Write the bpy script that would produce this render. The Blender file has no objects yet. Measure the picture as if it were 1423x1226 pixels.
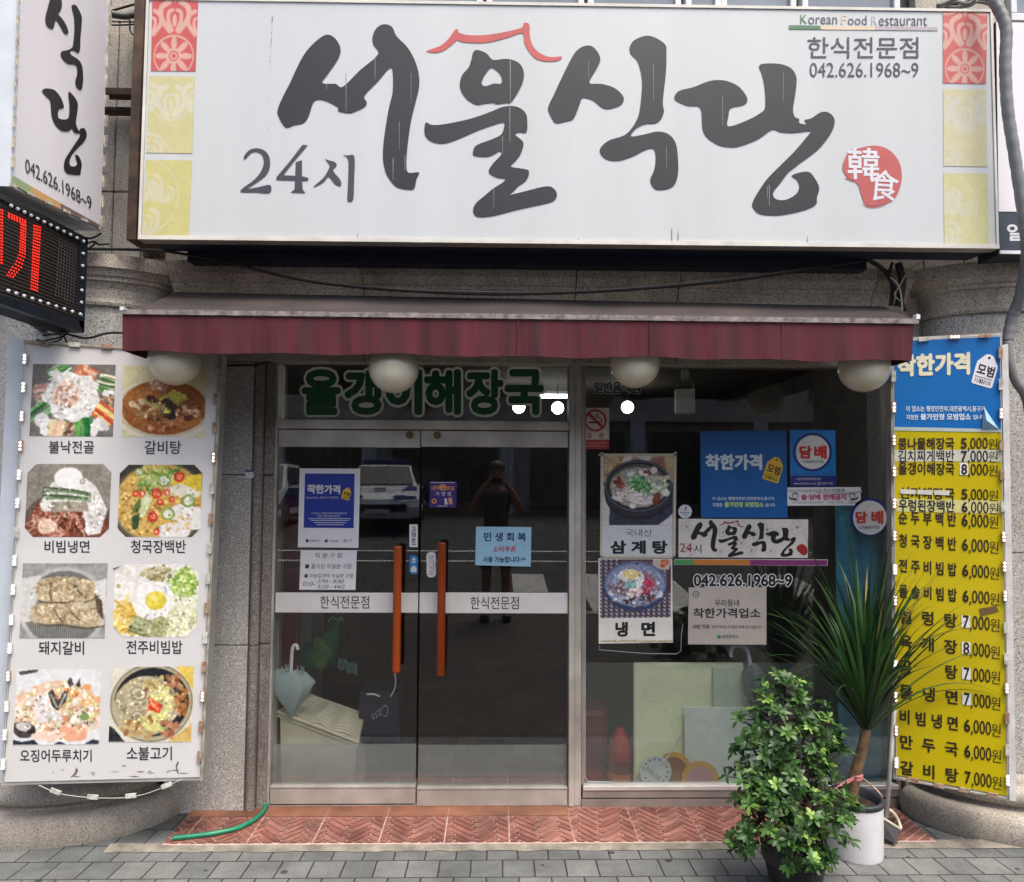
import bpy, bmesh, math, random
import numpy as np
from mathutils import Vector, Matrix
from mathutils.geometry import tessellate_polygon

sc = bpy.context.scene
COL = sc.collection
R = math.radians
rnd = random.Random(7)

# ------------------------------------------------------------------ camera
CAMP = Vector((0.0, -4.0, 1.76))
F_PX, W_PX, H_PX = 1000.0, 1423.0, 1226.0
YAW, PITCH, ROLL = 0.021, 0.053, 0.006
ROT = Matrix.Rotation(-YAW, 3, 'Z') @ Matrix.Rotation(math.pi / 2 + PITCH, 3, 'X') @ Matrix.Rotation(ROLL, 3, 'Z')
cd = bpy.data.cameras.new('camera')
cam = bpy.data.objects.new('camera', cd)
COL.objects.link(cam)
cd.sensor_fit = 'HORIZONTAL'
cd.sensor_width = 36.0
cd.lens = 36.0 * F_PX / W_PX
cd.clip_start, cd.clip_end = 0.05, 500
cam.matrix_world = Matrix.Translation(CAMP) @ ROT.to_4x4()
sc.camera = cam

# ------------------------------------------------------------------ light
world = bpy.data.worlds.new("World")
sc.world = world
world.use_nodes = True
wn = world.node_tree
sky = wn.nodes.new('ShaderNodeTexSky')
sky.sky_type = 'NISHITA'
sky.sun_disc = False
SUN_EL, SUN_AZ = R(64), R(150)          # azimuth measured clockwise from +Y
sky.sun_elevation = SUN_EL
sky.sun_rotation = SUN_AZ
sky.dust_density = 6.0
sky.air_density = 1.0
sky.ozone_density = 0.6
bg = wn.nodes['Background']
bg.inputs['Strength'].default_value = 0.15
wn.links.new(sky.outputs['Color'], bg.inputs['Color'])
ld = bpy.data.lights.new('sun', 'SUN')
ld.energy = 1.5
ld.angle = R(30)
ld.color = (1.0, 0.96, 0.89)
sun = bpy.data.objects.new('sun', ld)
COL.objects.link(sun)
sd = Vector((math.sin(SUN_AZ) * math.cos(SUN_EL), math.cos(SUN_AZ) * math.cos(SUN_EL), math.sin(SUN_EL)))
sun.rotation_euler = sd.to_track_quat('Z', 'Y').to_euler()
sun.location = (0, -6, 12)
sc.view_settings.view_transform = 'Standard'
sc.view_settings.look = 'None'
sc.view_settings.exposure = 0.82
sc.view_settings.gamma = 1.0
sc.view_settings.use_curve_mapping = False
sc.cycles.max_bounces = 8
sc.cycles.transparent_max_bounces = 16
sc.cycles.caustics_reflective = False
sc.cycles.caustics_refractive = False

# ------------------------------------------------------------------ pixels of the photograph -> planes of the place
RN = np.array(ROT)
CP = np.array(CAMP)

def rays(pts):
    p = np.asarray(pts, float).reshape(-1, 2)
    d = np.stack([(p[:, 0] - W_PX / 2) / F_PX, -(p[:, 1] - H_PX / 2) / F_PX, -np.ones(len(p))], 1)
    return d @ RN.T

class Pl:
    """a flat surface of the place: a point and the normal that faces the street"""
    def __init__(s, o, n):
        s.o = np.array(o, float); s.n = np.array(n, float); s.n /= np.linalg.norm(s.n)
    def hit(s, pts, lift=0.0):
        d = rays(pts)
        t = ((s.o - CP) @ s.n) / (d @ s.n)
        return CP + d * t[:, None] + s.n * lift
def PY(Y):
    return Pl((0, Y, 0), (0, -1, 0))
def PX(x, sgn=1):
    return Pl((x, 0, 0), (sgn, 0, 0))
def U(px, py, Y):
    return Vector(PY(Y).hit([(px, py)])[0])
def PV(a, b):
    """vertical plane through two points (px, py, Y)"""
    A, B = U(*a), U(*b)
    d = B - A; n = Vector((d.y, -d.x, 0))
    if n.y > 0: n = -n
    return Pl(A, n)

def quad_map(q, uv):
    """bilinear: q = TL, TR, BR, BL in pixels; uv with v down"""
    q = np.array(q, float); u = uv[:, :1]; v = uv[:, 1:]
    return (q[0] * (1 - u) + q[1] * u) * (1 - v) + (q[3] * (1 - u) + q[2] * u) * v
def rect(x0, y0, x1, y1):
    return [(x0, y0), (x1, y0), (x1, y1), (x0, y1)]

# ------------------------------------------------------------------ materials
def lin(c):
    r = []
    for v in c[:3]:
        v = v / 255.0
        r.append(v / 12.92 if v <= 0.04045 else ((v + 0.055) / 1.055) ** 2.4)
    return tuple(r) + (1.0,)
MATS = {}
def nd(nt, t, **k):
    n = nt.nodes.new(t)
    for a, b in k.items():
        if a.startswith('i_'): n.inputs[a[2:].replace('_', ' ')].default_value = b
        else: setattr(n, a, b)
    return n
def M(name, c, rough=0.6, metal=0.0, var=0.10, vs=6.0, bump=0.0, bs=60.0, emit=0.0, streak=False, spec=0.5, c2=None, cov=0.5):
    """plain procedural surface: base colour broken by noise, roughness by another, optional bump"""
    if name in MATS: return MATS[name]
    m = bpy.data.materials.new(name); MATS[name] = m
    m.use_nodes = True; nt = m.node_tree; b = nt.nodes['Principled BSDF']
    b.inputs['Roughness'].default_value = rough; b.inputs['Metallic'].default_value = metal
    b.inputs['Specular IOR Level'].default_value = spec
    base = lin(c)
    tc = nd(nt, 'ShaderNodeTexCoord')
    mp = nd(nt, 'ShaderNodeMapping')
    if streak: mp.inputs['Scale'].default_value = (1, 1, 0.06)
    nt.links.new(tc.outputs['Object'], mp.inputs['Vector'])
    n = nd(nt, 'ShaderNodeTexNoise', i_Scale=vs, i_Detail=6.0, i_Roughness=0.6)
    nt.links.new(mp.outputs['Vector'], n.inputs['Vector'])
    mix = nd(nt, 'ShaderNodeMix', data_type='RGBA')
    lo = lin(c2) if c2 else tuple(v * (1 - 2.2 * var) for v in base[:3]) + (1,)
    hi = base if c2 else tuple(min(1, v * (1 + var)) for v in base[:3]) + (1,)
    mix.inputs[6].default_value = lo; mix.inputs[7].default_value = hi
    rp = nd(nt, 'ShaderNodeMapRange')
    rp.inputs[1].default_value = 0.5 - 0.3 * cov; rp.inputs[2].default_value = 0.5 + 0.3 * (1 - cov) + .02
    nt.links.new(n.outputs['Fac'], rp.inputs[0])
    nt.links.new(rp.outputs[0], mix.inputs[0])
    nt.links.new(mix.outputs[2], b.inputs['Base Color'])
    if emit:
        b.inputs['Emission Color'].default_value = base; b.inputs['Emission Strength'].default_value = emit
    if bump:
        n2 = nd(nt, 'ShaderNodeTexNoise', i_Scale=bs, i_Detail=5.0)
        nt.links.new(tc.outputs['Object'], n2.inputs['Vector'])
        bp = nd(nt, 'ShaderNodeBump', i_Strength=bump, i_Distance=0.01)
        nt.links.new(n2.outputs['Fac'], bp.inputs['Height']); nt.links.new(bp.outputs['Normal'], b.inputs['Normal'])
    return m
def flat(name, c, rough=0.5, **k):
    return M(name, c, rough, var=k.pop('var', 0.04), vs=k.pop('vs', 14), **k)

def granite(name, base, dark, light, stain=0.0, stain_c=(60, 50, 40), sc_=1.0):
    m = bpy.data.materials.new(name); MATS[name] = m
    m.use_nodes = True; nt = m.node_tree; b = nt.nodes['Principled BSDF']
    b.inputs['Roughness'].default_value = 0.7; b.inputs['Specular IOR Level'].default_value = 0.3
    tc = nd(nt, 'ShaderNodeTexCoord')
    n1 = nd(nt, 'ShaderNodeTexNoise', i_Scale=150 * sc_, i_Detail=2.0, i_Roughness=0.55)
    n2 = nd(nt, 'ShaderNodeTexNoise', i_Scale=95 * sc_, i_Detail=3.0, i_Roughness=0.6)
    n3 = nd(nt, 'ShaderNodeTexNoise', i_Scale=2.2, i_Detail=6.0, i_Roughness=0.65)
    for n in (n1, n2, n3): nt.links.new(tc.outputs['Object'], n.inputs['Vector'])
    r1 = nd(nt, 'ShaderNodeMapRange'); r1.inputs[1].default_value = 0.52; r1.inputs[2].default_value = 0.62
    r2 = nd(nt, 'ShaderNodeMapRange'); r2.inputs[1].default_value = 0.54; r2.inputs[2].default_value = 0.64
    nt.links.new(n1.outputs['Fac'], r1.inputs[0]); nt.links.new(n2.outputs['Fac'], r2.inputs[0])
    a = nd(nt, 'ShaderNodeMix', data_type='RGBA'); a.inputs[6].default_value = lin(base); a.inputs[7].default_value = lin(dark)
    nt.links.new(r1.outputs[0], a.inputs[0])
    c = nd(nt, 'ShaderNodeMix', data_type='RGBA'); c.inputs[7].default_value = lin(light)
    nt.links.new(r2.outputs[0], c.inputs[0]); nt.links.new(a.outputs[2], c.inputs[6])
    out = c
    # broad weathering and rain streaks with a shape of their own
    mp = nd(nt, 'ShaderNodeMapping'); mp.inputs['Scale'].default_value = (7, 7, 0.8)
    n4 = nd(nt, 'ShaderNodeTexNoise', i_Scale=1.0, i_Detail=6.0, i_Roughness=0.7)
    nt.links.new(tc.outputs['Object'], mp.inputs['Vector']); nt.links.new(mp.outputs['Vector'], n4.inputs['Vector'])
    ad = nd(nt, 'ShaderNodeMath', operation='ADD'); nt.links.new(n3.outputs['Fac'], ad.inputs[0]); nt.links.new(n4.outputs['Fac'], ad.inputs[1])
    r3 = nd(nt, 'ShaderNodeMapRange'); r3.inputs[1].default_value = 1.02 - 0.18 * stain; r3.inputs[2].default_value = 1.32 - .18 * stain
    r3.inputs[4].default_value = 0.25 + 0.6 * stain
    nt.links.new(ad.outputs[0], r3.inputs[0])
    d = nd(nt, 'ShaderNodeMix', data_type='RGBA'); d.inputs[7].default_value = lin(stain_c)
    nt.links.new(r3.outputs[0], d.inputs[0]); nt.links.new(out.outputs[2], d.inputs[6])
    nt.links.new(d.outputs[2], b.inputs['Base Color'])
    bp = nd(nt, 'ShaderNodeBump', i_Strength=0.25, i_Distance=0.004)
    nt.links.new(n2.outputs['Fac'], bp.inputs['Height']); nt.links.new(bp.outputs['Normal'], b.inputs['Normal'])
    return m

def vcol(name, rough=0.5, spec=0.4, trans=0.0):
    """surface whose own colours are a mesh attribute (printed pictures, leaves)"""
    if name in MATS: return MATS[name]
    m = bpy.data.materials.new(name); MATS[name] = m
    m.use_nodes = True; nt = m.node_tree; b = nt.nodes['Principled BSDF']
    at = nd(nt, 'ShaderNodeAttribute', attribute_name='Col')
    tc = nd(nt, 'ShaderNodeTexCoord')
    n = nd(nt, 'ShaderNodeTexNoise', i_Scale=25.0, i_Detail=4.0)
    nt.links.new(tc.outputs['Object'], n.inputs['Vector'])
    r = nd(nt, 'ShaderNodeMapRange'); r.inputs[3].default_value = 0.86; r.inputs[4].default_value = 1.1
    nt.links.new(n.outputs['Fac'], r.inputs[0])
    mx = nd(nt, 'ShaderNodeVectorMath', operation='SCALE')
    nt.links.new(at.outputs['Color'], mx.inputs[0]); nt.links.new(r.outputs[0], mx.inputs['Scale'])
    nt.links.new(mx.outputs[0], b.inputs['Base Color'])
    b.inputs['Roughness'].default_value = rough; b.inputs['Specular IOR Level'].default_value = spec
    if trans:
        t = nd(nt, 'ShaderNodeBsdfTranslucent'); nt.links.new(mx.outputs[0], t.inputs['Color'])
        ms = nd(nt, 'ShaderNodeMixShader'); ms.inputs[0].default_value = trans
        nt.links.new(b.outputs[0], ms.inputs[1]); nt.links.new(t.outputs[0], ms.inputs[2])
        nt.links.new(ms.outputs[0], nt.nodes['Material Output'].inputs['Surface'])
    return m

def glass(name, refl=0.05, tint=(235, 240, 240), dirt=0.03, dirt_c=(150, 155, 160)):
    """window pane: clear, mirrors more towards grazing angles, a thin film of dust"""
    m = bpy.data.materials.new(name); MATS[name] = m
    m.use_nodes = True; nt = m.node_tree; nt.nodes.remove(nt.nodes['Principled BSDF'])
    o = nt.nodes['Material Output']
    t = nd(nt, 'ShaderNodeBsdfTransparent'); t.inputs['Color'].default_value = lin(tint)
    g = nd(nt, 'ShaderNodeBsdfGlossy'); g.inputs['Roughness'].default_value = 0.0; g.inputs['Color'].default_value = (1, 1, 1, 1)
    lw = nd(nt, 'ShaderNodeLayerWeight', i_Blend=0.5)
    p = nd(nt, 'ShaderNodeMath', operation='POWER'); p.inputs[1].default_value = 4.0
    nt.links.new(lw.outputs['Facing'], p.inputs[0])
    r = nd(nt, 'ShaderNodeMapRange'); r.inputs[3].default_value = refl; r.inputs[4].default_value = 0.9
    nt.links.new(p.outputs[0], r.inputs[0])
    ms = nd(nt, 'ShaderNodeMixShader'); nt.links.new(r.outputs[0], ms.inputs[0])
    nt.links.new(t.outputs[0], ms.inputs[1]); nt.links.new(g.outputs[0], ms.inputs[2])
    d = nd(nt, 'ShaderNodeBsdfDiffuse'); d.inputs['Color'].default_value = lin(dirt_c)
    tc = nd(nt, 'ShaderNodeTexCoord')
    n = nd(nt, 'ShaderNodeTexNoise', i_Scale=3.0, i_Detail=8.0, i_Roughness=0.7)
    nt.links.new(tc.outputs['Object'], n.inputs['Vector'])
    r2 = nd(nt, 'ShaderNodeMapRange'); r2.inputs[1].default_value = 0.35; r2.inputs[2].default_value = 0.75; r2.inputs[3].default_value = dirt * .4; r2.inputs[4].default_value = dirt * 1.6
    nt.links.new(n.outputs['Fac'], r2.inputs[0])
    m2 = nd(nt, 'ShaderNodeMixShader'); nt.links.new(r2.outputs[0], m2.inputs[0])
    nt.links.new(ms.outputs[0], m2.inputs[1]); nt.links.new(d.outputs[0], m2.inputs[2])
    nt.links.new(m2.outputs[0], o.inputs['Surface'])
    return m
def sheer(name, c, cover, transl=0.3):
    """thin translucent sheet (frosted film, plastic bag, umbrella skin)"""
    m = bpy.data.materials.new(name); MATS[name] = m
    m.use_nodes = True; nt = m.node_tree; b = nt.nodes['Principled BSDF']
    b.inputs['Base Color'].default_value = lin(c); b.inputs['Roughness'].default_value = 0.35
    t = nd(nt, 'ShaderNodeBsdfTransparent')
    tl = nd(nt, 'ShaderNodeBsdfTranslucent'); tl.inputs['Color'].default_value = lin(c)
    a = nd(nt, 'ShaderNodeMixShader'); a.inputs[0].default_value = transl
    nt.links.new(b.outputs[0], a.inputs[1]); nt.links.new(tl.outputs[0], a.inputs[2])
    tc = nd(nt, 'ShaderNodeTexCoord'); n = nd(nt, 'ShaderNodeTexNoise', i_Scale=9.0, i_Detail=5.0)
    nt.links.new(tc.outputs['Object'], n.inputs['Vector'])
    r = nd(nt, 'ShaderNodeMapRange'); r.inputs[3].default_value = cover * 0.85; r.inputs[4].default_value = min(1, cover * 1.15)
    nt.links.new(n.outputs['Fac'], r.inputs[0])
    ms = nd(nt, 'ShaderNodeMixShader'); nt.links.new(r.outputs[0], ms.inputs[0])
    nt.links.new(t.outputs[0], ms.inputs[1]); nt.links.new(a.outputs[0], ms.inputs[2])
    nt.links.new(ms.outputs[0], nt.nodes['Material Output'].inputs['Surface'])
    return m

# ------------------------------------------------------------------ objects
ORG = {}
def thing(name, label, cat, loc, group=None):
    o = bpy.data.objects.new(name, None); COL.objects.link(o)
    o.empty_display_size = 0.1
    o.location = loc; o['label'] = label; o['category'] = cat
    if group: o['group'] = group
    ORG[o] = np.array(loc, float)
    return o
def mk(name, V, F, mat, parent=None, smooth=False, mi=None, label=None, cat=None, group=None, kind=None, colors=None, org=None):
    """ONE mesh object from world-space vertices"""
    V = np.asarray(V, float).reshape(-1, 3)
    if parent is not None: og = ORG[parent]
    elif org is not None: og = np.array(org, float)
    else:
        og = (V.min(0) + V.max(0)) / 2; og[2] = V[:, 2].min()
    me = bpy.data.meshes.new(name)
    me.from_pydata([tuple(v) for v in (V - og)], [], [tuple(f) for f in F])
    for m in (mat if isinstance(mat, (list, tuple)) else [mat]): me.materials.append(m)
    if mi is not None: me.polygons.foreach_set('material_index', np.asarray(mi, np.int32))
    if colors is not None:
        a = me.color_attributes.new('Col', 'FLOAT_COLOR', 'POINT')
        c = np.ones((len(V), 4), np.float32); c[:, :3] = colors
        a.data.foreach_set('color', c.ravel())
    if smooth:
        me.polygons.foreach_set('use_smooth', np.ones(len(me.polygons), bool))
    me.update()
    o = bpy.data.objects.new(name, me); COL.objects.link(o)
    if parent is not None: o.parent = parent
    else: o.location = og
    ORG[o] = og
    if label: o['label'] = label
    if cat: o['category'] = cat
    if group: o['group'] = group
    if kind: o['kind'] = kind
    return o
def struct(name, V, F, mat, **k):
    return mk(name, V, F, mat, kind='structure', **k)
def dup(root, loc, label=None, children=True):
    r = root.copy(); COL.objects.link(r); r.location = loc; ORG[r] = np.array(loc, float)
    if label: r['label'] = label
    for ch in list(root.children):
        c = ch.copy(); COL.objects.link(c); c.parent = r
        for g in list(ch.children):
            d = g.copy(); COL.objects.link(d); d.parent = c
    return r

class MB:
    def __init__(s): s.V = []; s.F = []; s.I = []; s.n = 0
    def add(s, V, F, mi=0):
        V = [tuple(v) for v in V]
        s.V += V; s.F += [tuple(i + s.n for i in f) for f in F]; s.I += [mi] * len(F); s.n += len(V); return s
    def box(s, x0, x1, y0, y1, z0, z1, mi=0):
        x0, x1 = min(x0, x1), max(x0, x1); y0, y1 = min(y0, y1), max(y0, y1); z0, z1 = min(z0, z1), max(z0, z1)
        V = [(x0, y0, z0), (x1, y0, z0), (x1, y1, z0), (x0, y1, z0), (x0, y0, z1), (x1, y0, z1), (x1, y1, z1), (x0, y1, z1)]
        return s.add(V, BOXF, mi)
    def bbox(s, x0, x1, y0, y1, z0, z1, b=0.004, mi=0):
        """box with chamfered edges"""
        x0, x1 = min(x0, x1), max(x0, x1); y0, y1 = min(y0, y1), max(y0, y1); z0, z1 = min(z0, z1), max(z0, z1)
        b = min(b, (x1 - x0) * .45, (y1 - y0) * .45, (z1 - z0) * .45)
        bm = bmesh.new(); bmesh.ops.create_cube(bm, size=1.0)
        for v in bm.verts:
            v.co = Vector((x0 + (v.co.x + .5) * (x1 - x0), y0 + (v.co.y + .5) * (y1 - y0), z0 + (v.co.z + .5) * (z1 - z0)))
        bmesh.ops.bevel(bm, geom=bm.edges[:], offset=b, segments=2, affect='EDGES', profile=0.5)
        return s.bm(bm, mi)
    def bm(s, bm, mi=0):
        bm.verts.index_update()
        s.add([v.co.copy() for v in bm.verts], [[v.index for v in f.verts] for f in bm.faces], mi); bm.free(); return s
    def prism(s, front, back, mi=0):
        """solid between two matching outlines (world points)"""
        n = len(front)
        V = list(front) + list(back)
        F = [tuple(range(n)), tuple(range(2 * n - 1, n - 1, -1))] + [(i, n + i, n + (i + 1) % n, (i + 1) % n) for i in range(n)]
        return s.add(V, F, mi)
    def slab(s, pl, q, depth, lift=0.0, mi=0):
        """panel lying on plane pl with pixel outline q"""
        f = pl.hit(q, lift); b = f - pl.n * depth
        return s.prism([tuple(v) for v in f], [tuple(v) for v in b], mi)
    def tube(s, pts, r, n=8, mi=0, cap=True):
        pts = [Vector(p) for p in pts]; m = len(pts)
        rr = r if isinstance(r, (list, tuple)) else [r] * m
        t0 = (pts[1] - pts[0]).normalized()
        up = Vector((0, 0, 1)) if abs(t0.z) < .9 else Vector((1, 0, 0))
        a = t0.cross(up).normalized(); V = []
        for i, p in enumerate(pts):
            t = (pts[min(i + 1, m - 1)] - pts[max(i - 1, 0)]).normalized()
            a = (a - t * a.dot(t)).normalized(); b = t.cross(a)
            for k in range(n):
                th = 2 * math.pi * k / n
                V.append(p + (a * math.cos(th) + b * math.sin(th)) * rr[i])
        F = []
        for i in range(m - 1):
            for k in range(n):
                k2 = (k + 1) % n
                F.append((i * n + k, i * n + k2, (i + 1) * n + k2, (i + 1) * n + k))
        if cap: F += [tuple(range(n - 1, -1, -1)), tuple((m - 1) * n + k for k in range(n))]
        return s.add(V, F, mi)
    def lathe(s, c, prof, n=32, mi=0, sx=1.0, sy=1.0, a0=0.0, a1=2 * math.pi):
        """profile [(radius, z)] around the vertical through c"""
        full = abs(a1 - a0 - 2 * math.pi) < 1e-6; k = n if full else n + 1; V = []
        for r, z in prof:
            for i in range(k):
                th = a0 + (a1 - a0) * i / n
                V.append((c[0] + r * sx * math.cos(th), c[1] + r * sy * math.sin(th), c[2] + z))
        F = []
        for j in range(len(prof) - 1):
            for i in range(n):
                i2 = (i + 1) % k
                F.append((j * k + i, j * k + i2, (j + 1) * k + i2, (j + 1) * k + i))
        return s.add(V, F, mi)
    def sphere(s, c, r, n=24, m=14, mi=0, rx=None, ry=None, rz=None):
        rx = rx or r; ry = ry or r; rz = rz or r
        V = []; F = []
        for j in range(m + 1):
            ph = math.pi * j / m
            for i in range(n):
                th = 2 * math.pi * i / n
                V.append((c[0] + rx * math.sin(ph) * math.cos(th), c[1] + ry * math.sin(ph) * math.sin(th), c[2] + rz * math.cos(ph)))
        for j in range(m):
            for i in range(n):
                i2 = (i + 1) % n
                F.append((j * n + i, (j + 1) * n + i, (j + 1) * n + i2, j * n + i2))
        return s.add(V, F, mi)
    def build(s, name, mat, parent=None, **k):
        return mk(name, s.V, s.F, mat, parent, mi=s.I if isinstance(mat, (list, tuple)) else None, **k)
BOXF = [(0, 3, 2, 1), (4, 5, 6, 7), (0, 1, 5, 4), (1, 2, 6, 5), (2, 3, 7, 6), (3, 0, 4, 7)]

def smooth_poly(p, n=4):
    """Catmull-Rom through a closed outline"""
    p = np.array(p, float); m = len(p); out = []
    for i in range(m):
        a, b, c, d = p[i - 1], p[i], p[(i + 1) % m], p[(i + 2) % m]
        for k in range(n):
            t = k / n
            out.append(0.5 * (2 * b + (c - a) * t + (2 * a - 5 * b + 4 * c - d) * t * t + (3 * b - a - 3 * c + d) * t ** 3))
    return np.array(out)
def spline(pts, n=6):
    p = [Vector(q) for q in pts]; p = [p[0]] + p + [p[-1]]; out = []
    for i in range(1, len(p) - 2):
        a, b, c, d = p[i - 1], p[i], p[i + 1], p[i + 2]
        for k in range(n):
            t = k / n
            out.append(0.5 * (2 * b + (c - a) * t + (2 * a - 5 * b + 4 * c - d) * t * t + (3 * b - a - 3 * c + d) * t ** 3))
    return out + [p[-2]]

class Art:
    """flat vinyl / print in pixel space, laid on a plane: polygons (holes allowed) and text"""
    def __init__(s, pl): s.pl = pl; s.mb = MB(); s.k = 0
    def poly(s, outs, lift, mi=0, sm=0, thick=0.0):
        if not isinstance(outs[0][0], (list, tuple, np.ndarray)): outs = [outs]
        outs = [smooth_poly(o, sm) if sm else np.array(o, float) for o in outs]
        tris = tessellate_polygon([[Vector((p[0], p[1], 0)) for p in o] for o in outs])
        allp = np.concatenate(outs)
        V = s.pl.hit(allp, lift)
        s.mb.add(V, [t if s._ccw(allp, t) else t[::-1] for t in tris], mi)
        return s
    def _ccw(s, p, t):
        a, b, c = p[t[0]], p[t[1]], p[t[2]]
        return (b[0] - a[0]) * (c[1] - a[1]) - (b[1] - a[1]) * (c[0] - a[0]) < 0
    def circ(s, x, y, r, lift, mi=0, r2=None, n=28, rin=0):
        o = [(x + r * math.cos(2 * math.pi * i / n), y + (r2 or r) * math.sin(2 * math.pi * i / n)) for i in range(n)]
        if rin:
            i_ = [(x + rin * math.cos(2 * math.pi * i / n), y + rin * (r2 or r) / r * math.sin(2 * math.pi * i / n)) for i in range(n)]
            return s.poly([o, i_], lift, mi)
        return s.poly(o, lift, mi)
    def text(s, t, q, lift, mi=0, bold=0.0, shear=0.0, fit=None):
        """one line of type stretched to a pixel box; weight is added by laying shifted copies"""
        if len(q) == 4 and not isinstance(q[0], (tuple, list)): q = rect(*q)
        v, f, bb = glyphs(t, min(0.0, bold), shear)
        if v is None: return s
        r_ = max(0.0, bold); e = r_ if fit is None else fit
        bb = (bb[0] - e, bb[1] - e, bb[2] + e, bb[3] + e)
        n = 1 if r_ <= 0 else 7 if r_ < .02 else 9 if r_ < .06 else 15
        for k in range(n):
            d = (0, 0) if k == 0 else (r_ * math.cos(2 * math.pi * k / (n - 1)), r_ * math.sin(2 * math.pi * k / (n - 1)))
            uv = np.stack([(v[:, 0] + d[0] - bb[0]) / max(1e-6, bb[2] - bb[0]), 1 - (v[:, 1] + d[1] - bb[1]) / max(1e-6, bb[3] - bb[1])], 1)
            s.mb.add(s.pl.hit(quad_map(q, uv), lift + k * .00002), f, mi)
        return s
    def build(s, name, mat, parent=None, **k):
        return s.mb.build(name, mat, parent, **k)
GC = {}
def glyphs(t, bold=0.0, shear=0.0):
    """outlines of the built-in typeface, turned to a flat mesh; box of the un-thickened text"""
    key = (t, bold, shear)
    if key in GC: return GC[key]
    def run(off):
        c = bpy.data.curves.new('lettering', 'FONT'); c.body = t; c.offset = off; c.resolution_u = 3; c.shear = shear
        o = bpy.data.objects.new('lettering', c); COL.objects.link(o)
        dg = bpy.context.evaluated_depsgraph_get()
        me = bpy.data.meshes.new_from_object(o.evaluated_get(dg))
        v = np.zeros(len(me.vertices) * 3); me.vertices.foreach_get('co', v)
        f = [tuple(p.vertices) for p in me.polygons]
        bpy.data.objects.remove(o); bpy.data.meshes.remove(me); bpy.data.curves.remove(c)
        return v.reshape(-1, 3)[:, :2], f
    v, f = run(bold)
    if not len(v): GC[key] = (None, None, None); return GC[key]
    bb = (v[:, 0].min(), v[:, 1].min(), v[:, 0].max(), v[:, 1].max())
    GC[key] = (v, f, bb)
    return GC[key]

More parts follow.
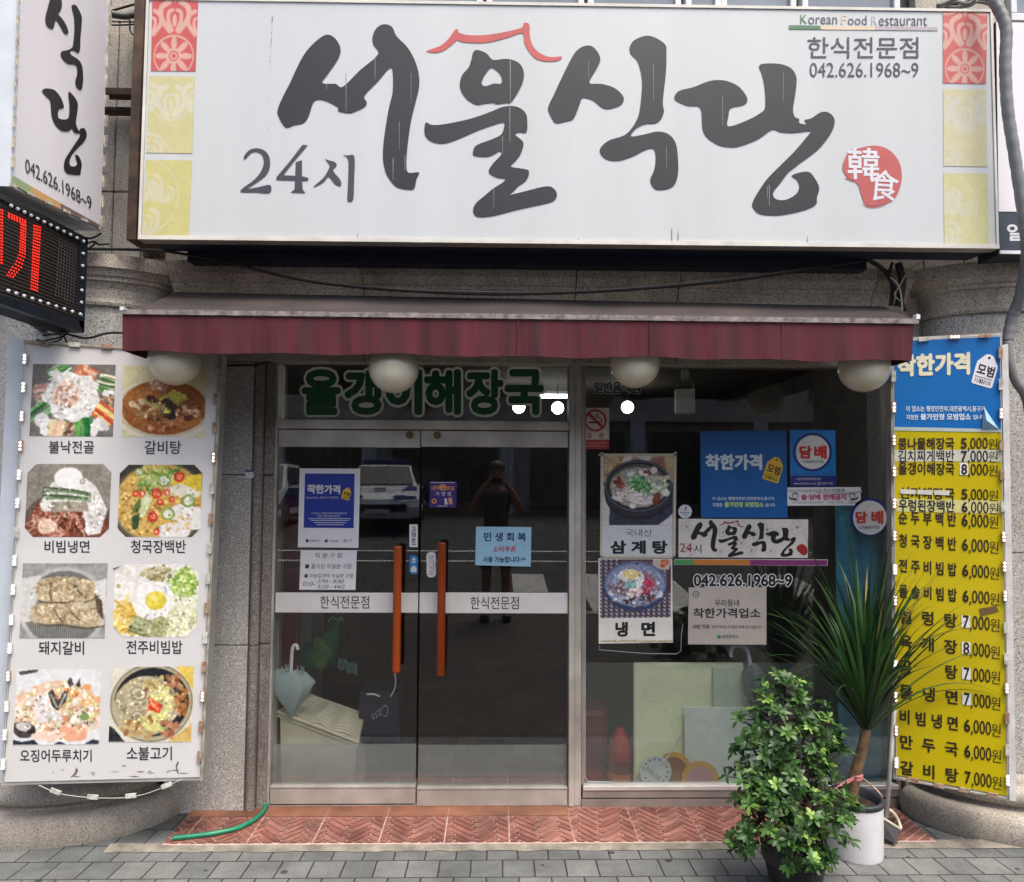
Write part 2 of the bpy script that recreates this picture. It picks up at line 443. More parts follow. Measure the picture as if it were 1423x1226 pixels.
# ------------------------------------------------------------------ printed pictures (colours belong to the print)
def linv(a):
    a = np.clip(a / 255.0, 0, 1)
    return np.where(a <= 0.04045, a / 12.92, ((a + 0.055) / 1.055) ** 2.4)
class Pic:
    def __init__(s, W, H, seed, bg):
        s.W, s.H = W, H; s.r = np.random.RandomState(seed)
        s.asp = W / H
        x = (np.arange(W)) / (W - 1.0); y = (np.arange(H)) / (H - 1.0)
        s.X, s.Y = np.meshgrid(x, y)
        s.A = np.zeros((H, W, 3)) + np.array(bg, float)
        s.N = s.noise(14); s.N2 = s.noise(34)
    def noise(s, k):
        g = s.r.rand(k + 2, k + 2); gx = s.X * k; gy = s.Y * k
        ix = gx.astype(int); iy = gy.astype(int); fx = gx - ix; fy = gy - iy
        fx = fx * fx * (3 - 2 * fx); fy = fy * fy * (3 - 2 * fy)
        return (g[iy, ix] * (1 - fx) + g[iy, ix + 1] * fx) * (1 - fy) + (g[iy + 1, ix] * (1 - fx) + g[iy + 1, ix + 1] * fx) * fy - 0.5
    def blend(s, m, c, var=0.0):
        c = np.array(c, float) + (s.N2[..., None] + s.N[..., None] * .6) * var
        m = np.clip(m, 0, 1)[..., None]
        s.A = s.A * (1 - m) + c * m; return s
    def em(s, cx, cy, rx, ry, rot=0.0, wob=0.0, soft=0.06):
        dx = (s.X - cx); dy = (s.Y - cy) / s.asp
        c, n = math.cos(rot), math.sin(rot)
        u = (dx * c + dy * n) / rx; v = (-dx * n + dy * c) / (ry / s.asp)
        d = np.sqrt(u * u + v * v) + s.N * wob
        px = 0.7 / (s.W * min(rx, ry) + 1e-6)
        return (1 - d) / max(px, soft * .2) + .5
    def ell(s, cx, cy, rx, ry, c, rot=0.0, wob=0.0, var=0.0):
        return s.blend(s.em(cx, cy, rx, ry, rot, wob), c, var)
    def ring(s, cx, cy, rx, ry, w, c, var=0.0, rot=0.0):
        return s.blend(np.clip(s.em(cx, cy, rx, ry, rot), 0, 1) * (1 - np.clip(s.em(cx, cy, rx - w, ry - w, rot), 0, 1)), c, var)
    def line(s, x0, y0, x1, y1, w, c, var=0.0, bend=0.0):
        dx, dy = x1 - x0, (y1 - y0) / s.asp; L = dx * dx + dy * dy + 1e-9
        t = np.clip(((s.X - x0) * dx + (s.Y - y0) / s.asp * dy) / L, 0, 1)
        ox = x0 + t * dx - dy * bend * np.sin(math.pi * t); oy = y0 / s.asp + t * dy + dx * bend * np.sin(math.pi * t)
        d = np.hypot(s.X - ox, s.Y / s.asp - oy)
        return s.blend((w - d) * s.W / 1.2 + .5, c, var)
    def poly(s, p, c, var=0.0):
        m = np.zeros_like(s.X, bool); n = len(p)
        for i in range(n):
            x0, y0 = p[i]; x1, y1 = p[(i + 1) % n]
            if y0 == y1: continue
            cr = (s.Y >= min(y0, y1)) & (s.Y < max(y0, y1)) & (s.X < x0 + (s.Y - y0) * (x1 - x0) / (y1 - y0))
            m ^= cr
        return s.blend(m.astype(float), c, var)
    def scat(s, n, cx, cy, rx, ry, sz, cols, asp=0.6, rin=0.0, var=12):
        for _ in range(n):
            a = s.r.rand() * 6.283; q = math.sqrt(rin * rin + s.r.rand() * (1 - rin * rin))
            z = sz * (0.6 + .8 * s.r.rand()); c = np.array(cols[s.r.randint(len(cols))], float) + s.r.randn() * var
            s.ell(cx + rx * q * math.cos(a), cy + ry * q * math.sin(a), z, z * s.asp * (asp + (1 - asp) * s.r.rand()), c, s.r.rand() * 3.14, .25)
        return s
    def bundle(s, n, x0, y0, x1, y1, spread, w, cols, ang=None):
        """parallel strips (vegetables, noodles)"""
        dx, dy = x1 - x0, y1 - y0; L = math.hypot(dx, dy); nx, ny = -dy / L, dx / L
        for k in range(n):
            o = (k / max(1, n - 1) - .5) * spread + s.r.randn() * .006
            j = s.r.randn() * .015
            c = np.array(cols[s.r.randint(len(cols))], float) + s.r.randn() * 9
            s.line(x0 + nx * o + j, y0 + ny * o, x1 + nx * o * 1.1, y1 + ny * o * 1.1 + j, w, c, 8, s.r.randn() * .04)
        return s
    def noodles(s, n, cx, cy, rx, ry, L, w, cols):
        for _ in range(n):
            a = s.r.rand() * 6.283; q = math.sqrt(s.r.rand()); b = s.r.rand() * 6.283
            x, y = cx + rx * q * math.cos(a), cy + ry * q * math.sin(a)
            s.line(x, y, x + L * math.cos(b), y + L * math.sin(b), w, np.array(cols[s.r.randint(len(cols))], float) + s.r.randn() * 8, 0, s.r.randn() * .35)
        return s
    def texture(s, n, cx, cy, rx, ry, sz, seed=3):
        """small lights and darks of the food's own surface"""
        for _ in range(n):
            a = s.r.rand() * 6.283; q = math.sqrt(s.r.rand()); x = cx + rx * q * math.cos(a); y = cy + ry * q * math.sin(a)
            i, j = int(np.clip(y, 0, .999) * s.H), int(np.clip(x, 0, .999) * s.W)
            f = 0.62 + .75 * s.r.rand(); z = sz * (.5 + s.r.rand())
            s.ell(x, y, z, z * (.35 + .5 * s.r.rand()), s.A[i, j] * f + (14 if f > 1.15 else 0), s.r.rand() * 3.14, .3)
        s.A += (s.N2[..., None]) * 14; return s
    def path(s, pts, w, c):
        q = spline([(a, b, 0) for a, b in pts], 6)
        for a, b in zip(q[:-1], q[1:]): s.line(a.x, a.y, b.x, b.y, w, c)
        return s
    def grain(s, k=6):
        s.A += (s.N2[..., None] * 1.4 + s.N[..., None]) * k; return s
    def build(s, name, pl, q, lift, parent, cut=0.0, fade=None, **k):
        for _ in range(1):
            B = np.pad(s.A, ((1, 1), (1, 1), (0, 0)), mode='edge')
            s.A = .36 * s.A + .12 * (B[:-2, 1:-1] + B[2:, 1:-1] + B[1:-1, :-2] + B[1:-1, 2:]) + .04 * (B[:-2, :-2] + B[2:, 2:] + B[2:, :-2] + B[:-2, 2:])
        uv = np.stack([s.X.ravel(), s.Y.ravel()], 1)
        V = pl.hit(quad_map(q, uv), lift)
        W, H = s.W, s.H; F = []
        for j in range(H - 1):
            v = (j + .5) / (H - 1); vd = min(v, 1 - v) / s.asp
            for i in range(W - 1):
                u = (i + .5) / (W - 1); ud = min(u, 1 - u)
                if cut and ud + vd < cut and (cut > 0) and (k.get('allcut', True)): continue
                F.append((j * W + i, (j + 1) * W + i, (j + 1) * W + i + 1, j * W + i + 1))
        return mk(name, V, F, vcol('printed picture', 0.35, 0.4), parent, colors=linv(s.A.reshape(-1, 3)))

WH = (228, 228, 226)
def dish_octopus():
    p = Pic(132, 114, 1, (118, 114, 110)); p.grain(10)
    p.bundle(9, .2, .16, .42, .02, .14, .012, [(60, 130, 60), (110, 165, 90), (40, 100, 50), (225, 228, 220)])
    p.ell(.27, .13, .08, .05, WH); p.bundle(9, .55, .05, .75, .16, .14, .012, [(205, 95, 70), (220, 130, 95), (235, 190, 160)])
    p.scat(20, .6, .06, .08, .05, .02, [(225, 190, 160), (190, 120, 80)])
    p.bundle(8, .8, .24, 1, .3, .2, .014, [(235, 215, 110), (60, 120, 50), (30, 90, 40), (225, 225, 190)])
    p.ell(.93, .4, .08, .05, WH); p.scat(26, .92, .5, .08, .08, .02, [(150, 110, 80), (90, 65, 45), (200, 170, 140)])
    p.bundle(8, .78, .6, 1, .78, .16, .016, [(200, 70, 45), (215, 95, 60), (240, 210, 130)])
    p.bundle(8, .05, .42, .2, .4, .24, .014, [(225, 185, 170), (235, 205, 190), (205, 160, 145)])
    p.bundle(11, .0, .75, .2, .58, .2, .010, [(70, 150, 80), (35, 110, 50), (150, 200, 140)])
    p.ell(.14, .78, .09, .10, WH, .6); p.ell(.84, .83, .06, .1, WH, -.5); p.ell(.9, .85, .04, .08, (205, 205, 205), -.6)
    p.bundle(5, .22, .78, .2, .98, .1, .02, [WH, (215, 215, 215)]); p.bundle(6, .34, .8, .3, 1, .12, .02, [(235, 190, 175), (240, 225, 175), (225, 160, 140)])
    p.scat(26, .47, .9, .07, .1, .022, [(180, 140, 110), (220, 190, 165), (110, 80, 60)])
    p.bundle(9, .62, .75, .66, 1, .17, .014, [(30, 110, 50), (20, 85, 40), (90, 160, 70), (40, 130, 60)])
    p.ell(.78, .88, .05, .14, WH, .2)
    p.ell(.5, .44, .34, .34, (226, 226, 224), 0, .28, 16)
    p.scat(70, .5, .44, .32, .32, .03, [(238, 238, 236), (215, 214, 212), (230, 228, 225)], .5)
    p.scat(34, .52, .46, .3, .3, .008, [(120, 118, 120), (150, 148, 150)], .4)
    p.scat(60, .42, .42, .17, .2, .026, [(225, 195, 178), (205, 165, 145), (240, 218, 205), (180, 135, 115)], .6)
    p.scat(22, .42, .42, .16, .18, .008, [(110, 75, 60), (150, 110, 90)], .4)
    p.texture(260, .5, .5, .5, .48, .014)
    return p
def dish_ribsoup():
    p = Pic(132, 114, 2, (214, 208, 168)); p.grain(5)
    p.ell(.5, .62, .62, .44, (222, 214, 196)); p.ell(.5, .60, .58, .40, (205, 192, 166)); p.ell(.5, .585, .52, .385, (152, 92, 42), 0, .02, 26)
    p.ell(.3, .5, .28, .2, (176, 112, 55), 0, .2, 20); p.ell(.75, .75, .2, .12, (190, 120, 60), 0, .2, 16)
    p.scat(46, .4, .58, .3, .16, .034, [(205, 175, 130), (190, 150, 100), (225, 200, 160), (150, 100, 60)], .5)
    p.scat(30, .42, .6, .3, .18, .014, [(70, 38, 22), (95, 55, 30)], .4)
    p.scat(22, .42, .3, .11, .09, .026, [(205, 150, 120), (185, 110, 85), (225, 190, 165)])
    p.poly([(.45, .47), (.6, .33), (.78, .42), (.68, .55), (.52, .56)], (200, 185, 85), 20); p.poly([(.55, .36), (.74, .4), (.8, .46), (.72, .5), (.56, .44)], (212, 198, 92), 14)
    p.ell(.35, .47, .07, .05, (90, 35, 28), .4, 0, 20); p.ell(.55, .53, .08, .06, (60, 30, 25), .6); p.ell(.6, .64, .1, .12, (58, 36, 26), 0, .3, 16)
    p.scat(26, .78, .65, .13, .11, .03, [(150, 80, 55), (120, 55, 40), (190, 140, 100), (215, 180, 140)])
    p.ell(.54, .63, .045, .04, (190, 188, 80)); p.ell(.4, .57, .06, .035, (205, 190, 110)); p.scat(9, .5, .62, .3, .2, .012, [(150, 165, 60), (190, 190, 90)])
    p.scat(14, .45, .83, .25, .07, .03, [(175, 100, 50), (205, 150, 105), (150, 80, 40)])
    p.texture(300, .5, .58, .44, .32, .016)
    return p
def dish_coldmix():
    p = Pic(132, 114, 3, (140, 134, 124)); p.grain(16)
    p.ell(.5, .86, .54, .5, (92, 82, 74)); p.ell(.5, .88, .5, .46, (120, 70, 55), 0, .1, 30)
    p.noodles(150, .4, .82, .34, .2, .1, .008, [(150, 85, 65), (190, 120, 95), (110, 55, 42), (215, 165, 140), (230, 200, 185)])
    p.scat(30, .6, .82, .2, .14, .022, [(100, 48, 40), (135, 75, 60), (75, 38, 32)])
    p.ell(.26, .85, .12, .1, (225, 195, 175), 0, .4, 25)
    p.poly([(.3, .25), (.7, .2), (.82, .3), (.97, .62), (.9, .95), (.75, .98), (.68, .65), (.2, .65), (.16, .55)], (224, 222, 220), 14)
    p.scat(34, .82, .65, .1, .25, .03, [(238, 236, 234), (205, 200, 196), (225, 222, 220)]); p.scat(20, .84, .7, .09, .2, .008, [(140, 120, 110), (160, 150, 140)], .3)
    p.poly([(.3, .52), (.72, .52), (.76, .64), (.3, .66)], (165, 158, 142), 24); p.bundle(14, .33, .55, .34, .64, .01, .004, [(140, 134, 120)])
    for i in range(12): p.line(.31 + i * .036, .53, .325 + i * .036, .64, .004, (138, 130, 115))
    for i in range(9):
        y = .33 + i * .018; p.line(.2 + .02 * (i % 3), y, .76, y + .08 - i * .006, .013, [(60, 82, 55), (205, 210, 195), (110, 130, 95)][i % 3], 16, .03 * ((i % 2) * 2 - 1))
    p.ell(.49, .19, .17, .145, (236, 236, 236)); p.ring(.66, .24, .03, .035, .012, (120, 125, 110))
    p.texture(280, .5, .65, .45, .34, .014)
    return p
def dish_soybean():
    p = Pic(132, 114, 4, (60, 55, 50)); p.ell(.5, .55, .6, .58, (95, 88, 66)); p.ell(.5, .54, .56, .54, (150, 140, 110)); p.ell(.5, .52, .54, .53, (205, 170, 92), 0, .03, 24)
    p.scat(120, .25, .55, .26, .42, .022, [(215, 180, 110), (190, 145, 75), (230, 205, 140), (165, 120, 60)], .6)
    p.scat(26, .24, .6, .22, .36, .009, [(110, 75, 40), (140, 95, 55)])
    p.poly([(.62, .2), (1, .12), (1, .44), (.7, .4)], (228, 200, 70), 18); p.poly([(.55, .32), (.75, .26), (1, .38), (.95, .46), (.62, .42)], (232, 226, 205), 12)
    p.ell(.86, .72, .24, .17, (232, 230, 222), .3, .1, 10); p.ell(.68, .92, .2, .12, (234, 232, 226), 0, .1, 8); p.scat(30, .7, .8, .2, .12, .014, [(210, 165, 80), (225, 190, 110)])
    p.noodles(30, .5, .12, .2, .1, .1, .012, [(150, 180, 90), (205, 220, 150), (110, 150, 60), (90, 130, 60)])
    p.noodles(26, .35, .26, .14, .1, .09, .012, [(140, 175, 90), (190, 210, 140), (100, 140, 60)])
    for x, y in ((.72, .17), (.46, .4), (.58, .38), (.64, .48), (.42, .72), (.2, .4), (.28, .4), (.47, .93), (.5, .52)):
        z = .065 if x in (.72, .46, .42) else .04
        p.ell(x, y, z, z * 1.15, (205, 62, 40), 0, .1, 20); p.ell(x, y, z * .55, z * .6, (225, 110, 80), 0, .1); p.scat(4, x, y, z * .5, z * .5, .008, [(245, 225, 190)])
    for x, y in ((.54, .22), (.84, .5), (.6, .68), (.23, .1)):
        z = .08 if x > .3 else .05
        p.ell(x, y, z, z * 1.1, (120, 158, 70)); p.ell(x, y, z * .75, z * .8, (215, 225, 190), 0, .1); p.ell(x, y, z * .5, z * .55, (238, 240, 228), 0, .3); p.scat(4, x, y, z * .5, z * .5, .009, [(120, 135, 70)])
    p.poly([(.34, .36), (.4, .5), (.3, .75), (.25, .7), (.28, .5)], (205, 215, 170), 14); p.poly([(.2, .55), (.26, .45), (.27, .6), (.16, .7)], (80, 115, 50), 10); p.poly([(.16, .72), (.26, .68), (.25, .88), (.18, .9)], (60, 80, 55), 12)
    p.texture(300, .5, .52, .5, .48, .015)
    return p
def dish_grill():
    p = Pic(132, 114, 5, (150, 152, 150)); p.grain(14)
    p.ell(.5, .6, .52, .55, (190, 192, 188)); p.ell(.5, .6, .49, .52, (66, 68, 66))
    for i in range(36):
        x = .03 + i * .027; p.line(x, .05, x - (x - .5) * .1, 1.0, .006, (165, 166, 160), 10)
    p.ring(.5, .6, .50, .53, .03, (180, 182, 178), 20)
    p.poly([(0, .2), (.22, .16), (.18, .5), (.12, .78), (0, .78)], (206, 206, 202), 10); p.poly([(.8, .26), (1, .2), (1, .7), (.9, .64)], (212, 212, 210), 8)
    p.poly([(.2, .22), (.4, .17), (.6, .18), (.85, .24), (.88, .5), (.6, .52), (.4, .5), (.2, .52), (.16, .36)], (188, 172, 140), 40)
    p.poly([(.14, .56), (.36, .5), (.62, .52), (.86, .5), (.98, .82), (.8, .86), (.5, .8), (.2, .82), (.1, .74)], (190, 176, 146), 40)
    p.noodles(110, .5, .36, .34, .14, .05, .007, [(206, 192, 160), (165, 140, 105), (220, 210, 185), (140, 112, 80)])
    p.noodles(130, .54, .67, .38, .13, .06, .007, [(206, 192, 160), (160, 138, 104), (222, 212, 188), (134, 108, 78)])
    for a in ((.34, .28, .36, .5), (.2, .5, .4, .52), (.4, .52, .62, .5), (.62, .3, .72, .42), (.58, .62, .7, .76), (.4, .62, .5, .78), (.74, .52, .9, .44), (.2, .8, .5, .82), (.5, .82, .98, .84)): p.line(*a, .008, (80, 66, 50), 10, .06)
    p.poly([(.86, .4), (.95, .5), (.98, .75), (.9, .66)], (90, 75, 60), 20)
    p.texture(260, .52, .5, .42, .34, .014)
    return p
def dish_eggrice():
    p = Pic(132, 114, 6, (226, 226, 220)); p.grain(4)
    p.noodles(90, .72, .82, .24, .24, .12, .012, [(220, 222, 190), (205, 208, 160), (235, 236, 215), (215, 210, 130)])
    p.noodles(80, .82, .6, .16, .2, .12, .010, [(225, 228, 200), (210, 215, 175), (238, 238, 222)])
    p.scat(60, .52, .13, .15, .1, .022, [(150, 140, 95), (190, 180, 135), (120, 105, 65), (205, 198, 160)])
    p.scat(30, .4, .12, .12, .06, .02, [(170, 160, 115), (200, 195, 160)])
    p.noodles(150, .83, .26, .15, .18, .08, .010, [(150, 185, 75), (190, 215, 120), (110, 150, 50), (215, 228, 165), (130, 170, 60)])
    p.noodles(80, .12, .72, .14, .24, .1, .013, [(225, 190, 90), (235, 215, 140), (205, 160, 70), (232, 205, 110)])
    p.bundle(16, .22, .82, .62, .96, .22, .012, [(150, 155, 110), (115, 120, 75), (185, 188, 150), (95, 100, 65), (170, 172, 130)])
    p.noodles(30, .45, .84, .2, .08, .1, .01, [(140, 145, 95), (175, 178, 140)])
    p.ell(.1, .3, .12, .12, (232, 232, 226), 0, .4, 12); p.ell(.05, .3, .025, .03, (170, 165, 120))
    p.poly([(.22, .4), (.34, .24), (.55, .24), (.7, .38), (.72, .56), (.62, .7), (.42, .77), (.28, .7), (.22, .55)], (236, 236, 234), 3)
    p.ell(.5, .5, .125, .13, (222, 205, 80), 0, .06, 16); p.ell(.47, .46, .06, .05, (232, 220, 120), .3, .1)
    p.line(.94, .05, 1, .03, .012, (60, 62, 60))
    p.texture(220, .5, .82, .5, .2, .014); p.texture(120, .8, .3, .2, .25, .014)
    return p
def dish_seafood():
    p = Pic(132, 114, 7, (222, 224, 226)); p.grain(4)
    p.ell(.5, .56, .54, .4, (226, 196, 170), 0, .2, 20)
    p.scat(150, .5, .56, .5, .36, .045, [(232, 218, 200), (225, 190, 160), (240, 230, 220), (222, 165, 130), (215, 200, 150), (236, 226, 205)], .45)
    p.scat(30, .5, .6, .48, .32, .014, [(90, 80, 75), (130, 100, 85), (60, 55, 55)], .4)
    p.scat(22, .7, .4, .28, .14, .03, [(225, 150, 100), (230, 175, 130), (205, 195, 140)], .4)
    p.ell(.66, .3, .1, .035, (228, 150, 95), .3, .1); p.ell(.84, .24, .05, .04, (228, 160, 100))
    p.poly([(.38, .32), (.43, .26), (.5, .42), (.56, .3), (.62, .25), (.6, .42), (.5, .55), (.44, .5)], (64, 62, 62), 14); p.line(.41, .33, .49, .5, .012, (170, 165, 155)); p.line(.59, .32, .52, .5, .012, (180, 175, 165))
    p.poly([(.6, .16), (.64, .1), (.68, .2), (.63, .24)], (70, 70, 72), 14); p.poly([(.7, .22), (.75, .12), (.76, .24)], (52, 54, 60))
    p.ell(.12, .8, .13, .11, (70, 66, 66), .3, .15, 20); p.ell(.12, .76, .1, .06, (205, 200, 196), .2); p.poly([(.15, .82), (.24, .74), (.26, .84), (.17, .86)], (40, 42, 46))
    p.ell(.31, .55, .1, .18, (226, 218, 216), 0, .2, 8); p.ell(.47, .62, .1, .06, (210, 212, 208), .4, .3, 30); p.ell(.82, .63, .055, .05, (120, 150, 90), 0, .2, 16)
    p.ell(.7, .86, .16, .1, (232, 170, 140), 0, .2, 10); p.ell(.4, .88, .2, .06, (236, 208, 190), 0, .2)
    p.poly([(0, .93), (.1, .96), (.24, .93), (.3, 1), (0, 1)], (40, 48, 62)); p.poly([(.46, 1), (.54, .955), (.62, 1)], (40, 48, 62)); p.poly([(.82, 1), (.92, .93), (1, .95), (1, 1)], (40, 48, 62))
    p.poly([(.02, .03), (.26, .0), (.24, .04), (.04, .08)], (70, 74, 80), 30)
    p.texture(340, .5, .55, .48, .36, .016)
    return p
def dish_bulgogi():
    p = Pic(132, 114, 8, (216, 214, 200)); p.grain(5)
    p.poly([(.78, 0), (1, 0), (1, .3), (.9, .2)], (222, 195, 95), 14); p.poly([(.7, 1), (1, .75), (1, 1)], (205, 175, 105), 14); p.poly([(0, .78), (.06, .82), (.2, 1), (0, 1)], (44, 46, 50), 20)
    p.ell(.5, .48, .5, .52, (120, 112, 92)); p.ell(.5, .48, .485, .50, (176, 168, 140), 0, 0, 10); p.ell(.5, .47, .45, .455, (34, 36, 44))
    p.ell(.44, .52, .39, .4, (178, 168, 138), 0, .05, 26)
    p.scat(60, .62, .3, .24, .16, .03, [(196, 176, 110), (170, 140, 80), (212, 198, 140), (150, 110, 65)], .6)
    p.scat(40, .86, .46, .08, .2, .026, [(165, 110, 65), (130, 80, 45), (190, 140, 90)], .6); p.scat(30, .74, .2, .1, .1, .022, [(170, 115, 85), (200, 150, 115), (130, 80, 55)])
    p.scat(60, .42, .8, .28, .14, .03, [(186, 152, 95), (160, 118, 70), (208, 182, 125), (140, 98, 60)], .6); p.scat(24, .72, .82, .1, .12, .03, [(172, 120, 90), (150, 95, 70)])
    for x, y, r in ((.34, .36, .09), (.14, .52, .055), (.34, .66, .07)):
        p.ell(x, y, r * 1.1, r, (110, 104, 82), .3); p.ell(x, y, r * .95, r * .85, (200, 190, 160), .3, .1, 20); p.ell(x, y, r * .5, r * .45, (150, 142, 115), .3, .2, 20)
    for a in ((.5, .4, .68, .3), (.6, .62, .72, .5), (.4, .7, .55, .82), (.56, .72, .64, .82), (.7, .4, .72, .56), (.5, .6, .66, .66)): p.line(*a, .038, (214, 210, 140), 18, .2)
    p.scat(16, .6, .5, .16, .2, .018, [(226, 226, 170), (232, 232, 210)])
    p.poly([(.46, .38), (.54, .46), (.64, .5), (.6, .62), (.5, .58), (.44, .6), (.47, .52)], (208, 76, 46), 26); p.line(.47, .42, .58, .58, .012, (235, 140, 105))
    p.texture(320, .48, .5, .4, .38, .015)
    return p
def dish_chickensoup():
    p = Pic(140, 138, 9, (176, 150, 122)); p.grain(12)
    p.noodles(60, .12, .15, .14, .16, .08, .008, [(205, 175, 130), (150, 115, 75), (220, 195, 155)])
    p.poly([(.3, 0), (.42, 0), (.36, .1), (.26, .1)], (224, 222, 216)); p.poly([(.45, 0), (.7, 0), (.62, .08)], (215, 212, 205)); p.poly([(.66, .05), (.85, .0), (.9, .2), (.76, .18)], (150, 105, 85), 20); p.ell(.98, .06, .1, .1, (200, 180, 140))
    p.poly([(0, .38), (1, .38), (1, 1), (0, 1)], (52, 58, 76), 14); p.poly([(0, .42), (.1, .5), (.08, 1), (0, 1)], (205, 206, 208)); p.poly([(.92, .9), (1, .82), (1, 1), (.78, 1)], (214, 214, 216))
    p.ell(.5, .56, .48, .36, (36, 38, 46)); p.ell(.5, .5, .49, .37, (50, 52, 60)); p.ell(.5, .42, .475, .37, (34, 36, 42)); p.ring(.5, .43, .475, .37, .02, (96, 100, 110))
    p.ell(.5, .43, .42, .32, (92, 90, 84), 0, 0, 16); p.ell(.5, .45, .4, .29, (168, 166, 150), 0, .08, 30)
    p.poly([(.3, .4), (.5, .36), (.75, .4), (.78, .55), (.7, .68), (.5, .7), (.3, .62), (.12, .62), (.14, .55), (.27, .5)], (222, 208, 200), 16); p.poly([(.3, .34), (.95, .27), (.97, .33), (.4, .4)], (206, 198, 178), 12)
    p.ell(.55, .62, .2, .08, (232, 222, 218), .1, .1, 8); p.ell(.2, .62, .09, .03, (236, 226, 222), .4); p.ell(.42, .72, .05, .04, (238, 232, 228)); p.ell(.58, .6, .05, .04, (205, 190, 196))
    p.scat(12, .6, .24, .1, .04, .035, [(120, 50, 42), (150, 72, 56), (232, 228, 220)]); p.ell(.42, .25, .05, .035, WH); p.ell(.72, .2, .05, .05, WH, 0, .2); p.ell(.36, .26, .04, .03, WH)
    p.scat(10, .24, .38, .07, .07, .04, [(110, 52, 42), (130, 66, 50), (60, 50, 46)]); p.ell(.76, .62, .055, .1, (130, 66, 50), .3, .1, 16)
    p.scat(20, .84, .45, .09, .12, .03, [(205, 212, 180), (160, 180, 130), (228, 230, 220)]); p.ell(.9, .53, .05, .05, (236, 236, 234))
    p.noodles(46, .54, .4, .14, .08, .08, .012, [(70, 150, 85), (110, 185, 110), (40, 110, 60), (150, 205, 150)])
    for a in ((.55, .4, .68, .58), (.58, .42, .72, .56), (.5, .4, .45, .5)): p.line(*a, .007, (60, 110, 60), 0, .1)
    p.texture(260, .5, .45, .42, .28, .014)
    return p
def dish_coldnoodle():
    p = Pic(140, 116, 10, (92, 72, 76)); p.grain(10)
    for j in range(16):
        for i in range(14):
            if (i < 4 or i > 9 or j > 8):
                x, y = i * .075, j * .066; p.line(x, y, x + .036, y + .03, .011, (186, 188, 205)); p.line(x + .036, y + .03, x + .075, y, .011, (40, 44, 70))
    p.ell(.9, .06, .16, .12, (196, 186, 176)); p.scat(16, .92, .06, .1, .06, .026, [(215, 120, 90), (225, 160, 130), (200, 90, 60)])
    p.poly([(.98, .1), (1, .1), (1, .6), (.94, .5)], (88, 50, 46))
    p.ell(.5, .46, .45, .43, (52, 62, 96)); p.ell(.5, .42, .44, .39, (104, 116, 150)); p.ell(.5, .44, .41, .36, (140, 150, 180), 0, .05, 22)
    p.scat(110, .5, .5, .38, .3, .038, [(178, 186, 208), (150, 158, 185), (205, 210, 225), (120, 128, 158), (160, 140, 150)], .6)
    p.scat(26, .32, .5, .12, .12, .02, [(110, 78, 74), (140, 100, 95)]); p.scat(40, .62, .66, .16, .1, .02, [(80, 55, 52), (110, 75, 66), (50, 36, 40)]); p.scat(24, .4, .7, .1, .06, .02, [(60, 44, 46), (196, 200, 215)])
    p.noodles(40, .66, .44, .08, .14, .07, .009, [(196, 60, 90), (160, 40, 70), (215, 110, 130)])
    p.scat(14, .5, .56, .12, .06, .03, [(228, 200, 196), (205, 150, 150), (236, 222, 215)])
    p.ell(.44, .29, .19, .12, (226, 224, 220), .1, .1, 6); p.ell(.45, .26, .12, .085, (226, 210, 140), .1); p.poly([(.5, .3), (.62, .36), (.56, .5), (.42, .42)], (234, 232, 228), 6)
    p.poly([(.36, .38), (.5, .38), (.52, .5), (.34, .48)], (150, 200, 205), 16); p.line(.4, .38, .42, .5, .006, (90, 140, 150)); p.line(.46, .38, .47, .5, .006, (205, 230, 232))
    p.ell(.52, .08, .012, .016, (20, 20, 24))
    p.texture(300, .5, .46, .4, .32, .015)
    return p
def lotus(seed, bgc, fg, kind):
    """traditional ring and petal ornament"""
    p = Pic(88, 140, seed, bgc); w = .022
    def petal(cx, cy, s, up=1):
        for sx in (-1, 1):
            P_ = lambda L: [(cx + sx * a * s, cy - up * b * s) for a, b in L]
            p.path(P_([(.10, -.02), (.29, .15), (.29, .29), (.12, .37)]), w * 2.5 * s, fg)
            p.path(P_([(.05, -.01), (.14, .13), (.13, .23), (.05, .26)]), w * 1.7 * s, fg)
        p.ell(cx, cy - up * .12 * s, .05 * s, .085 * s, fg)
    if kind == 'red':
        petal(.5, .45, 1.0); petal(-.04, .50, .8); petal(1.04, .50, .8)
        p.poly([(.42, 0), (.58, 0), (.5, .1)], fg); p.line(0, .06, .4, -.02, w, fg, 0, .1); p.line(1, .06, .6, -.02, w, fg, 0, -.1)
        p.ell(.5, .80, .47, .47 * p.asp, bgc); p.ring(.5, .80, .45, .45 * p.asp, .03, fg)
        for k in range(8):
            a = k * math.pi / 4; p.ell(.5 + .27 * math.cos(a), .80 + .27 * p.asp * math.sin(a), .14, .065 * p.asp, fg, a, 0)
        p.ell(.5, .80, .17, .17 * p.asp, fg); p.ell(.5, .80, .11, .11 * p.asp, bgc); p.ell(.5, .80, .085, .085 * p.asp, fg); p.ell(.5, .80, .045, .045 * p.asp, bgc)
    elif kind == 'half':
        petal(.5, .5, 1.0); petal(-.02, .42, .85); petal(1.02, .42, .85); p.ring(.5, .0, .62, .58, .02, fg); p.ring(.0, 1.1, .55, .36, .03, fg); petal(.1, 1.1, .7)
    else:
        p.ring(0, .48, .75, .5, .022, fg); petal(.1, .28, .7, -1); petal(.12, .5, .8); petal(.05, .98, .9); petal(.45, .55, .55)
    return p

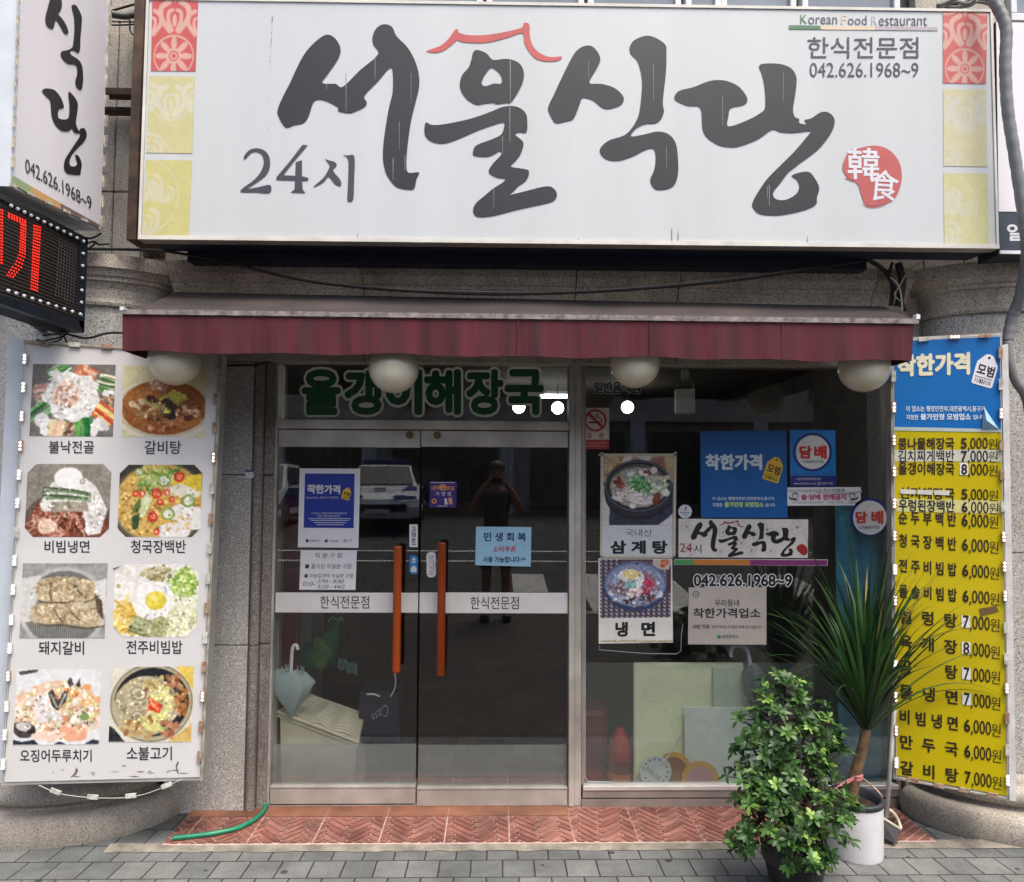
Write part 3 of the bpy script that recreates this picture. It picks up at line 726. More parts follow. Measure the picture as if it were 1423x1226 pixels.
# ------------------------------------------------------------------ common materials
STONE = granite('speckled granite', (184, 182, 177), (104, 102, 99), (212, 210, 206), 0.2, (132, 126, 116))
STONE_OLD = granite('weathered granite', (188, 181, 170), (106, 100, 92), (206, 199, 190), 0.34, (96, 82, 68))
STONE_BASE = granite('worn granite base', (168, 161, 150), (112, 106, 98), (190, 184, 175), 0.3, (108, 100, 88), 1.3)
STEEL = M('brushed stainless steel', (204, 201, 194), 0.4, 0.35, var=.16, vs=3.5, c2=(160, 155, 147), bump=.03, bs=300)
STEEL2 = M('dull anodised aluminium', (156, 148, 142), 0.42, 0.3, var=.12, vs=4)
DARK = flat('dark joint filler', (42, 40, 38), .8)
BLACK = flat('black vinyl', (26, 25, 27), .35)
INK = flat('navy black vinyl', (34, 38, 58), .35)
GREYV = flat('charcoal vinyl', (38, 39, 43), .4, var=.06)
WHITE = M('white enamel', (226, 228, 230), .4, var=.03, vs=3)
WHITEP = M('white paper', (222, 222, 226), .6, var=.02, vs=8)
REDV = flat('red vinyl', (190, 44, 40), .4)
GLASS = glass('window glass', 0.06, (248, 250, 249), 0.006, (120, 130, 145))

def gz(Y):
    return -0.02 if Y > -0.41 else -0.02 + 0.045 * (-0.41 - Y)
def G(px, py):
    d = rays([(px, py)])[0]; t = 3.0
    for _ in range(40):
        p = CP + d * t; t = (gz(p[1]) - CP[2]) / d[2]
    return Vector(CP + d * t)

# ------------------------------------------------------------------ the ground
def ground_mat():
    m = bpy.data.materials.new('concrete pavers'); m.use_nodes = True; nt = m.node_tree; b = nt.nodes['Principled BSDF']
    tc = nd(nt, 'ShaderNodeTexCoord'); mp = nd(nt, 'ShaderNodeMapping'); mp.inputs['Location'].default_value = (.03, .068, 0)
    nz = nd(nt, 'ShaderNodeTexNoise', i_Scale=12.0, i_Detail=3.0)
    dm = nd(nt, 'ShaderNodeVectorMath', operation='SCALE'); dm.inputs['Scale'].default_value = 0.006
    sb = nd(nt, 'ShaderNodeVectorMath', operation='ADD')
    nt.links.new(tc.outputs['Object'], nz.inputs['Vector']); nt.links.new(nz.outputs['Color'], dm.inputs[0])
    nt.links.new(tc.outputs['Object'], sb.inputs[0]); nt.links.new(dm.outputs[0], sb.inputs[1]); nt.links.new(sb.outputs[0], mp.inputs['Vector'])
    br = nd(nt, 'ShaderNodeTexBrick', i_Scale=1.0, i_Mortar_Size=0.004, i_Mortar_Smooth=0.3, i_Brick_Width=0.145, i_Row_Height=0.158, i_Bias=0.0)
    br.offset = 0.5; br.inputs['Color1'].default_value = lin((126, 128, 126)); br.inputs['Color2'].default_value = lin((106, 110, 110)); br.inputs['Mortar'].default_value = lin((50, 48, 44))
    nt.links.new(mp.outputs[0], br.inputs['Vector'])
    n = nd(nt, 'ShaderNodeTexNoise', i_Scale=3.0, i_Detail=8.0, i_Roughness=0.7); n2 = nd(nt, 'ShaderNodeTexNoise', i_Scale=170.0, i_Detail=3.0)
    nt.links.new(tc.outputs['Object'], n.inputs['Vector']); nt.links.new(tc.outputs['Object'], n2.inputs['Vector'])
    a = nd(nt, 'ShaderNodeMapRange'); a.inputs[1].default_value = .3; a.inputs[2].default_value = .7; a.inputs[3].default_value = .48; a.inputs[4].default_value = 1.12
    nt.links.new(n.outputs['Fac'], a.inputs[0])
    c = nd(nt, 'ShaderNodeMapRange'); c.inputs[1].default_value = .3; c.inputs[2].default_value = .7; c.inputs[3].default_value = .8; c.inputs[4].default_value = 1.2
    nt.links.new(n2.outputs['Fac'], c.inputs[0])
    mu = nd(nt, 'ShaderNodeMath', operation='MULTIPLY'); nt.links.new(a.outputs[0], mu.inputs[0]); nt.links.new(c.outputs[0], mu.inputs[1])
    s = nd(nt, 'ShaderNodeVectorMath', operation='SCALE'); nt.links.new(br.outputs['Color'], s.inputs[0]); nt.links.new(mu.outputs[0], s.inputs['Scale'])
    # old gum and tar spots
    vo = nd(nt, 'ShaderNodeTexVoronoi', i_Scale=5.5); nt.links.new(tc.outputs['Object'], vo.inputs['Vector'])
    sp = nd(nt, 'ShaderNodeMapRange'); sp.inputs[1].default_value = .085; sp.inputs[2].default_value = .10; sp.inputs[3].default_value = .28; sp.inputs[4].default_value = 1
    nt.links.new(vo.outputs['Distance'], sp.inputs[0])
    s2 = nd(nt, 'ShaderNodeVectorMath', operation='SCALE'); nt.links.new(s.outputs[0], s2.inputs[0]); nt.links.new(sp.outputs[0], s2.inputs['Scale'])
    nt.links.new(s2.outputs[0], b.inputs['Base Color']); b.inputs['Roughness'].default_value = .82
    inv = nd(nt, 'ShaderNodeMath', operation='SUBTRACT'); inv.inputs[0].default_value = 1; nt.links.new(br.outputs['Fac'], inv.inputs[1])
    ad = nd(nt, 'ShaderNodeMath', operation='MULTIPLY_ADD'); nt.links.new(n2.outputs['Fac'], ad.inputs[0]); ad.inputs[1].default_value = .25; nt.links.new(inv.outputs[0], ad.inputs[2])
    bp = nd(nt, 'ShaderNodeBump', i_Strength=.7, i_Distance=.006); nt.links.new(ad.outputs[0], bp.inputs['Height']); nt.links.new(bp.outputs['Normal'], b.inputs['Normal'])
    return m
ys = [0.6, -0.41, -4.6]
struct('pavement', [(x, y, gz(y)) for y in ys for x in (-40, 40)], [(0, 1, 3, 2)[::-1], (2, 3, 5, 4)[::-1]], ground_mat(), org=(0, 0, 0))
ASPH = M('asphalt', (56, 57, 60), .85, var=.2, vs=2.0, bump=.4, bs=250)
def rz(Y): return 0.03 + 0.075 * (-4.75 - Y) if Y > -13 else 0.03 + .075 * 8.25
struct('road', [(x, y, rz(y)) for y in (-4.75, -13, -60) for x in (-60, 60)], [(0, 2, 3, 1), (2, 4, 5, 3)], ASPH)
b = MB(); b.box(-40, 40, -4.78, -4.6, -.2, gz(-4.6) + .004); struct('kerb', b.V, b.F, M('kerb stone', (150, 148, 142), .8, var=.12))
ROADP = M('worn road paint', (200, 200, 196), .7, var=.16, vs=9)
b = MB()
for k in range(5):
    x = .25 + k * 1.0; V = [(x, -5.1, rz(-5.1) + .004), (x + .5, -5.1, rz(-5.1) + .004), (x + .5, -7.6, rz(-7.6) + .004), (x, -7.6, rz(-7.6) + .004)]
    b.add(V, [(3, 2, 1, 0)])
for y in (-8.6, -9.6):
    b.add([(-30, y, rz(y) + .004), (30, y, rz(y) + .004), (30, y - .13, rz(y - .13) + .004), (-30, y - .13, rz(y - .13) + .004)], [(3, 2, 1, 0)])
struct('road_markings', b.V, b.F, ROADP)

def shade_dark_paving():
    m = bpy.data.materials.new('brick paving darkened as shade'); m.use_nodes = True; nt = m.node_tree; b_ = nt.nodes['Principled BSDF']
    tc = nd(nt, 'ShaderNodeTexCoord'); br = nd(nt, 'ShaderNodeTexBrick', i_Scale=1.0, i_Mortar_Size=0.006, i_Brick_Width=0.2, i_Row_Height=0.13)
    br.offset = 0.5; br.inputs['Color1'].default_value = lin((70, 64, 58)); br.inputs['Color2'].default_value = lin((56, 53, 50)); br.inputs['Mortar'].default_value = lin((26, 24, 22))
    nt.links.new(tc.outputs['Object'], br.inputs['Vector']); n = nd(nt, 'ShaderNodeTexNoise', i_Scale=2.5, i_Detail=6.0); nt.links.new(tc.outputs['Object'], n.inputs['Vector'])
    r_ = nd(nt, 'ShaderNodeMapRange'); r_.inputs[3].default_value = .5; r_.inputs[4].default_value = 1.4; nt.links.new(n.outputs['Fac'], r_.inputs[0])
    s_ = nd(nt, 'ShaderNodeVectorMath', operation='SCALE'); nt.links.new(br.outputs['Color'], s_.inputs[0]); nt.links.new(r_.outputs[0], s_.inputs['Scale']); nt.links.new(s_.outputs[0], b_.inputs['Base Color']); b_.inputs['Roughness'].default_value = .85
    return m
struct('shade_darkened_pavement', [(x, y, gz(y) + .004) for y in (-1.0, -4.59) for x in (-40, 40)], [(0, 2, 3, 1)], shade_dark_paving(), org=(0, 0, 0))  # added sheet over the pavers; shade put into its brick colour to mirror darker
# red tiled step in front of the doors
xl, xr = U(238, 1160, -.3).x, U(1283, 1174, -.3).x
xm = U(793, 1140, -.2).x
YF = -0.405
b = MB()
b.box(xl, xr, YF, .35, -.06, -.006)                                   # concrete body with mortar coat
GROUT = M('pale tile grout', (216, 186, 174), .85, var=.12, vs=20)
TIL = [M('terracotta tile red', (150, 98, 87), .55, var=.2, vs=9), M('terracotta tile pale', (160, 110, 98), .55, var=.2, vs=9), M('terracotta tile deep', (134, 84, 74), .5, var=.2, vs=9), M('plain ochre tile', (158, 106, 80), .4, var=.25, vs=5, c2=(110, 72, 56)), DARK]
def clip(poly, x0, x1, y0, y1):
    for ax, v, sg in ((0, x0, 1), (0, x1, -1), (1, y0, 1), (1, y1, -1)):
        out = []
        for i in range(len(poly)):
            a, c = poly[i - 1], poly[i]; ia, ic = (a[ax] - v) * sg >= 0, (c[ax] - v) * sg >= 0
            if ia != ic:
                t = (v - a[ax]) / (c[ax] - a[ax]); out.append((a[0] + t * (c[0] - a[0]), a[1] + t * (c[1] - a[1])))
            if ic: out.append(c)
        poly = out
        if len(poly) < 3: return []
    return poly
def herring(x0, x1, y0, y1, ang, seed):
    r = random.Random(seed); w, n, g = .038, 4, .0033; ca, sa = math.cos(ang), math.sin(ang); cx, cy = (x0 + x1) / 2, (y0 + y1) / 2
    for i in range(-16, 17):
        for j in range(-16, 17):
            for hor in (0, 1):
                # herringbone lattice of 1 x n bricks
                if hor: ax, ay, bx, by = (i + j * 1) , j - i * 0, 0, 0
                u = (i * n + j) * w if hor else (i * n + j) * w
                v = (j - i * n) * w * 1.0 if hor else (j - i * n + 1) * w
                if hor: q = [(u + g, v + g), (u + n * w - g, v + g), (u + n * w - g, v + w - g), (u + g, v + w - g)]
                else: q = [(u + g, v + g), (u + w - g, v + g), (u + w - g, v + n * w - g), (u + g, v + n * w - g)]
                q = [(cx + a * ca - c * sa, cy + a * sa + c * ca) for a, c in q]
                q = clip(q, x0 + .003, x1 - .003, y0 + .003, y1 - .003)
                if q: b.add([(x, y, 0.0) for x, y in q], [tuple(range(len(q)))], 1 + r.choice((0, 0, 1, 2)))
tw = 0.318
k = 0; x = xm
YB = U(600, 1141, 0).y
yb = U(600, 1141, 0).y if 0 else -0.135
for side in (-1, 1):
    x = xm; i = 0
    while (x > xl + .02) if side < 0 else (x < xr - .02):
        x2 = max(xl, x - tw) if side < 0 else min(xr, x + tw)
        a0, a1 = min(x, x2), max(x, x2)
        if side < 0:
            herring(a0, a1, YF, yb, R(48), i); q = clip([(a0, yb), (a1, yb), (a1, .35), (a0, .35)], a0 + .002, a1 - .002, yb + .002, .34)
            b.add([(p[0], p[1], 0) for p in q], [tuple(range(len(q)))], 4)
        else:
            herring(a0, a1, YF, -.03, R(38), i + 50)
        x = x2; i += 1
struct('tiled_step', b.V, b.F, [GROUT] + TIL, mi=b.I)
# rough cement joint between step and pavers
b = MB(); V = []; n = 90; r = random.Random(3)
for i in range(n + 1):
    x = xl - .25 + (xr - xl + .7) * i / n
    V += [(x, YF + .02, gz(-.41) + .012), (x, YF - .012 - .006 * r.random(), gz(-.41) + .010), (x, YF - .045 - .014 * r.random(), gz(-.455) + .003)]
F = []
for i in range(n):
    for c in (0, 1): F.append((i * 3 + c, i * 3 + c + 1, i * 3 + c + 4, i * 3 + c + 3))
struct('cement_strip', V, F, M('smeared cement', (142, 136, 124), .9, var=.2, vs=10, bump=.4, bs=70))

# ------------------------------------------------------------------ the shop building
bld = thing('shop_building', 'granite fronted shop with double glass doors, a big window and two half columns', 'building', (0, 0, 0))
def X(px, py, Y): return U(px, py, Y).x
def Z(px, py, Y): return U(px, py, Y).z
DZ = -0.045; zL0, zL1 = Z(600, 503, -.1), 2.91                                    # lintel
x_pl, x_pr = X(236, 800, -.06), X(346, 800, -.06)
# plain walls either side and storey above
b = MB()
b.box(-7, x_pl - .004, .02, .35, -.1, zL0); b.box(X(1262, 800, .05), 7, .02, .35, -.1, zL0)
b.build('wall', STONE, bld)
b = MB()
rows = [2.915, 3.355, 3.805, 4.34]
xs0 = [-7, -4.2, -3.1, X(165, 60, 0), X(205, 60, 0)] + [X(205, 60, 0) + .9 * i for i in range(1, 5)] + [X(1275, 20, 0), X(1330, 20, 0), 4.2, 7]
for z0, z1 in zip(rows[:-1], rows[1:]):
    for a, c in zip(xs0[:-1], xs0[1:]): b.bbox(a + .003, c - .003, 0.0, .3, z0 + .003, z1 - .003, .006)
b.box(-7, X(276, 5, 0), 0.0, .3, 4.345, 7); b.box(X(1272, 5, 0), X(1395, 5, 0), 0, .3, 4.345, 7); b.box(-7, 7, .02, .3, 5.75, 7); b.box(3.2, 7, 0, .3, 4.345, 7)
b.box(-7, 7, .05, .29, 2.915, 4.335)
b.build('upper_wall', STONE_OLD, bld)
# pilaster by the left door: three stones and a moulded edge
zj = [-.02, Z(320, 897, -.06), Z(320, 660, -.06), zL0]
for z0, z1 in zip(zj[:-1], zj[1:]):
    b = MB(); b.bbox(x_pl, x_pr, -.06, .3, z0 + .0025, z1 - .0025, .004); b.build('pilaster', STONE, bld)
b = MB()
for z0, z1 in zip(zj[:-1], zj[1:]):
    xa, xb, xc = x_pr + .004, X(361, 800, -.05), X(377, 800, -.03)
    b.lathe(((xa + xb) / 2, -.045, 0), [((xb - xa) / 2, z0 + .002), ((xb - xa) / 2, z1 - .002)], 16)
    b.box(xa, xb, -.045, .2, z0 + .002, z1 - .002)
    b.bbox(xb + .002, xc, -.035, .2, z0 + .002, z1 - .002, .008)
b.build('pilaster_trim', granite('grey moulding stone', (136, 130, 124), (84, 80, 78), (160, 156, 150), .35, (70, 62, 54)), bld)
b = MB(); b.bbox(X(1247, 800, 0), X(1270, 800, 0), -.04, .3, -.02, zL0, .006); b.build('pilaster', STONE, bld)
# lintel course, cut into stones
prof = [(-.02, zL0), (-.10, zL0), (-.10, 2.70), (-.115, 2.715), (-.115, 2.735), (-.105, 2.74), (-.115, 2.79), (-.14, 2.825), (-.15, 2.83), (-.15, 2.848), (-.165, 2.852), (-.19, 2.885), (-.205, 2.89), (-.205, 2.955), (-.02, 2.955)]
cl_, cr_ = X(92, 1100, 0), X(1403, 1100, 0)
cuts = [X(238, 390, -.15), X(505, 390, -.15), X(800, 390, -.15), X(943, 390, -.15), X(1214, 390, -.15), X(1264, 390, -.15)]
b = MB()
for a, c in list(zip(cuts[:-1], cuts[1:])) + [(-7, -4.5), (-4.5, cl_ - .58), (cr_ + .6, 4.6), (4.6, 7)]:
    b.prism([(a + .003, y, z + (DZ if z > zL0 else 0)) for y, z in prof], [(c - .003, y, z + (DZ if z > zL0 else 0)) for y, z in prof])
b.box(cl_ - .6, cl_ + .6, -.02, .3, zL0, 2.9); b.box(cr_ - .6, cr_ + .6, -.02, .3, zL0, 2.9)
b.build('lintel', STONE_OLD, bld)
# half columns
for cx, nm in ((X(92, 1100, 0), 0), (X(1403, 1100, 0), 1)):
    c = (cx, 0.02 if nm == 0 else -.05, 0)
    b = MB(); b.lathe(c, [(.45, .25), (.45, 1.395)], 40, sy=.58, a0=math.pi, a1=2 * math.pi); b.lathe(c, [(.45, 1.40), (.45, 2.68)], 40, sy=.58, a0=math.pi, a1=2 * math.pi)
    col_ = b.build('column', STONE, bld, smooth=True)
    b = MB()
    for bp_ in ([(.60, -.10), (.622, -.05), (.640, .0), (.644, .04), (.636, .08), (.618, .105), (.59, .118), (.565, .12)], [(.565, .1205), (.52, .123), (.50, .128), (.50, .142)], [(.50, .143), (.535, .150), (.552, .165), (.558, .187), (.55, .21), (.53, .226), (.50, .234), (.47, .236)], [(.47, .237), (.462, .245), (.462, .272), (.40, .275)]):
        b.lathe(c, bp_, 72, sy=.70, a0=math.pi, a1=2 * math.pi)
    b.build('base', STONE_BASE, col_, smooth=True)
    b = MB()
    cp_ = [(.45, 2.70), (.468, 2.705), (.475, 2.72), (.468, 2.735), (.462, 2.74), (.466, 2.79), (.485, 2.825), (.51, 2.83), (.512, 2.85), (.53, 2.853), (.55, 2.886), (.575, 2.89), (.577, 2.96), (.3, 2.962)]
    cp_ = [(q[0], q[1] + DZ) for q in cp_]
    for i in range(len(cp_) - 1): b.lathe(c, cp_[i:i + 2], 64, sy=.60, a0=math.pi, a1=2 * math.pi)
    o = b.build('capital', STONE_OLD, col_)
    o.data.polygons.foreach_set('use_smooth', np.ones(len(o.data.polygons), bool))
    if nm == 1:
        b = MB(); b.box(cx - .008, cx + .62, -.25, .02, 2.655, 2.907); b.build('wing_block', STONE_OLD, bld)
        b = MB(); b.box(cx + .35, cx + .6, -.1, .02, .36, 2.65); b.build('wing_block', STONE, bld)
# steel door frame: left jamb, header, middle post, top rail
zt = Z(600, 502, 0); zh0, zh1 = Z(590, 597.5, 0), Z(590, 584.5, 0)
xj0, xj1 = X(374, 850, -.02), X(380, 850, -.02); xp0, xp1 = X(790.5, 850, -.03), X(808, 850, -.03); xw1 = X(1238, 800, 0)
b = MB()
b.bbox(X(377.2, 850, 0), xj1, -.02, .10, 0, zL0 - .001, .003); b.bbox(xj1 + .001, xp0 - .001, -.03, .06, zh0, zh1, .003)
b.bbox(xj1 + .001, xp0 - .001, -.01, .05, zt, zL0 - .001, .003)
b.bbox(xp0, (xp0 + xp1) / 2 - .003, -.035, .08, 0, zL0 - .001, .003); b.bbox((xp0 + xp1) / 2 - .002, xp1, -.022, .08, 0, zL0 - .001, .003)
b.bbox(xj1, xp0, -.015, .06, -.005, .006, .002)
b.build('door_frame', STEEL, bld)
# transom light over the doors
b = MB(); b.box(xj1 + .001, xp0 - .001, .012, .02, zh1 + .001, zt - .001)
b.build('transom_pane', GLASS, bld)
# doors
xc0, xc1 = X(580.6, 850, -.02), X(582.4, 850, -.02)
ztop = Z(590, 598.6, -.02)
ORANGE = M('varnished orange timber', (168, 74, 22), .22, var=.22, vs=5, streak=True, c2=(112, 44, 12))
FILM = sheer('frosted film', (190, 192, 192), .36, .4)
for k, (xa, xb, zb, pxa, pxb) in enumerate(((xj1 + .004, xc0, Z(450, 1117.5, -.02), 380, 580.6), (xc1, xp0 - .004, Z(700, 1120, -.02), 582.4, 790.5))):
    mid = (pxa + pxb) / 2
    z_r0 = Z(mid, 621.5, -.02); z_b1 = Z(mid, 1092, -.02) if k == 0 else Z(mid, 1094, -.02)
    b = MB(); b.box(xa + .002, xb - .002, 0.0, .008, z_b1 + .001, z_r0 - .001); door = b.build('door', GLASS, bld)
    b = MB(); b.bbox(xa, xb, -.022, .03, z_r0, ztop, .003); b.build('top_rail', STEEL, door)
    b = MB(); b.bbox(xa, xb, -.022, .03, zb, z_b1 - .012, .003); b.build('bottom_rail', STEEL, door)
    b = MB(); b.bbox(xa, xb, -.026, .03, z_b1 - .011, z_b1, .002); b.build('glazing_bead', STEEL, door)
    b = MB(); b.box(xa + .003, xb - .003, .0105, .0115, z_b1 + .001, Z(mid, 1035 if k == 0 else 1036, 0)); b.build('frosted_film', FILM, door)
    z0, z1 = Z(mid, 851.5 if k == 0 else 852.5, -.012), Z(mid, 824, -.012)
    b = MB(); b.bbox(xa + (.002 if k == 0 else 0), xb, -.012, -.001, z0, z1, .002); b.build('push_band', M('white painted metal band', (214, 212, 210), .4, var=.04, vs=7), door)
    a = Art(PY(-.012)); a.text('한식전문점', (445, 828, 513, 846) if k == 0 else (654, 829, 721, 847), .0012, 0, .004); a.build('lettering', flat('dark grey print', (62, 62, 62)), door)
    hx, h0, h1 = (X(552, 850, -.075), Z(552, 934, -.075), Z(552, 758, -.075)) if k == 0 else (X(613.5, 850, -.075), Z(613, 939, -.075), Z(613, 753, -.075))
    b = MB(); b.lathe((hx, -.085, 0), [(.004, h0), (.021, h0 + .002), (.0225, h0 + .012), (.0225, h1 - .012), (.021, h1 - .002), (.004, h1)], 20)
    b.build('handle', ORANGE, door, smooth=True)
    for zz in (h0 + .12, h1 - .1): b = MB(); b.tube([(hx, -.08, zz), (hx, 0, zz)], .008, 10); b.build('handle_mount', STEEL, door)
    lx, lz = (X(569, 604.5, -.03), Z(569, 604.5, -.03)) if k == 0 else (X(607.5, 605, -.03), Z(607, 605, -.03))
    b = MB(); b.tube([(lx, -.02, lz), (lx, -.03, lz)], .021, 20); b.tube([(lx, -.03, lz), (lx, -.034, lz)], [.016, .013], 20, 0); b.build('lock', M('tarnished brass', (112, 100, 66), .4, .8), door)
# the big window
xg0 = xp1 + .001
z_s = Z(900, 1088, 0)
b = MB()
b.bbox(xw1, X(1246.5, 800, -.02), -.02, .08, 0, zL0 - .001, .003); b.bbox(xg0, xw1 - .001, -.012, .05, zt, zL0 - .001, .003)
b.bbox(xg0, xw1 - .001, -.03, .06, Z(900, 1125, -.03), Z(900, 1110.5, -.03), .002); b.bbox(xg0 + .006, xw1 - .001, -.034, .06, Z(900, 1109, -.034), z_s - .026, .002)
b.bbox(xg0, X(812, 800, 0), -.02, .02, z_s, zt - .001, .003)
win = b.build('shop_window', STEEL2, bld)
b = MB(); b.bbox(xg0 + .008, xw1 - .002, -.04, .02, z_s - .025, z_s - .001, .003); b.build('sill', M('polished sill', (214, 212, 208), .3, .3, var=.05), win)
xg1 = X(812, 800, 0) + .001
b = MB(); b.box(xg1, xw1 - .001, 0, .008, z_s, zt - .001); b.build('glass', GLASS, win)
b = MB(); b.box(xg1 + .002, xw1 - .002, .0105, .0115, z_s + .001, Z(900, 921, .01)); b.build('frosted_film', sheer('frosted window film', (160, 174, 168), .13, .4), win)
b = MB()
s1 = [Vector((xg1 + .004, -.001, zt - .01)), Vector((xg1 + .003, -.001, z_s + .03)), Vector((xg1 + .02, -.001, z_s + .006)), Vector((xg1 + .16, -.001, z_s + .004))]
b.tube(s1, .004, 6); b.build('sealant', M('smeared silicone', (158, 164, 166), .5, var=.1), win)
# upper storey windows just above the sign
LEAD = flat('pale office glazing', (128, 138, 150), .12, var=.1, vs=1.5)
for a, c in ((277, 397), (402, 503), (508, 671), (676, 811), (816, 945), (951, 1000), (1000, 1104), (1112, 1247), (1400, 1480)):
    xa, xb = X(a, 5, .02), X(c, 5, .02); z0 = 4.345
    b = MB(); w = .035
    if a == 1400: z0 = Z(1410, 30, 0)
    b.bbox(xa, xb, -.01, .06, z0, z0 + .045, .004); b.bbox(xa, xa + w, -.01, .06, z0 + .046, 5.7, .004); b.bbox(xb - w, xb, -.01, .06, z0 + .046, 5.7, .004); b.bbox(xa + w + .001, xb - w - .001, -.01, .06, 5.66, 5.7, .004)
    f = b.build('upper_window', M('white window frame', (218, 220, 222), .45, var=.04), bld)
    b = MB(); b.box(xa + w + .001, xb - w - .001, .015, .025, z0 + .046, 5.655); b.build('pane', LEAD, f)
b = MB(); b.box(X(276, 5, .07), X(1271, 5, .07), .062, .1, 4.34, 5.75); b.build('window_recess', flat('dark recess', (36, 38, 42), .6), bld)
# the room behind the glass
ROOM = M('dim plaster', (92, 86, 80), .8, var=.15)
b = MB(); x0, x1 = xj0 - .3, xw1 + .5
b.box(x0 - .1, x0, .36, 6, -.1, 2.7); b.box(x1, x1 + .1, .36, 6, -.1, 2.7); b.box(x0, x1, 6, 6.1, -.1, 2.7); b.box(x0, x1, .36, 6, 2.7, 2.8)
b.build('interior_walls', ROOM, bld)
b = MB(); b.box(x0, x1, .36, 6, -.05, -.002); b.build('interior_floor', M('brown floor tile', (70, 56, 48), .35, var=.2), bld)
b = MB(); b.box(x0 + .3, x0 + 1.2, 5.3, 5.9, 0, 1.9); b.box(x0 + 1.5, x1 - .4, 5.4, 5.8, 0, 1.05); b.box(x0 + 1.7, x1 - .8, 5.85, 5.95, 1.4, 2.3); b.build('counter', M('dark counter wood', (64, 48, 40), .5, var=.2), bld)

# ------------------------------------------------------------------ main sign board
SF = -0.5
sq = [(204, -4), (1379, 14), (1388, 346), (192, 333)]
sgn = thing('sign_board', 'huge white sign board with black brush lettering above the awning', 'sign', tuple(U(790, 345, -.4)))
pl = PY(SF)
b = MB(); b.slab(pl, sq, .05, -.012)
b.build('sign_box', M('cream painted sign casing', (190, 184, 168), .5, var=.14, vs=5), sgn)
b = MB(); b.slab(pl, [(208, 0), (1375, 18), (1384, 341), (197, 327)], .010, 0)
b.build('sign_face', M('white flex sign face', (196, 201, 204), .42, var=.022, vs=3.5, streak=True), sgn)
b = MB()
for q in ([(204, -4), (1379, 14), (1378.5, 17.5), (204, .5)], [(192, 333), (1388, 346), (1387.5, 340), (192.5, 327.5)], [(204, .6), (207.6, .6), (196.5, 327.4), (192.6, 327.4)], [(1375.2, 17.6), (1378.6, 17.6), (1387.4, 339.9), (1384.2, 339.9)]):
    b.slab(pl, q, .02, .006)
b.build('trim_frame', M('thin white trim', (214, 212, 204), .4, var=.08, vs=6), sgn)
b = MB(); b.slab(pl, [(212, -2), (1374, 16), (1382, 345), (202, 331)], .14, -.0625); b.build('back_box', M('navy sign casing', (36, 46, 76), .5, .1, var=.2), sgn)
b = MB(); f = pl.hit([(232, 335), (1240, 348)], -.02); b.box(f[0][0] + .01, f[1][0] - .02, SF + .21, SF + .34, f[0][2] - .035, f[0][2] + .03)
b.build('support_beam', M('navy steel angle', (30, 36, 54), .5, .2, var=.2), sgn)
RUST = M('rusty brown angle iron', (92, 74, 58), .75, .1, var=.25, vs=12, c2=(52, 42, 36))
b = MB()
xa = X(195, 150, -.3); b.bbox(xa - .03, xa + .02, -.34, -.01, 2.97, 4.6, .004); b.bbox(xa - .085, xa - .045, -.06, -.01, 2.97, 4.6, .004)
zz = Z(170, 128, -.15); b.bbox(X(135, 128, -.15), xa, -.16, -.10, zz - .02, zz + .02, .004); b.bbox(X(135, 140, -.1), xa, -.08, -.02, zz - .07, zz - .045, .004)
b.build('sign_bracket', RUST, sgn)
z1 = lambda p: [(x / 2.9604, y / 2.9604) for x, y in p]
z2 = lambda p: [(470 + x / 2.9604, y / 2.9604) for x, y in p]
z3 = lambda p: [(943 + x / 2.9604, y / 2.9604) for x, y in p]
SEO = z1([(1335, 147), (1362, 147), (1388, 170), (1402, 208), (1388, 250), (1350, 305), (1326, 343), (1380, 346)]) + z2([(-2, 352), (22, 357), (90, 290), (165, 225), (145, 185), (142, 150), (160, 115), (190, 101), (222, 112), (240, 150), (282, 192), (312, 242), (331, 300), (333, 360), (318, 425), (300, 500), (286, 600), (281, 680), (290, 712), (333, 710), (322, 738), (312, 778), (280, 780), (240, 770), (205, 730), (190, 690), (184, 640), (190, 560), (208, 450), (224, 380), (225, 310), (214, 280), (160, 340), (108, 395), (118, 422), (108, 442), (60, 464), (36, 466), (0, 458)]) + z1([(1390, 442), (1345, 418), (1310, 411), (1288, 425), (1272, 475), (1250, 507), (1210, 516), (1176, 526), (1150, 488), (1142, 455), (1165, 398), (1195, 340), (1215, 295), (1250, 228), (1292, 178)])
OUL0 = z2([(575, 207), (612, 222), (637, 248), (690, 243), (737, 256), (760, 285), (763, 325), (745, 372), (712, 422), (690, 425), (652, 430), (638, 424), (600, 428), (568, 432), (530, 410), (508, 380), (500, 348), (510, 310), (537, 278), (548, 245), (556, 215)])
OUL1 = z2([(630, 280), (656, 295), (672, 318), (670, 345), (640, 345), (605, 356), (590, 344), (600, 315), (614, 295)])
OUL2 = z2([(680, 440), (735, 440), (770, 465), (778, 500), (774, 546), (745, 545), (728, 555), (757, 580), (762, 600), (748, 640), (725, 668), (710, 687), (760, 695), (785, 705), (775, 742), (740, 768), (720, 790), (704, 803), (760, 790), (850, 768), (885, 775), (900, 803), (880, 831), (800, 850), (720, 868), (640, 889), (572, 893), (555, 868), (566, 838), (600, 808), (640, 775), (672, 755), (688, 738), (655, 732), (625, 717), (620, 700), (640, 670), (670, 638), (664, 624), (620, 645), (560, 642), (556, 620), (570, 598), (630, 575), (670, 555), (682, 525), (680, 505), (640, 515), (580, 536), (520, 562), (460, 586), (415, 592), (370, 575), (355, 545), (360, 505), (385, 515), (430, 513), (500, 500), (560, 485), (630, 460)])
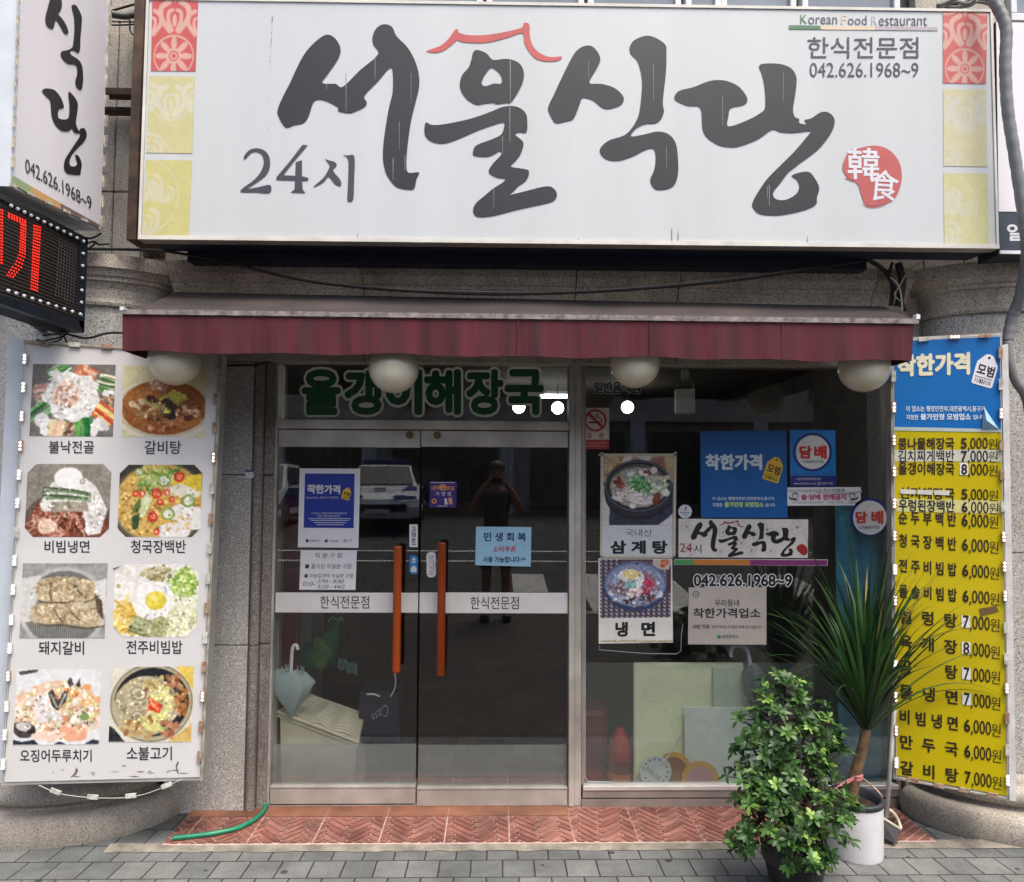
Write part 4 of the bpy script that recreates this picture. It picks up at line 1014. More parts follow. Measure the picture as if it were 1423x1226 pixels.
ROOFP = z2([(365, 210), (420, 190), (455, 160), (480, 125), (492, 122), (500, 137), (540, 146), (610, 145), (690, 132), (755, 115), (762, 98), (775, 95), (787, 105), (788, 150), (802, 192), (832, 221), (872, 236), (920, 234), (905, 250), (860, 254), (815, 243), (785, 213), (765, 175), (757, 137), (700, 155), (620, 175), (560, 178), (507, 173), (490, 166), (465, 187), (432, 210), (400, 218), (372, 215)])
SIK0 = z2([(1015, 190), (1045, 192), (1070, 220), (1078, 250), (1060, 290), (1032, 342), (1080, 346), (1130, 360), (1163, 385), (1175, 410), (1160, 435), (1110, 450), (1080, 440), (1050, 415), (1020, 405), (1002, 407), (990, 440), (968, 490), (940, 500), (895, 508), (875, 480), (863, 445), (885, 395), (920, 320), (960, 240), (985, 206)])
SIK1 = z2([(1270, 148), (1312, 160), (1345, 185), (1350, 215), (1348, 300), (1335, 420), (1340, 460), (1325, 495), (1300, 510), (1265, 511), (1225, 530), (1204, 562), (1260, 554), (1315, 542), (1360, 554), (1388, 590), (1397, 650), (1397, 720), (1375, 770), (1310, 782), (1283, 745), (1300, 700), (1306, 650), (1296, 613), (1260, 620), (1210, 645), (1150, 663), (1100, 655), (1076, 625), (1086, 600), (1120, 576), (1180, 556), (1220, 510), (1240, 455), (1250, 350), (1243, 290), (1228, 248), (1205, 225), (1199, 195), (1220, 165)])
DANG = z3([(-18, 405), (0, 376), (60, 360), (110, 340), (150, 331), (200, 335), (250, 360), (282, 405), (270, 432), (215, 446), (205, 480), (203, 521), (270, 501), (330, 470), (356, 440), (352, 350), (340, 300), (330, 275), (350, 263), (420, 265), (465, 285), (485, 325), (478, 400), (470, 450), (477, 482), (495, 490), (497, 508), (530, 512), (516, 496), (545, 488), (580, 465), (610, 462), (635, 480), (641, 512), (620, 560), (570, 620), (500, 672), (478, 690), (450, 712), (420, 752), (388, 795), (400, 820), (440, 823), (482, 800), (496, 770), (487, 742), (465, 722), (530, 707), (560, 735), (578, 775), (568, 815), (565, 842), (520, 865), (430, 885), (380, 887), (330, 880), (303, 850), (310, 820), (340, 770), (370, 730), (410, 690), (440, 660), (480, 620), (530, 560), (540, 541), (470, 548), (420, 545), (385, 535), (330, 572), (270, 597), (225, 607), (170, 600), (120, 570), (98, 530), (90, 445), (40, 437), (0, 421)])
BRUSH = [[SEO], [OUL0, OUL1], [OUL2], [SIK0], [SIK1], [DANG]]
a = Art(pl)
for p in BRUSH: a.poly(p, .0025, 0, 3)
a.build('brush_lettering', GREYV, sgn)
ROOFRED = flat('faded red vinyl', (190, 84, 82), .45, var=.06)
a = Art(pl); a.poly([ROOFP], .0025, 0, 3); a.build('roof_emblem', ROOFRED, sgn)
TWO = z1([(1003, 648), (1022, 622), (1050, 611), (1085, 618), (1108, 645), (1111, 685), (1097, 720), (1062, 748), (1022, 776), (1062, 771), (1112, 762), (1110, 795), (1050, 792), (992, 791), (1000, 775), (1045, 742), (1075, 705), (1086, 668), (1078, 638), (1055, 626), (1032, 632), (1010, 656)])
FOUR = [z1([(1245, 597), (1266, 599), (1210, 665), (1165, 722), (1215, 724), (1217, 668), (1243, 660), (1243, 726), (1270, 733), (1268, 744), (1243, 745), (1246, 782), (1258, 795), (1196, 793), (1212, 780), (1214, 744), (1137, 741), (1138, 730), (1190, 668)])]
SI = [z1([(1338, 655), (1352, 660), (1378, 668), (1386, 684), (1370, 702), (1401, 742), (1402, 766), (1378, 758), (1352, 728), (1330, 752), (1288, 771), (1330, 734), (1352, 698), (1356, 680)]), z2([(20, 640), (40, 641), (67, 645), (66, 740), (62, 822), (42, 830), (38, 818), (42, 720), (41, 655)])]
a = Art(pl); a.poly([TWO], .0025, 0, 3)
for p in FOUR: a.poly([p], .0025)
for p in SI: a.poly([p], .0025, 0, 3)
DARKTXT = flat('slate print', (62, 64, 74), .45)
a.build('hours_lettering', DARKTXT, sgn)
GREEN = flat('leaf green print', (96, 146, 102), .45); TAN = flat('tan print', (214, 196, 168), .45); MAUVE = flat('mauve print', (176, 166, 172), .45); PALE = flat('pale mauve print', (196, 190, 200), .45)
a = Art(pl)
a.text('K', (1112, 21, 1121, 33.4), .0025, 1, 0); a.text('orean', (1123, 24.5, 1163, 34), .0025, 0, -.004); a.text('F', (1169, 21.6, 1176, 34), .0025, 2, -.002); a.text('ood', (1178, 22, 1204, 35), .0025, 0, -.004); a.text('R', (1211, 22.4, 1219, 35), .0025, 3, -.002); a.text('estaurant', (1221, 24, 1288, 36.2), .0025, 0, -.004)
a.poly([(1096, 35.5), (1140, 36.2), (1140, 41.5), (1096, 41)], .0025, 1); a.poly([(1140, 36.2), (1215, 37.2), (1215, 42.3), (1140, 41.5)], .0025, 2); a.poly([(1215, 37.2), (1303, 38.4), (1303, 43.2), (1215, 42.3)], .0025, 4)
a.text('한식전문점', (1122, 52, 1276, 81.5), .0025, 0, .004); a.text('042.626.1968~9', (1125, 87.5, 1276, 107.5), .0025, 0, 0)
a.build('phone_lettering', [DARKTXT, flat('deep green print', (70, 118, 84), .45), TAN, PALE, MAUVE], sgn)
a = Art(pl)
a.poly([z3([(720, 618), (800, 600), (860, 615), (903, 660), (918, 720), (905, 788), (870, 832), (800, 848), (765, 836), (750, 800), (738, 762), (715, 742), (690, 725), (673, 690), (690, 640)])], .0025, 0, 4)
SEALB = [z3([(684, 735), (700, 741), (722, 752), (714, 744), (694, 731)]), z3([(752, 838), (775, 852), (815, 855), (860, 842), (820, 850), (780, 848)])]
for p in SEALB: a.poly([p], .0028, 0, 3)
a.text('韓', [(1176, 204), (1222, 207), (1221, 249), (1178, 250)], .0035, 1, .014); a.text('食', [(1210, 235), (1250, 239), (1246, 280), (1206, 279)], .0035, 1, .012)
a.build('seal_emblem', [flat('brick red print', (182, 88, 86), .45), flat('sign white print', (214, 216, 224), .45)], sgn)
RB, RF_ = (192, 88, 86), (206, 164, 152)
for q, kd, c, fg, s in (([(212, -6), (276, -5), (272, 99.5), (210, 99)], 'red', RB, RF_, 1), ([(208, 106), (271, 107), (267.5, 213.5), (203.5, 212.5)], 'half', (196, 192, 144), (202, 200, 178), 2), ([(203, 222.5), (267.2, 223.3), (262.5, 328), (197.8, 327)], 'side', (196, 192, 130), (200, 198, 168), 3),
                       ([(1310, 14), (1372, 15), (1370, 117), (1310, 116)], 'red', (194, 100, 96), RF_, 4), ([(1310.5, 124), (1370.5, 125), (1372, 232), (1311, 231)], 'half', (200, 196, 160), (200, 199, 184), 5), ([(1311, 240.5), (1372.4, 241.5), (1374, 345), (1312, 344.5)], 'side', (198, 196, 148), (200, 199, 176), 6)):
    lotus(s, c, fg, kd).build('ornament_panel', pl, q, .002, sgn)

a = Art(pl); r = random.Random(12)
sc_ = [(2, 708, 250, 430, 3.2), (2, 706, 442, 590, 3), (2, 676, 560, 640, 2), (2, 152, 240, 330, 2.4), (2, 33, 300, 460, 2.4), (2, 226, 650, 745, 2.4), (2, 275, 640, 705, 2.6), (2, 252, 500, 620, 1.6), (2, 1296, 260, 420, 2), (3, 372, 760, 850, 3), (3, 364, 768, 820, 2.2), (3, 430, 300, 420, 1.8), (1, 1345, 340, 372, 2), (2, 300, 300, 430, 1.6), (2, 1030, 250, 330, 1.6), (3, 180, 400, 520, 1.8), (2, 640, 770, 860, 1.8), (2, 1350, 600, 700, 1.8)]
for k, (z, x, y0_, y1_, w_) in enumerate(sc_):
    zz_ = (z1, z2, z3)[z - 1]; a.poly([zz_([(x - w_ / 2, y0_), (x + w_ / 2, y0_ + 4), (x + w_ * .3, y1_), (x - w_ * .2, y1_ - 3)])], .0036 + k * .00001, 0)
a.build('scratches', flat('pale scratches', (150, 150, 150), .6), sgn)
a = Art(pl)
for k in range(34):
    y = 65 + 210 * r.random() ** 1.1 if k < 26 else 340 + 400 * r.random(); x = 1121 - (y - 65) * .045 + r.uniform(-1.5, 1.5); h = r.uniform(2, 9) if k < 26 else 3
    a.poly([z1([(x - 1.4, y), (x + 1.2, y + 1), (x + 1, y + h), (x - 1, y + h * .8)])], .0036 + k * .00001)
for k in range(7):
    x = 240 + 1120 * r.random(); y = 329 + (x - 240) * .0115 - r.random() * 3; l = 3 + 14 * r.random() ** 2
    a.poly([(x - .35, y - l), (x + .35, y - l * .9), (x + .6, y + 2), (x - .6, y + 2)], .0036 + .0005 + k * .00001)
a.build('grime', flat('sign grime', (128, 126, 120), .9), sgn)

# ------------------------------------------------------------------ awning
AF, AB = -0.78, -0.23
awn = thing('awning', 'dusty maroon fabric awning with grey weathered top over the doors', 'awning', tuple(U(720, 490, -.5)))
def streaky(name, c, c2, c3):
    m = M(name, c, .85, var=.2, vs=11, streak=True, c2=c2, bump=.2, bs=400); return m
MAROON = streaky('faded maroon canvas', (92, 25, 37), (60, 24, 32), None)
TOPF = M('sooty awning top', (62, 54, 54), .95, var=.25, vs=3.0, c2=(38, 34, 34), bump=.3, bs=40)
f0, f1 = U(169, 431, AF), U(1276, 444, AF); k0, k1 = U(244, 406, AB), U(1229, 426, AB)
V = []; nx, ny = 60, 5
for j in range(ny + 1):
    for i in range(nx + 1):
        u, v = i / nx, j / ny; p = (f0 * (1 - u) + f1 * u) * (1 - v) + (k0 * (1 - u) + k1 * u) * v
        V.append((p.x, p.y, p.z - .012 * math.sin(math.pi * v) * (1 + .4 * math.sin(u * 23))))
F = [(j * (nx + 1) + i, j * (nx + 1) + i + 1, (j + 1) * (nx + 1) + i + 1, (j + 1) * (nx + 1) + i) for j in range(ny) for i in range(nx)]
n0 = len(V); V += [(v[0], v[1], v[2] - .006) for v in V]; F += [tuple(n0 + i for i in f[::-1]) for f in F]
mk('roof_fabric', V, F, TOPF, awn)
va = PY(AF).hit([(170, 438), (1270, 452), (1268, 501), (170, 487.5)])
V = []; nx, ny = 140, 6
for j in range(ny + 1):
    for i in range(nx + 1):
        u, v = i / nx, j / ny; p = (va[0] * (1 - u) + va[1] * u) * (1 - v) + (va[3] * (1 - u) + va[2] * u) * v
        V.append((p[0], p[1] + .006 * v * math.sin(u * 71 + 2 * math.sin(u * 9)) + .004 * v * math.sin(u * 190), p[2] + .004 * v * math.sin(u * 41) - .006 * v * abs(math.sin(u * 9.4))))
F = [(j * (nx + 1) + i, (j + 1) * (nx + 1) + i, (j + 1) * (nx + 1) + i + 1, j * (nx + 1) + i + 1) for j in range(ny) for i in range(nx)]
n0 = len(V); V += [(v[0], v[1] + .004, v[2]) for v in V]; F += [tuple(n0 + i for i in f[::-1]) for f in F]
mk('valance', V, F, MAROON, awn)
for s, (c, a_, bk) in enumerate(((va[0], va[3], k0), (va[1], va[2], k1))):
    b = MB(); sx = .004 if s == 0 else -.004
    f = [(c[0], AF + .006, c[2]), (a_[0], AF + .006, a_[2]), (bk.x if 0 else a_[0], AB, a_[2]), (c[0], AB, bk.z - .03)]
    b.prism(f, [(x + sx, y, z) for x, y, z in f]); b.build('side_flap', MAROON, awn)
b = MB(); b.slab(PY(AF), [(168.5, 430.5), (1276, 443.5), (1275.5, 450.5), (168.5, 437)], .03, .008)
b.build('front_rail', M('chipped white rail', (150, 142, 138), .7, var=.25, vs=24, c2=(78, 70, 68), cov=.6), awn)
b = MB(); b.slab(PY(AF), [(168, 427), (174, 427), (173, 432), (168, 432)], .03, .01); b.slab(PY(AF), [(1272, 437), (1277, 438), (1277, 444), (1272, 444)], .03, .01); b.build('end_cap', WHITE, awn)
for k in range(1, 6):
    x = 170 + 1100 * k / 6; y = 438 + 14 * k / 6
    b = MB(); b.slab(PY(AF), [(x - 1, y), (x + 1, y), (x + .8, y + 48.5), (x - 1.2, y + 48.5)], .002, .0045); b.build('seam', MAROON, awn)
b = MB(); zc = U(700, 478, -.5).z
b.bbox(f0.x + .02, f1.x - .02, -.64, -.60, zc, zc + .03, .004)
for xx in (f0.x + .15, 0, f1.x - .15): b.bbox(xx - .015, xx + .015, AF + .03, -.1, zc + .031, zc + .055, .003)
b.build('support_arm', STEEL2, awn)

# globes under the awning
GLOBE = M('yellowed opal globe', (226, 221, 200), .18, var=.07, vs=2.0, spec=.6)
first = None
for px, py, lab in ((243, 501, 'opal globe lamp hanging in front of the food picture board'), (547.5, 512, 'opal globe lamp hanging before the green lettering over the doors'), (882.5, 505, 'opal globe lamp hanging just right of the middle post, above the chicken soup poster'), (1200.5, 511, 'opal globe lamp hanging beside the yellow price board')):
    c = U(px, py, -.62); r = 34.6 * 3.4 / 1000
    if first is None:
        t = thing('globe_lamp', lab, 'lamp', tuple(c), 'globe lamps under the awning')
        b = MB(); b.sphere(c, r, 40, 24); b.build('glass_globe', GLOBE, t, smooth=True)
        b = MB(); b.lathe(c, [(.02, r - .006), (.05, r - .004), (.052, r + .02), (.02, r + .03)], 24); b.build('collar', M('white plastic collar', (200, 198, 190), .4), t)
        b = MB(); b.tube([c + Vector((0, 0, r + .02)), c + Vector((0, 0, r + .055))], .008, 8); b.build('stem', STEEL2, t)
        first = t; c0 = c
    else: dup(first, tuple(c), lab)

# ------------------------------------------------------------------ food picture board on the left
def along(q, n):
    p = [np.array(a, float) for a in q]; L = [np.linalg.norm(p[i + 1] - p[i]) for i in range(len(p) - 1)]; T = sum(L); out = []
    for k in range(n):
        s = (k + .5) / n * T; i = 0
        while s > L[i]: s -= L[i]; i += 1
        d = (p[i + 1] - p[i]) / L[i]; out.append((p[i] + d * s, d))
    return out
LEDW = M('lit white diode', (255, 255, 255), .2, var=0, emit=2.2)
MODW = M('clear plastic module', (206, 206, 198), .25, var=.2, vs=30); MODR = M('rust stained module', (126, 84, 62), .5, var=.3, vs=40, c2=(176, 160, 140)); WIRE = flat('white flex wire', (196, 192, 182), .5)
BLKW = flat('black rubber cable', (26, 25, 25), .45)
def light_string(pl, runs, label, group):
    p0 = pl.hit([runs[0][0][0]])[0]
    t = thing('light_string', label, 'light string', tuple(p0), group)
    for pts, n, off, lit_p, rust in runs:
        pts3 = [pl.hit([q], .010)[0] for q in pts]
        for (c, d) in along(pts, n):
            jit = (rnd.random() - .5) * 3; c = c + d * jit
            nrm = np.array([-d[1], d[0]])
            L, Wd = 7.5, 3.0
            q = [c - d * L - nrm * Wd, c + d * L - nrm * Wd, c + d * L + nrm * Wd, c - d * L + nrm * Wd]
            b = MB(); b.slab(pl, [tuple(v) for v in q], .008, .014); mm = b.build('diode_module', MODR if rnd.random() < rust else MODW, t)
            if rnd.random() < lit_p:
                for k in (-1, 0, 1):
                    e = c + d * k * 4.8; pt = pl.hit([tuple(e)], .016)[0]; b = MB(); b.sphere(pt, .005, 8, 6); b.build('lit_diode', LEDW, mm)
        b = MB(); b.tube(spline(pts3, 6), .0016, 6); b.build('wire', WIRE, t)
lb = PV((34, 800, -.56), (300, 800, -.43))
t = thing('food_picture_board', 'white light box with eight captioned food pictures leaning before the left column', 'menu board', tuple(lb.hit([(140, 1088)])[0]))
b = MB(); b.slab(lb, [(33, 473), (309, 490), (282, 1085), (1, 1092)], .11, -.004); b.build('casing', M('aluminium light box casing', (186, 186, 184), .4, .3, var=.1), t)
def yellowed(name):
    m = M(name, (212, 212, 212), .35, var=.03, vs=2.0)
    return m
b = MB(); b.slab(lb, [(36.5, 478), (304, 493.5), (277.5, 1080), (6, 1087)], .003, 0); b.build('face_sheet', yellowed('white acrylic sheet'), t)
b = MB(); b.slab(lb, [(7, 468), (31, 470), (-2, 1092), (-24, 1092)], .06, -.03); b.build('side_panel', M('pale blue white panel', (196, 206, 216), .4, var=.04), t)
b = MB(); b.slab(lb, [(304.5, 494), (309, 494.5), (282, 1085), (278, 1085)], .01, .004); b.slab(lb, [(33, 473), (309, 490), (309, 494), (33, 477.5)], .01, .004); b.build('edge_trim', M('grimy trim', (170, 164, 150), .5, .1, var=.2, vs=14), t)
for fn, q, cut in ((dish_octopus, [(46, 506), (161, 507), (157, 607), (41, 606)], 0), (dish_ribsoup, [(172, 508), (287, 509), (284, 608), (169, 607)], 0), (dish_coldmix, [(39, 645), (155.5, 645), (151, 746.5), (34, 746)], .1), (dish_soybean, [(167, 646), (282, 646), (278, 746.5), (163, 746)], .1),
                   (dish_grill, [(32, 783), (150, 783), (145.5, 887), (27, 887)], 0), (dish_eggrice, [(160, 784), (277, 784), (273, 885.5), (157, 885)], .12), (dish_seafood, [(24, 930), (141, 930), (138, 1034.5), (18, 1035.5)], 0), (dish_bulgogi, [(155, 927), (270, 926), (266, 1031.5), (151, 1031.5)], 0)):
    fn().build('dish_picture', lb, q, .0012, t, cut)
CAP = flat('caption print', (44, 46, 54), .4)
for s, q in (('불낙전골', (68, 612.5, 131, 630.5)), ('갈비탕', (201, 612.5, 252, 631.5)), ('비빔냉면', (62, 751, 124.5, 768.5)), ('청국장백반', (182, 750.5, 258.5, 769)), ('돼지갈비', (54, 891, 117, 910)), ('전주비빔밥', (176, 890, 253.5, 909)), ('오징어두루치기', (28, 1041.5, 127.5, 1059)), ('소불고기', (176, 1037.5, 239, 1056.5))):
    a = Art(lb); a.text(s, q, .0012, 0, .014); a.build('caption', CAP, t)
GRIME = flat('grime scratches', (104, 98, 88), .9)
a = Art(lb); r = random.Random(5)
for i in range(16):
    x, y = 60 + r.random() * 190, 1070 + r.random() * 12 - (6 if r.random() < .3 else 0); l = 3 + r.random() * 14; h = .3 + r.random() * .6
    a.poly([(x, y), (x + l * .5, y - h), (x + l, y - h * .3), (x + l * .6, y + h)], .0012 + i * .00002)
for p in ([(106, 1066), (109, 1070), (106, 1076), (98, 1080), (104, 1074)], [(247, 1058), (249, 1058), (246, 1066), (249, 1076), (246, 1072), (244, 1064)], [(157, 790), (170, 786), (158, 792)]): a.poly(p, .002)
a.build('grime', GRIME, t)
light_string(lb, [([(37, 480), (31, 600), (22, 780), (12, 960), (5, 1080)], 15, 0, .95, .1), ([(303, 492), (298, 620), (291, 780), (283, 950), (277, 1072)], 14, 0, .35, .5), ([(40, 477), (120, 480), (180, 484), (300, 492)], 6, 0, 0, .4), ([(55, 1090), (90, 1103), (150, 1108), (200, 1103), (256, 1081)], 4, 0, 0, 0)], 'string of white diode modules around the food picture board', 'diode strings round the boards')

# ------------------------------------------------------------------ yellow price board on the right
rb = PV((1241, 800, -.44), (1396, 800, -.58))
t = thing('price_board', 'tall yellow price list board with blue header leaning before the right column', 'menu board', tuple(rb.hit([(1320, 1098)])[0]))
b = MB(); b.slab(rb, [(1238, 470), (1393, 462), (1402.5, 1112), (1241, 1083)], .11, -.004); b.build('casing', M('rusting light box casing', (180, 176, 168), .45, .2, var=.15, vs=12), t)
YEL = M('yellow acrylic', (194, 176, 10), .3, var=.05, vs=2.5); BLUH = M('blue print sheet', (8, 104, 178), .35, var=.05, vs=3)
b = MB(); b.slab(rb, [(1243, 597), (1391.5, 600), (1399, 1106), (1245, 1077)], .003, 0); b.build('price_sheet', YEL, t)
b = MB(); b.slab(rb, [(1242.5, 474.5), (1390, 468), (1391.4, 599.5), (1243, 596.5)], .003, .0005); b.build('header_sheet', BLUH, t)
b = MB(); b.slab(rb, [(1391.5, 480), (1400.5, 478), (1412, 1113), (1402.5, 1112)], .05, .004); b.build('white_edge', M('white metal edge', (214, 214, 212), .4, var=.08, vs=10), t)
b = MB(); b.slab(rb, [(1243, 593.5), (1300, 594.5), (1391, 597), (1391.5, 601), (1243, 598.5)], .002, .002); b.build('seam_strip', flat('bare seam', (176, 190, 186), .5), t)
CREAM = flat('cream cut letters', (226, 222, 190), .4); WV = flat('white cut letters', (214, 226, 236), .4)
def price_tag(a, cx, cy, s, rot, lift, mi_b, mi_t, hole=0):
    """house-shaped hanging label with two syllables and a bar code"""
    R_ = lambda p: (cx + s * (p[0] * math.cos(rot) - p[1] * math.sin(rot)), cy + s * (p[0] * math.sin(rot) + p[1] * math.cos(rot)))
    a.poly([R_(p) for p in ((0, -1.25), (.25, -1.2), (.72, -.6), (.75, -.4), (.75, .9), (.65, 1), (-.65, 1), (-.75, .9), (-.75, -.4), (-.72, -.6), (-.25, -1.2))], lift, mi_b)
    a.circ(*R_((0, -1.0)), s * .09, lift + .0004, mi_t)
    a.text('모범', [R_(p) for p in ((-.6, -.5), (.62, -.5), (.62, .28), (-.6, .28))], lift + .0006, mi_t, .03)
    a.poly([R_(p) for p in ((-.62, .42), (.62, .42), (.62, .46), (-.62, .46))], lift + .0006, mi_t)
    x = -.55; r = random.Random(8)
    while x < .5:
        w = .03 + .07 * r.random(); a.poly([R_(p) for p in ((x, .56), (x + w, .56), (x + w, .86), (x, .86))], lift + .0006, mi_t); x += w + .04 + .05 * r.random()
a = Art(rb)
a.text('착한가격', [(1247, 493), (1348, 489), (1348, 521), (1247, 524)], .0022, 0, .05); a.build('title_lettering', CREAM, t)
a = Art(rb); price_tag(a, 1369, 517, 20, .28, .0022, 0, 1); a.build('tag_emblem', [WHITEP, BLACK], t)
a = Art(rb); a.text('이 업소는 행정안전부,대전광역시,동구가', [(1259, 564), (1369, 564.5), (1369, 572.5), (1259, 572.5)], .0022, 0, .02); a.text('지정한', (1259, 576.5, 1276, 583.5), .0022, 0, .02); a.text('물가안정 모범업소', [(1279, 575), (1349, 574.5), (1349, 584), (1279, 583.8)], .0022, 0, .03); a.text('입니다', (1352, 576.5, 1369, 583), .0022, 0, .02); a.build('header_lettering', WV, t)
b = MB(); f = rb.hit([(1367, 566), (1388, 597), (1364, 597)], .004); p3 = rb.hit([(1368, 585)], .03)[0]
b.add([f[0], f[1], f[2], p3], [(0, 3, 1), (3, 2, 1), (0, 2, 3)]); b.build('peeling_corner', flat('pale sheet back', (150, 186, 206), .5), t)
rowsP = [('콩나물해장국', '5', 617, 616, 0), ('김치찌게백반', '7', 634, 634, 1), ('올갱이해장국', '8', 651, 653, 0), ('선지해장국', '5', 685, 688, 3), ('우렁된장백반', '6', 702, 706, 2), ('순 두 부 백 반', '6', 719, 725, 4), ('청 국 장 백 반', '6', 751, 760, 4), ('전 주 비 빔 밥', '6', 786, 796, 4), ('돌 솥 비 빔 밥', '6', 821, 832, 4), ('설  렁  탕', '7', 856, 868, 5), ('육  개  장', '8', 891, 906, 5), ('곰        탕', '7', 926, 941, 5), ('물  냉  면', '7', 960, 977, 5), ('비 빔 냉 면', '6', 995, 1014, 6), ('만  두  국', '6', 1030, 1050, 6), ('갈  비  탕', '7', 1066, 1087, 6)]
STRIPW = flat('grey white overlay strip', (196, 196, 176), .5); STRIPY = flat('faded yellow strip', (206, 200, 130), .5); BRN = flat('dark brown cut letters', (46, 34, 22), .4)
a = Art(rb); a.poly([(1243.5, 625.5), (1391.7, 625), (1391.8, 641.5), (1243.5, 641.5)], .0012, 0); a.poly([(1245, 693), (1392.6, 696), (1392.8, 714), (1245, 711)], .0012, 1)
a.build('overlay_strip', [STRIPW, STRIPY], t)
for nm, d, yl, yr, kd in rowsP:
    s = (yr - yl) / 137.0; Y = lambda x, dy=0: yl + s * (x - 1250) + dy
    h = 8.5 if kd < 4 else 9.5 if kd == 4 else 10
    a = Art(rb); xl_, xr_ = 1248 + (yl - 617) * .006, (1326 if kd < 4 else 1328) + (yl - 617) * .008
    if nm == '선지해장국': xl_ = 1250
    a.text(nm, [(xl_, Y(xl_, -h)), (xr_, Y(xr_, -h)), (xr_, Y(xr_, h)), (xl_, Y(xl_, h))], .0022, 0, .024 if kd != 1 else .012)
    a.build('name_lettering', BRN if kd not in (1, 2) else INK, t); a = Art(rb)
    xo = (yl - 617) * .012
    x0 = 1335 + xo
    g = 1 if kd == 5 else 0
    xa, xb = x0, x0 + 9.5
    if kd in (5,) or nm == '올갱이해장국':
        a.poly([(xa - 2, Y(xa, -9)), (xb + .5, Y(xb, -9)), (xb + .5, Y(xb, 8)), (xa - 2, Y(xa, 8))], .0024, 1)
    a.text(d, [(xa, Y(xa, -h + 1)), (xb - 1, Y(xb, -h + 1)), (xb - 1, Y(xb, h - 1)), (xa, Y(xa, h - 1))], .0032, 0, .02 if kd == 5 else .03)
    a.text(',', [(xb + .2, Y(xb, h - 3)), (xb + 2.6, Y(xb, h - 3)), (xb + 2.6, Y(xb, h + 3)), (xb + .2, Y(xb, h + 3))], .0032, 0, .02)
    xa, xb = x0 + 13.2, x0 + 37.5
    a.text('000', [(xa, Y(xa, -h + .5)), (xb, Y(xb, -h + .5)), (xb, Y(xb, h - .5)), (xa, Y(xa, h - .5))], .0022, 0, .006)
    xa, xb = x0 + 38, x0 + 51
    a.text('원', [(xa, Y(xa, -h + 2)), (xb, Y(xb, -h + 2)), (xb, Y(xb, h)), (xa, Y(xa, h))], .0022, 0, -.004)
    a.build('price_lettering', [BRN if kd != 1 and kd != 2 else INK, WHITEP], t)
a = Art(rb)
for i in range(3): a.poly([(1251 + i * 23.5, 680 + i * .6), (1272 + i * 23.5, 680.6 + i * .6), (1272 + i * 23.5, 687 + i * .8), (1251 + i * 23.5, 686 + i * .8)], .0036)
a.build('masking_tape', flat('white tape', (204, 204, 194), .5), t)
a = Art(rb); a.poly([(1360, 846), (1384, 842), (1388, 850), (1363, 856)], .0026); a.build('brown_tape', flat('brown tape', (106, 86, 50), .5), t)
light_string(rb, [([(1241, 500), (1242, 640), (1243, 800), (1244, 960), (1245, 1080)], 13, 0, .45, .45), ([(1389, 470), (1391, 640), (1395, 800), (1398, 960), (1399.5, 1104)], 15, 0, .4, .75), ([(1262, 474), (1300, 470), (1388, 466)], 3, 0, .4, .6), ([(1248, 1079), (1300, 1090), (1396, 1107)], 4, 0, 0, .9)], 'string of rusty diode modules around the yellow price board', 'diode strings round the boards')

# ------------------------------------------------------------------ projecting signs on the left
xs = U(145, 200, -.36).x
ps = PX(xs)
t = thing('projecting_sign', 'white projecting sign box with vertical brush letters, top left corner', 'sign', tuple(ps.hit([(80, 290)])[0]))
FACE = M('white projecting face', (226, 224, 230), .42, var=.025, vs=2.5, streak=True)
fq = ps.hit([(24, -160), (152, -160), (141, 321), (16, 259)])
zt_ = 4.75
y0, y1 = fq[3][1], fq[2][1]
zb0, zb1 = fq[3][2], fq[2][2]
# the lower edge is level: take the mean of both measured heights
zb_ = (zb0 + zb1) / 2
b = MB(); b.prism([(xs - .006, y0, zb0), (xs - .006, y1, zb1), (xs - .006, y1, zt_), (xs - .006, y0, zt_)], [(xs - .30, y0, zb0), (xs - .30, y1, zb1), (xs - .30, y1, zt_), (xs - .30, y0, zt_)]); b.build('sign_box', M('white sign casing', (214, 222, 228), .4, var=.04), t)
b = MB(); b.box(xs - .005, xs, y0 + .02, y1 - .015, max(zb0, zb1) + .0, zt_ - .02); 
b = MB(); b.prism([(xs, y0 + .012, zb0 + .012), (xs, y1 - .012, zb1 + .012), (xs, y1 - .012, zt_ - .01), (xs, y0 + .012, zt_ - .01)], [(xs - .0055, y0 + .012, zb0 + .012), (xs - .0055, y1 - .012, zb1 + .012), (xs - .0055, y1 - .012, zt_ - .01), (xs - .0055, y0 + .012, zt_ - .01)]); b.build('sign_face', FACE, t)
p1_ = lambda p: [(x / 5.108, y / 5.108) for x, y in p]
a = Art(ps)
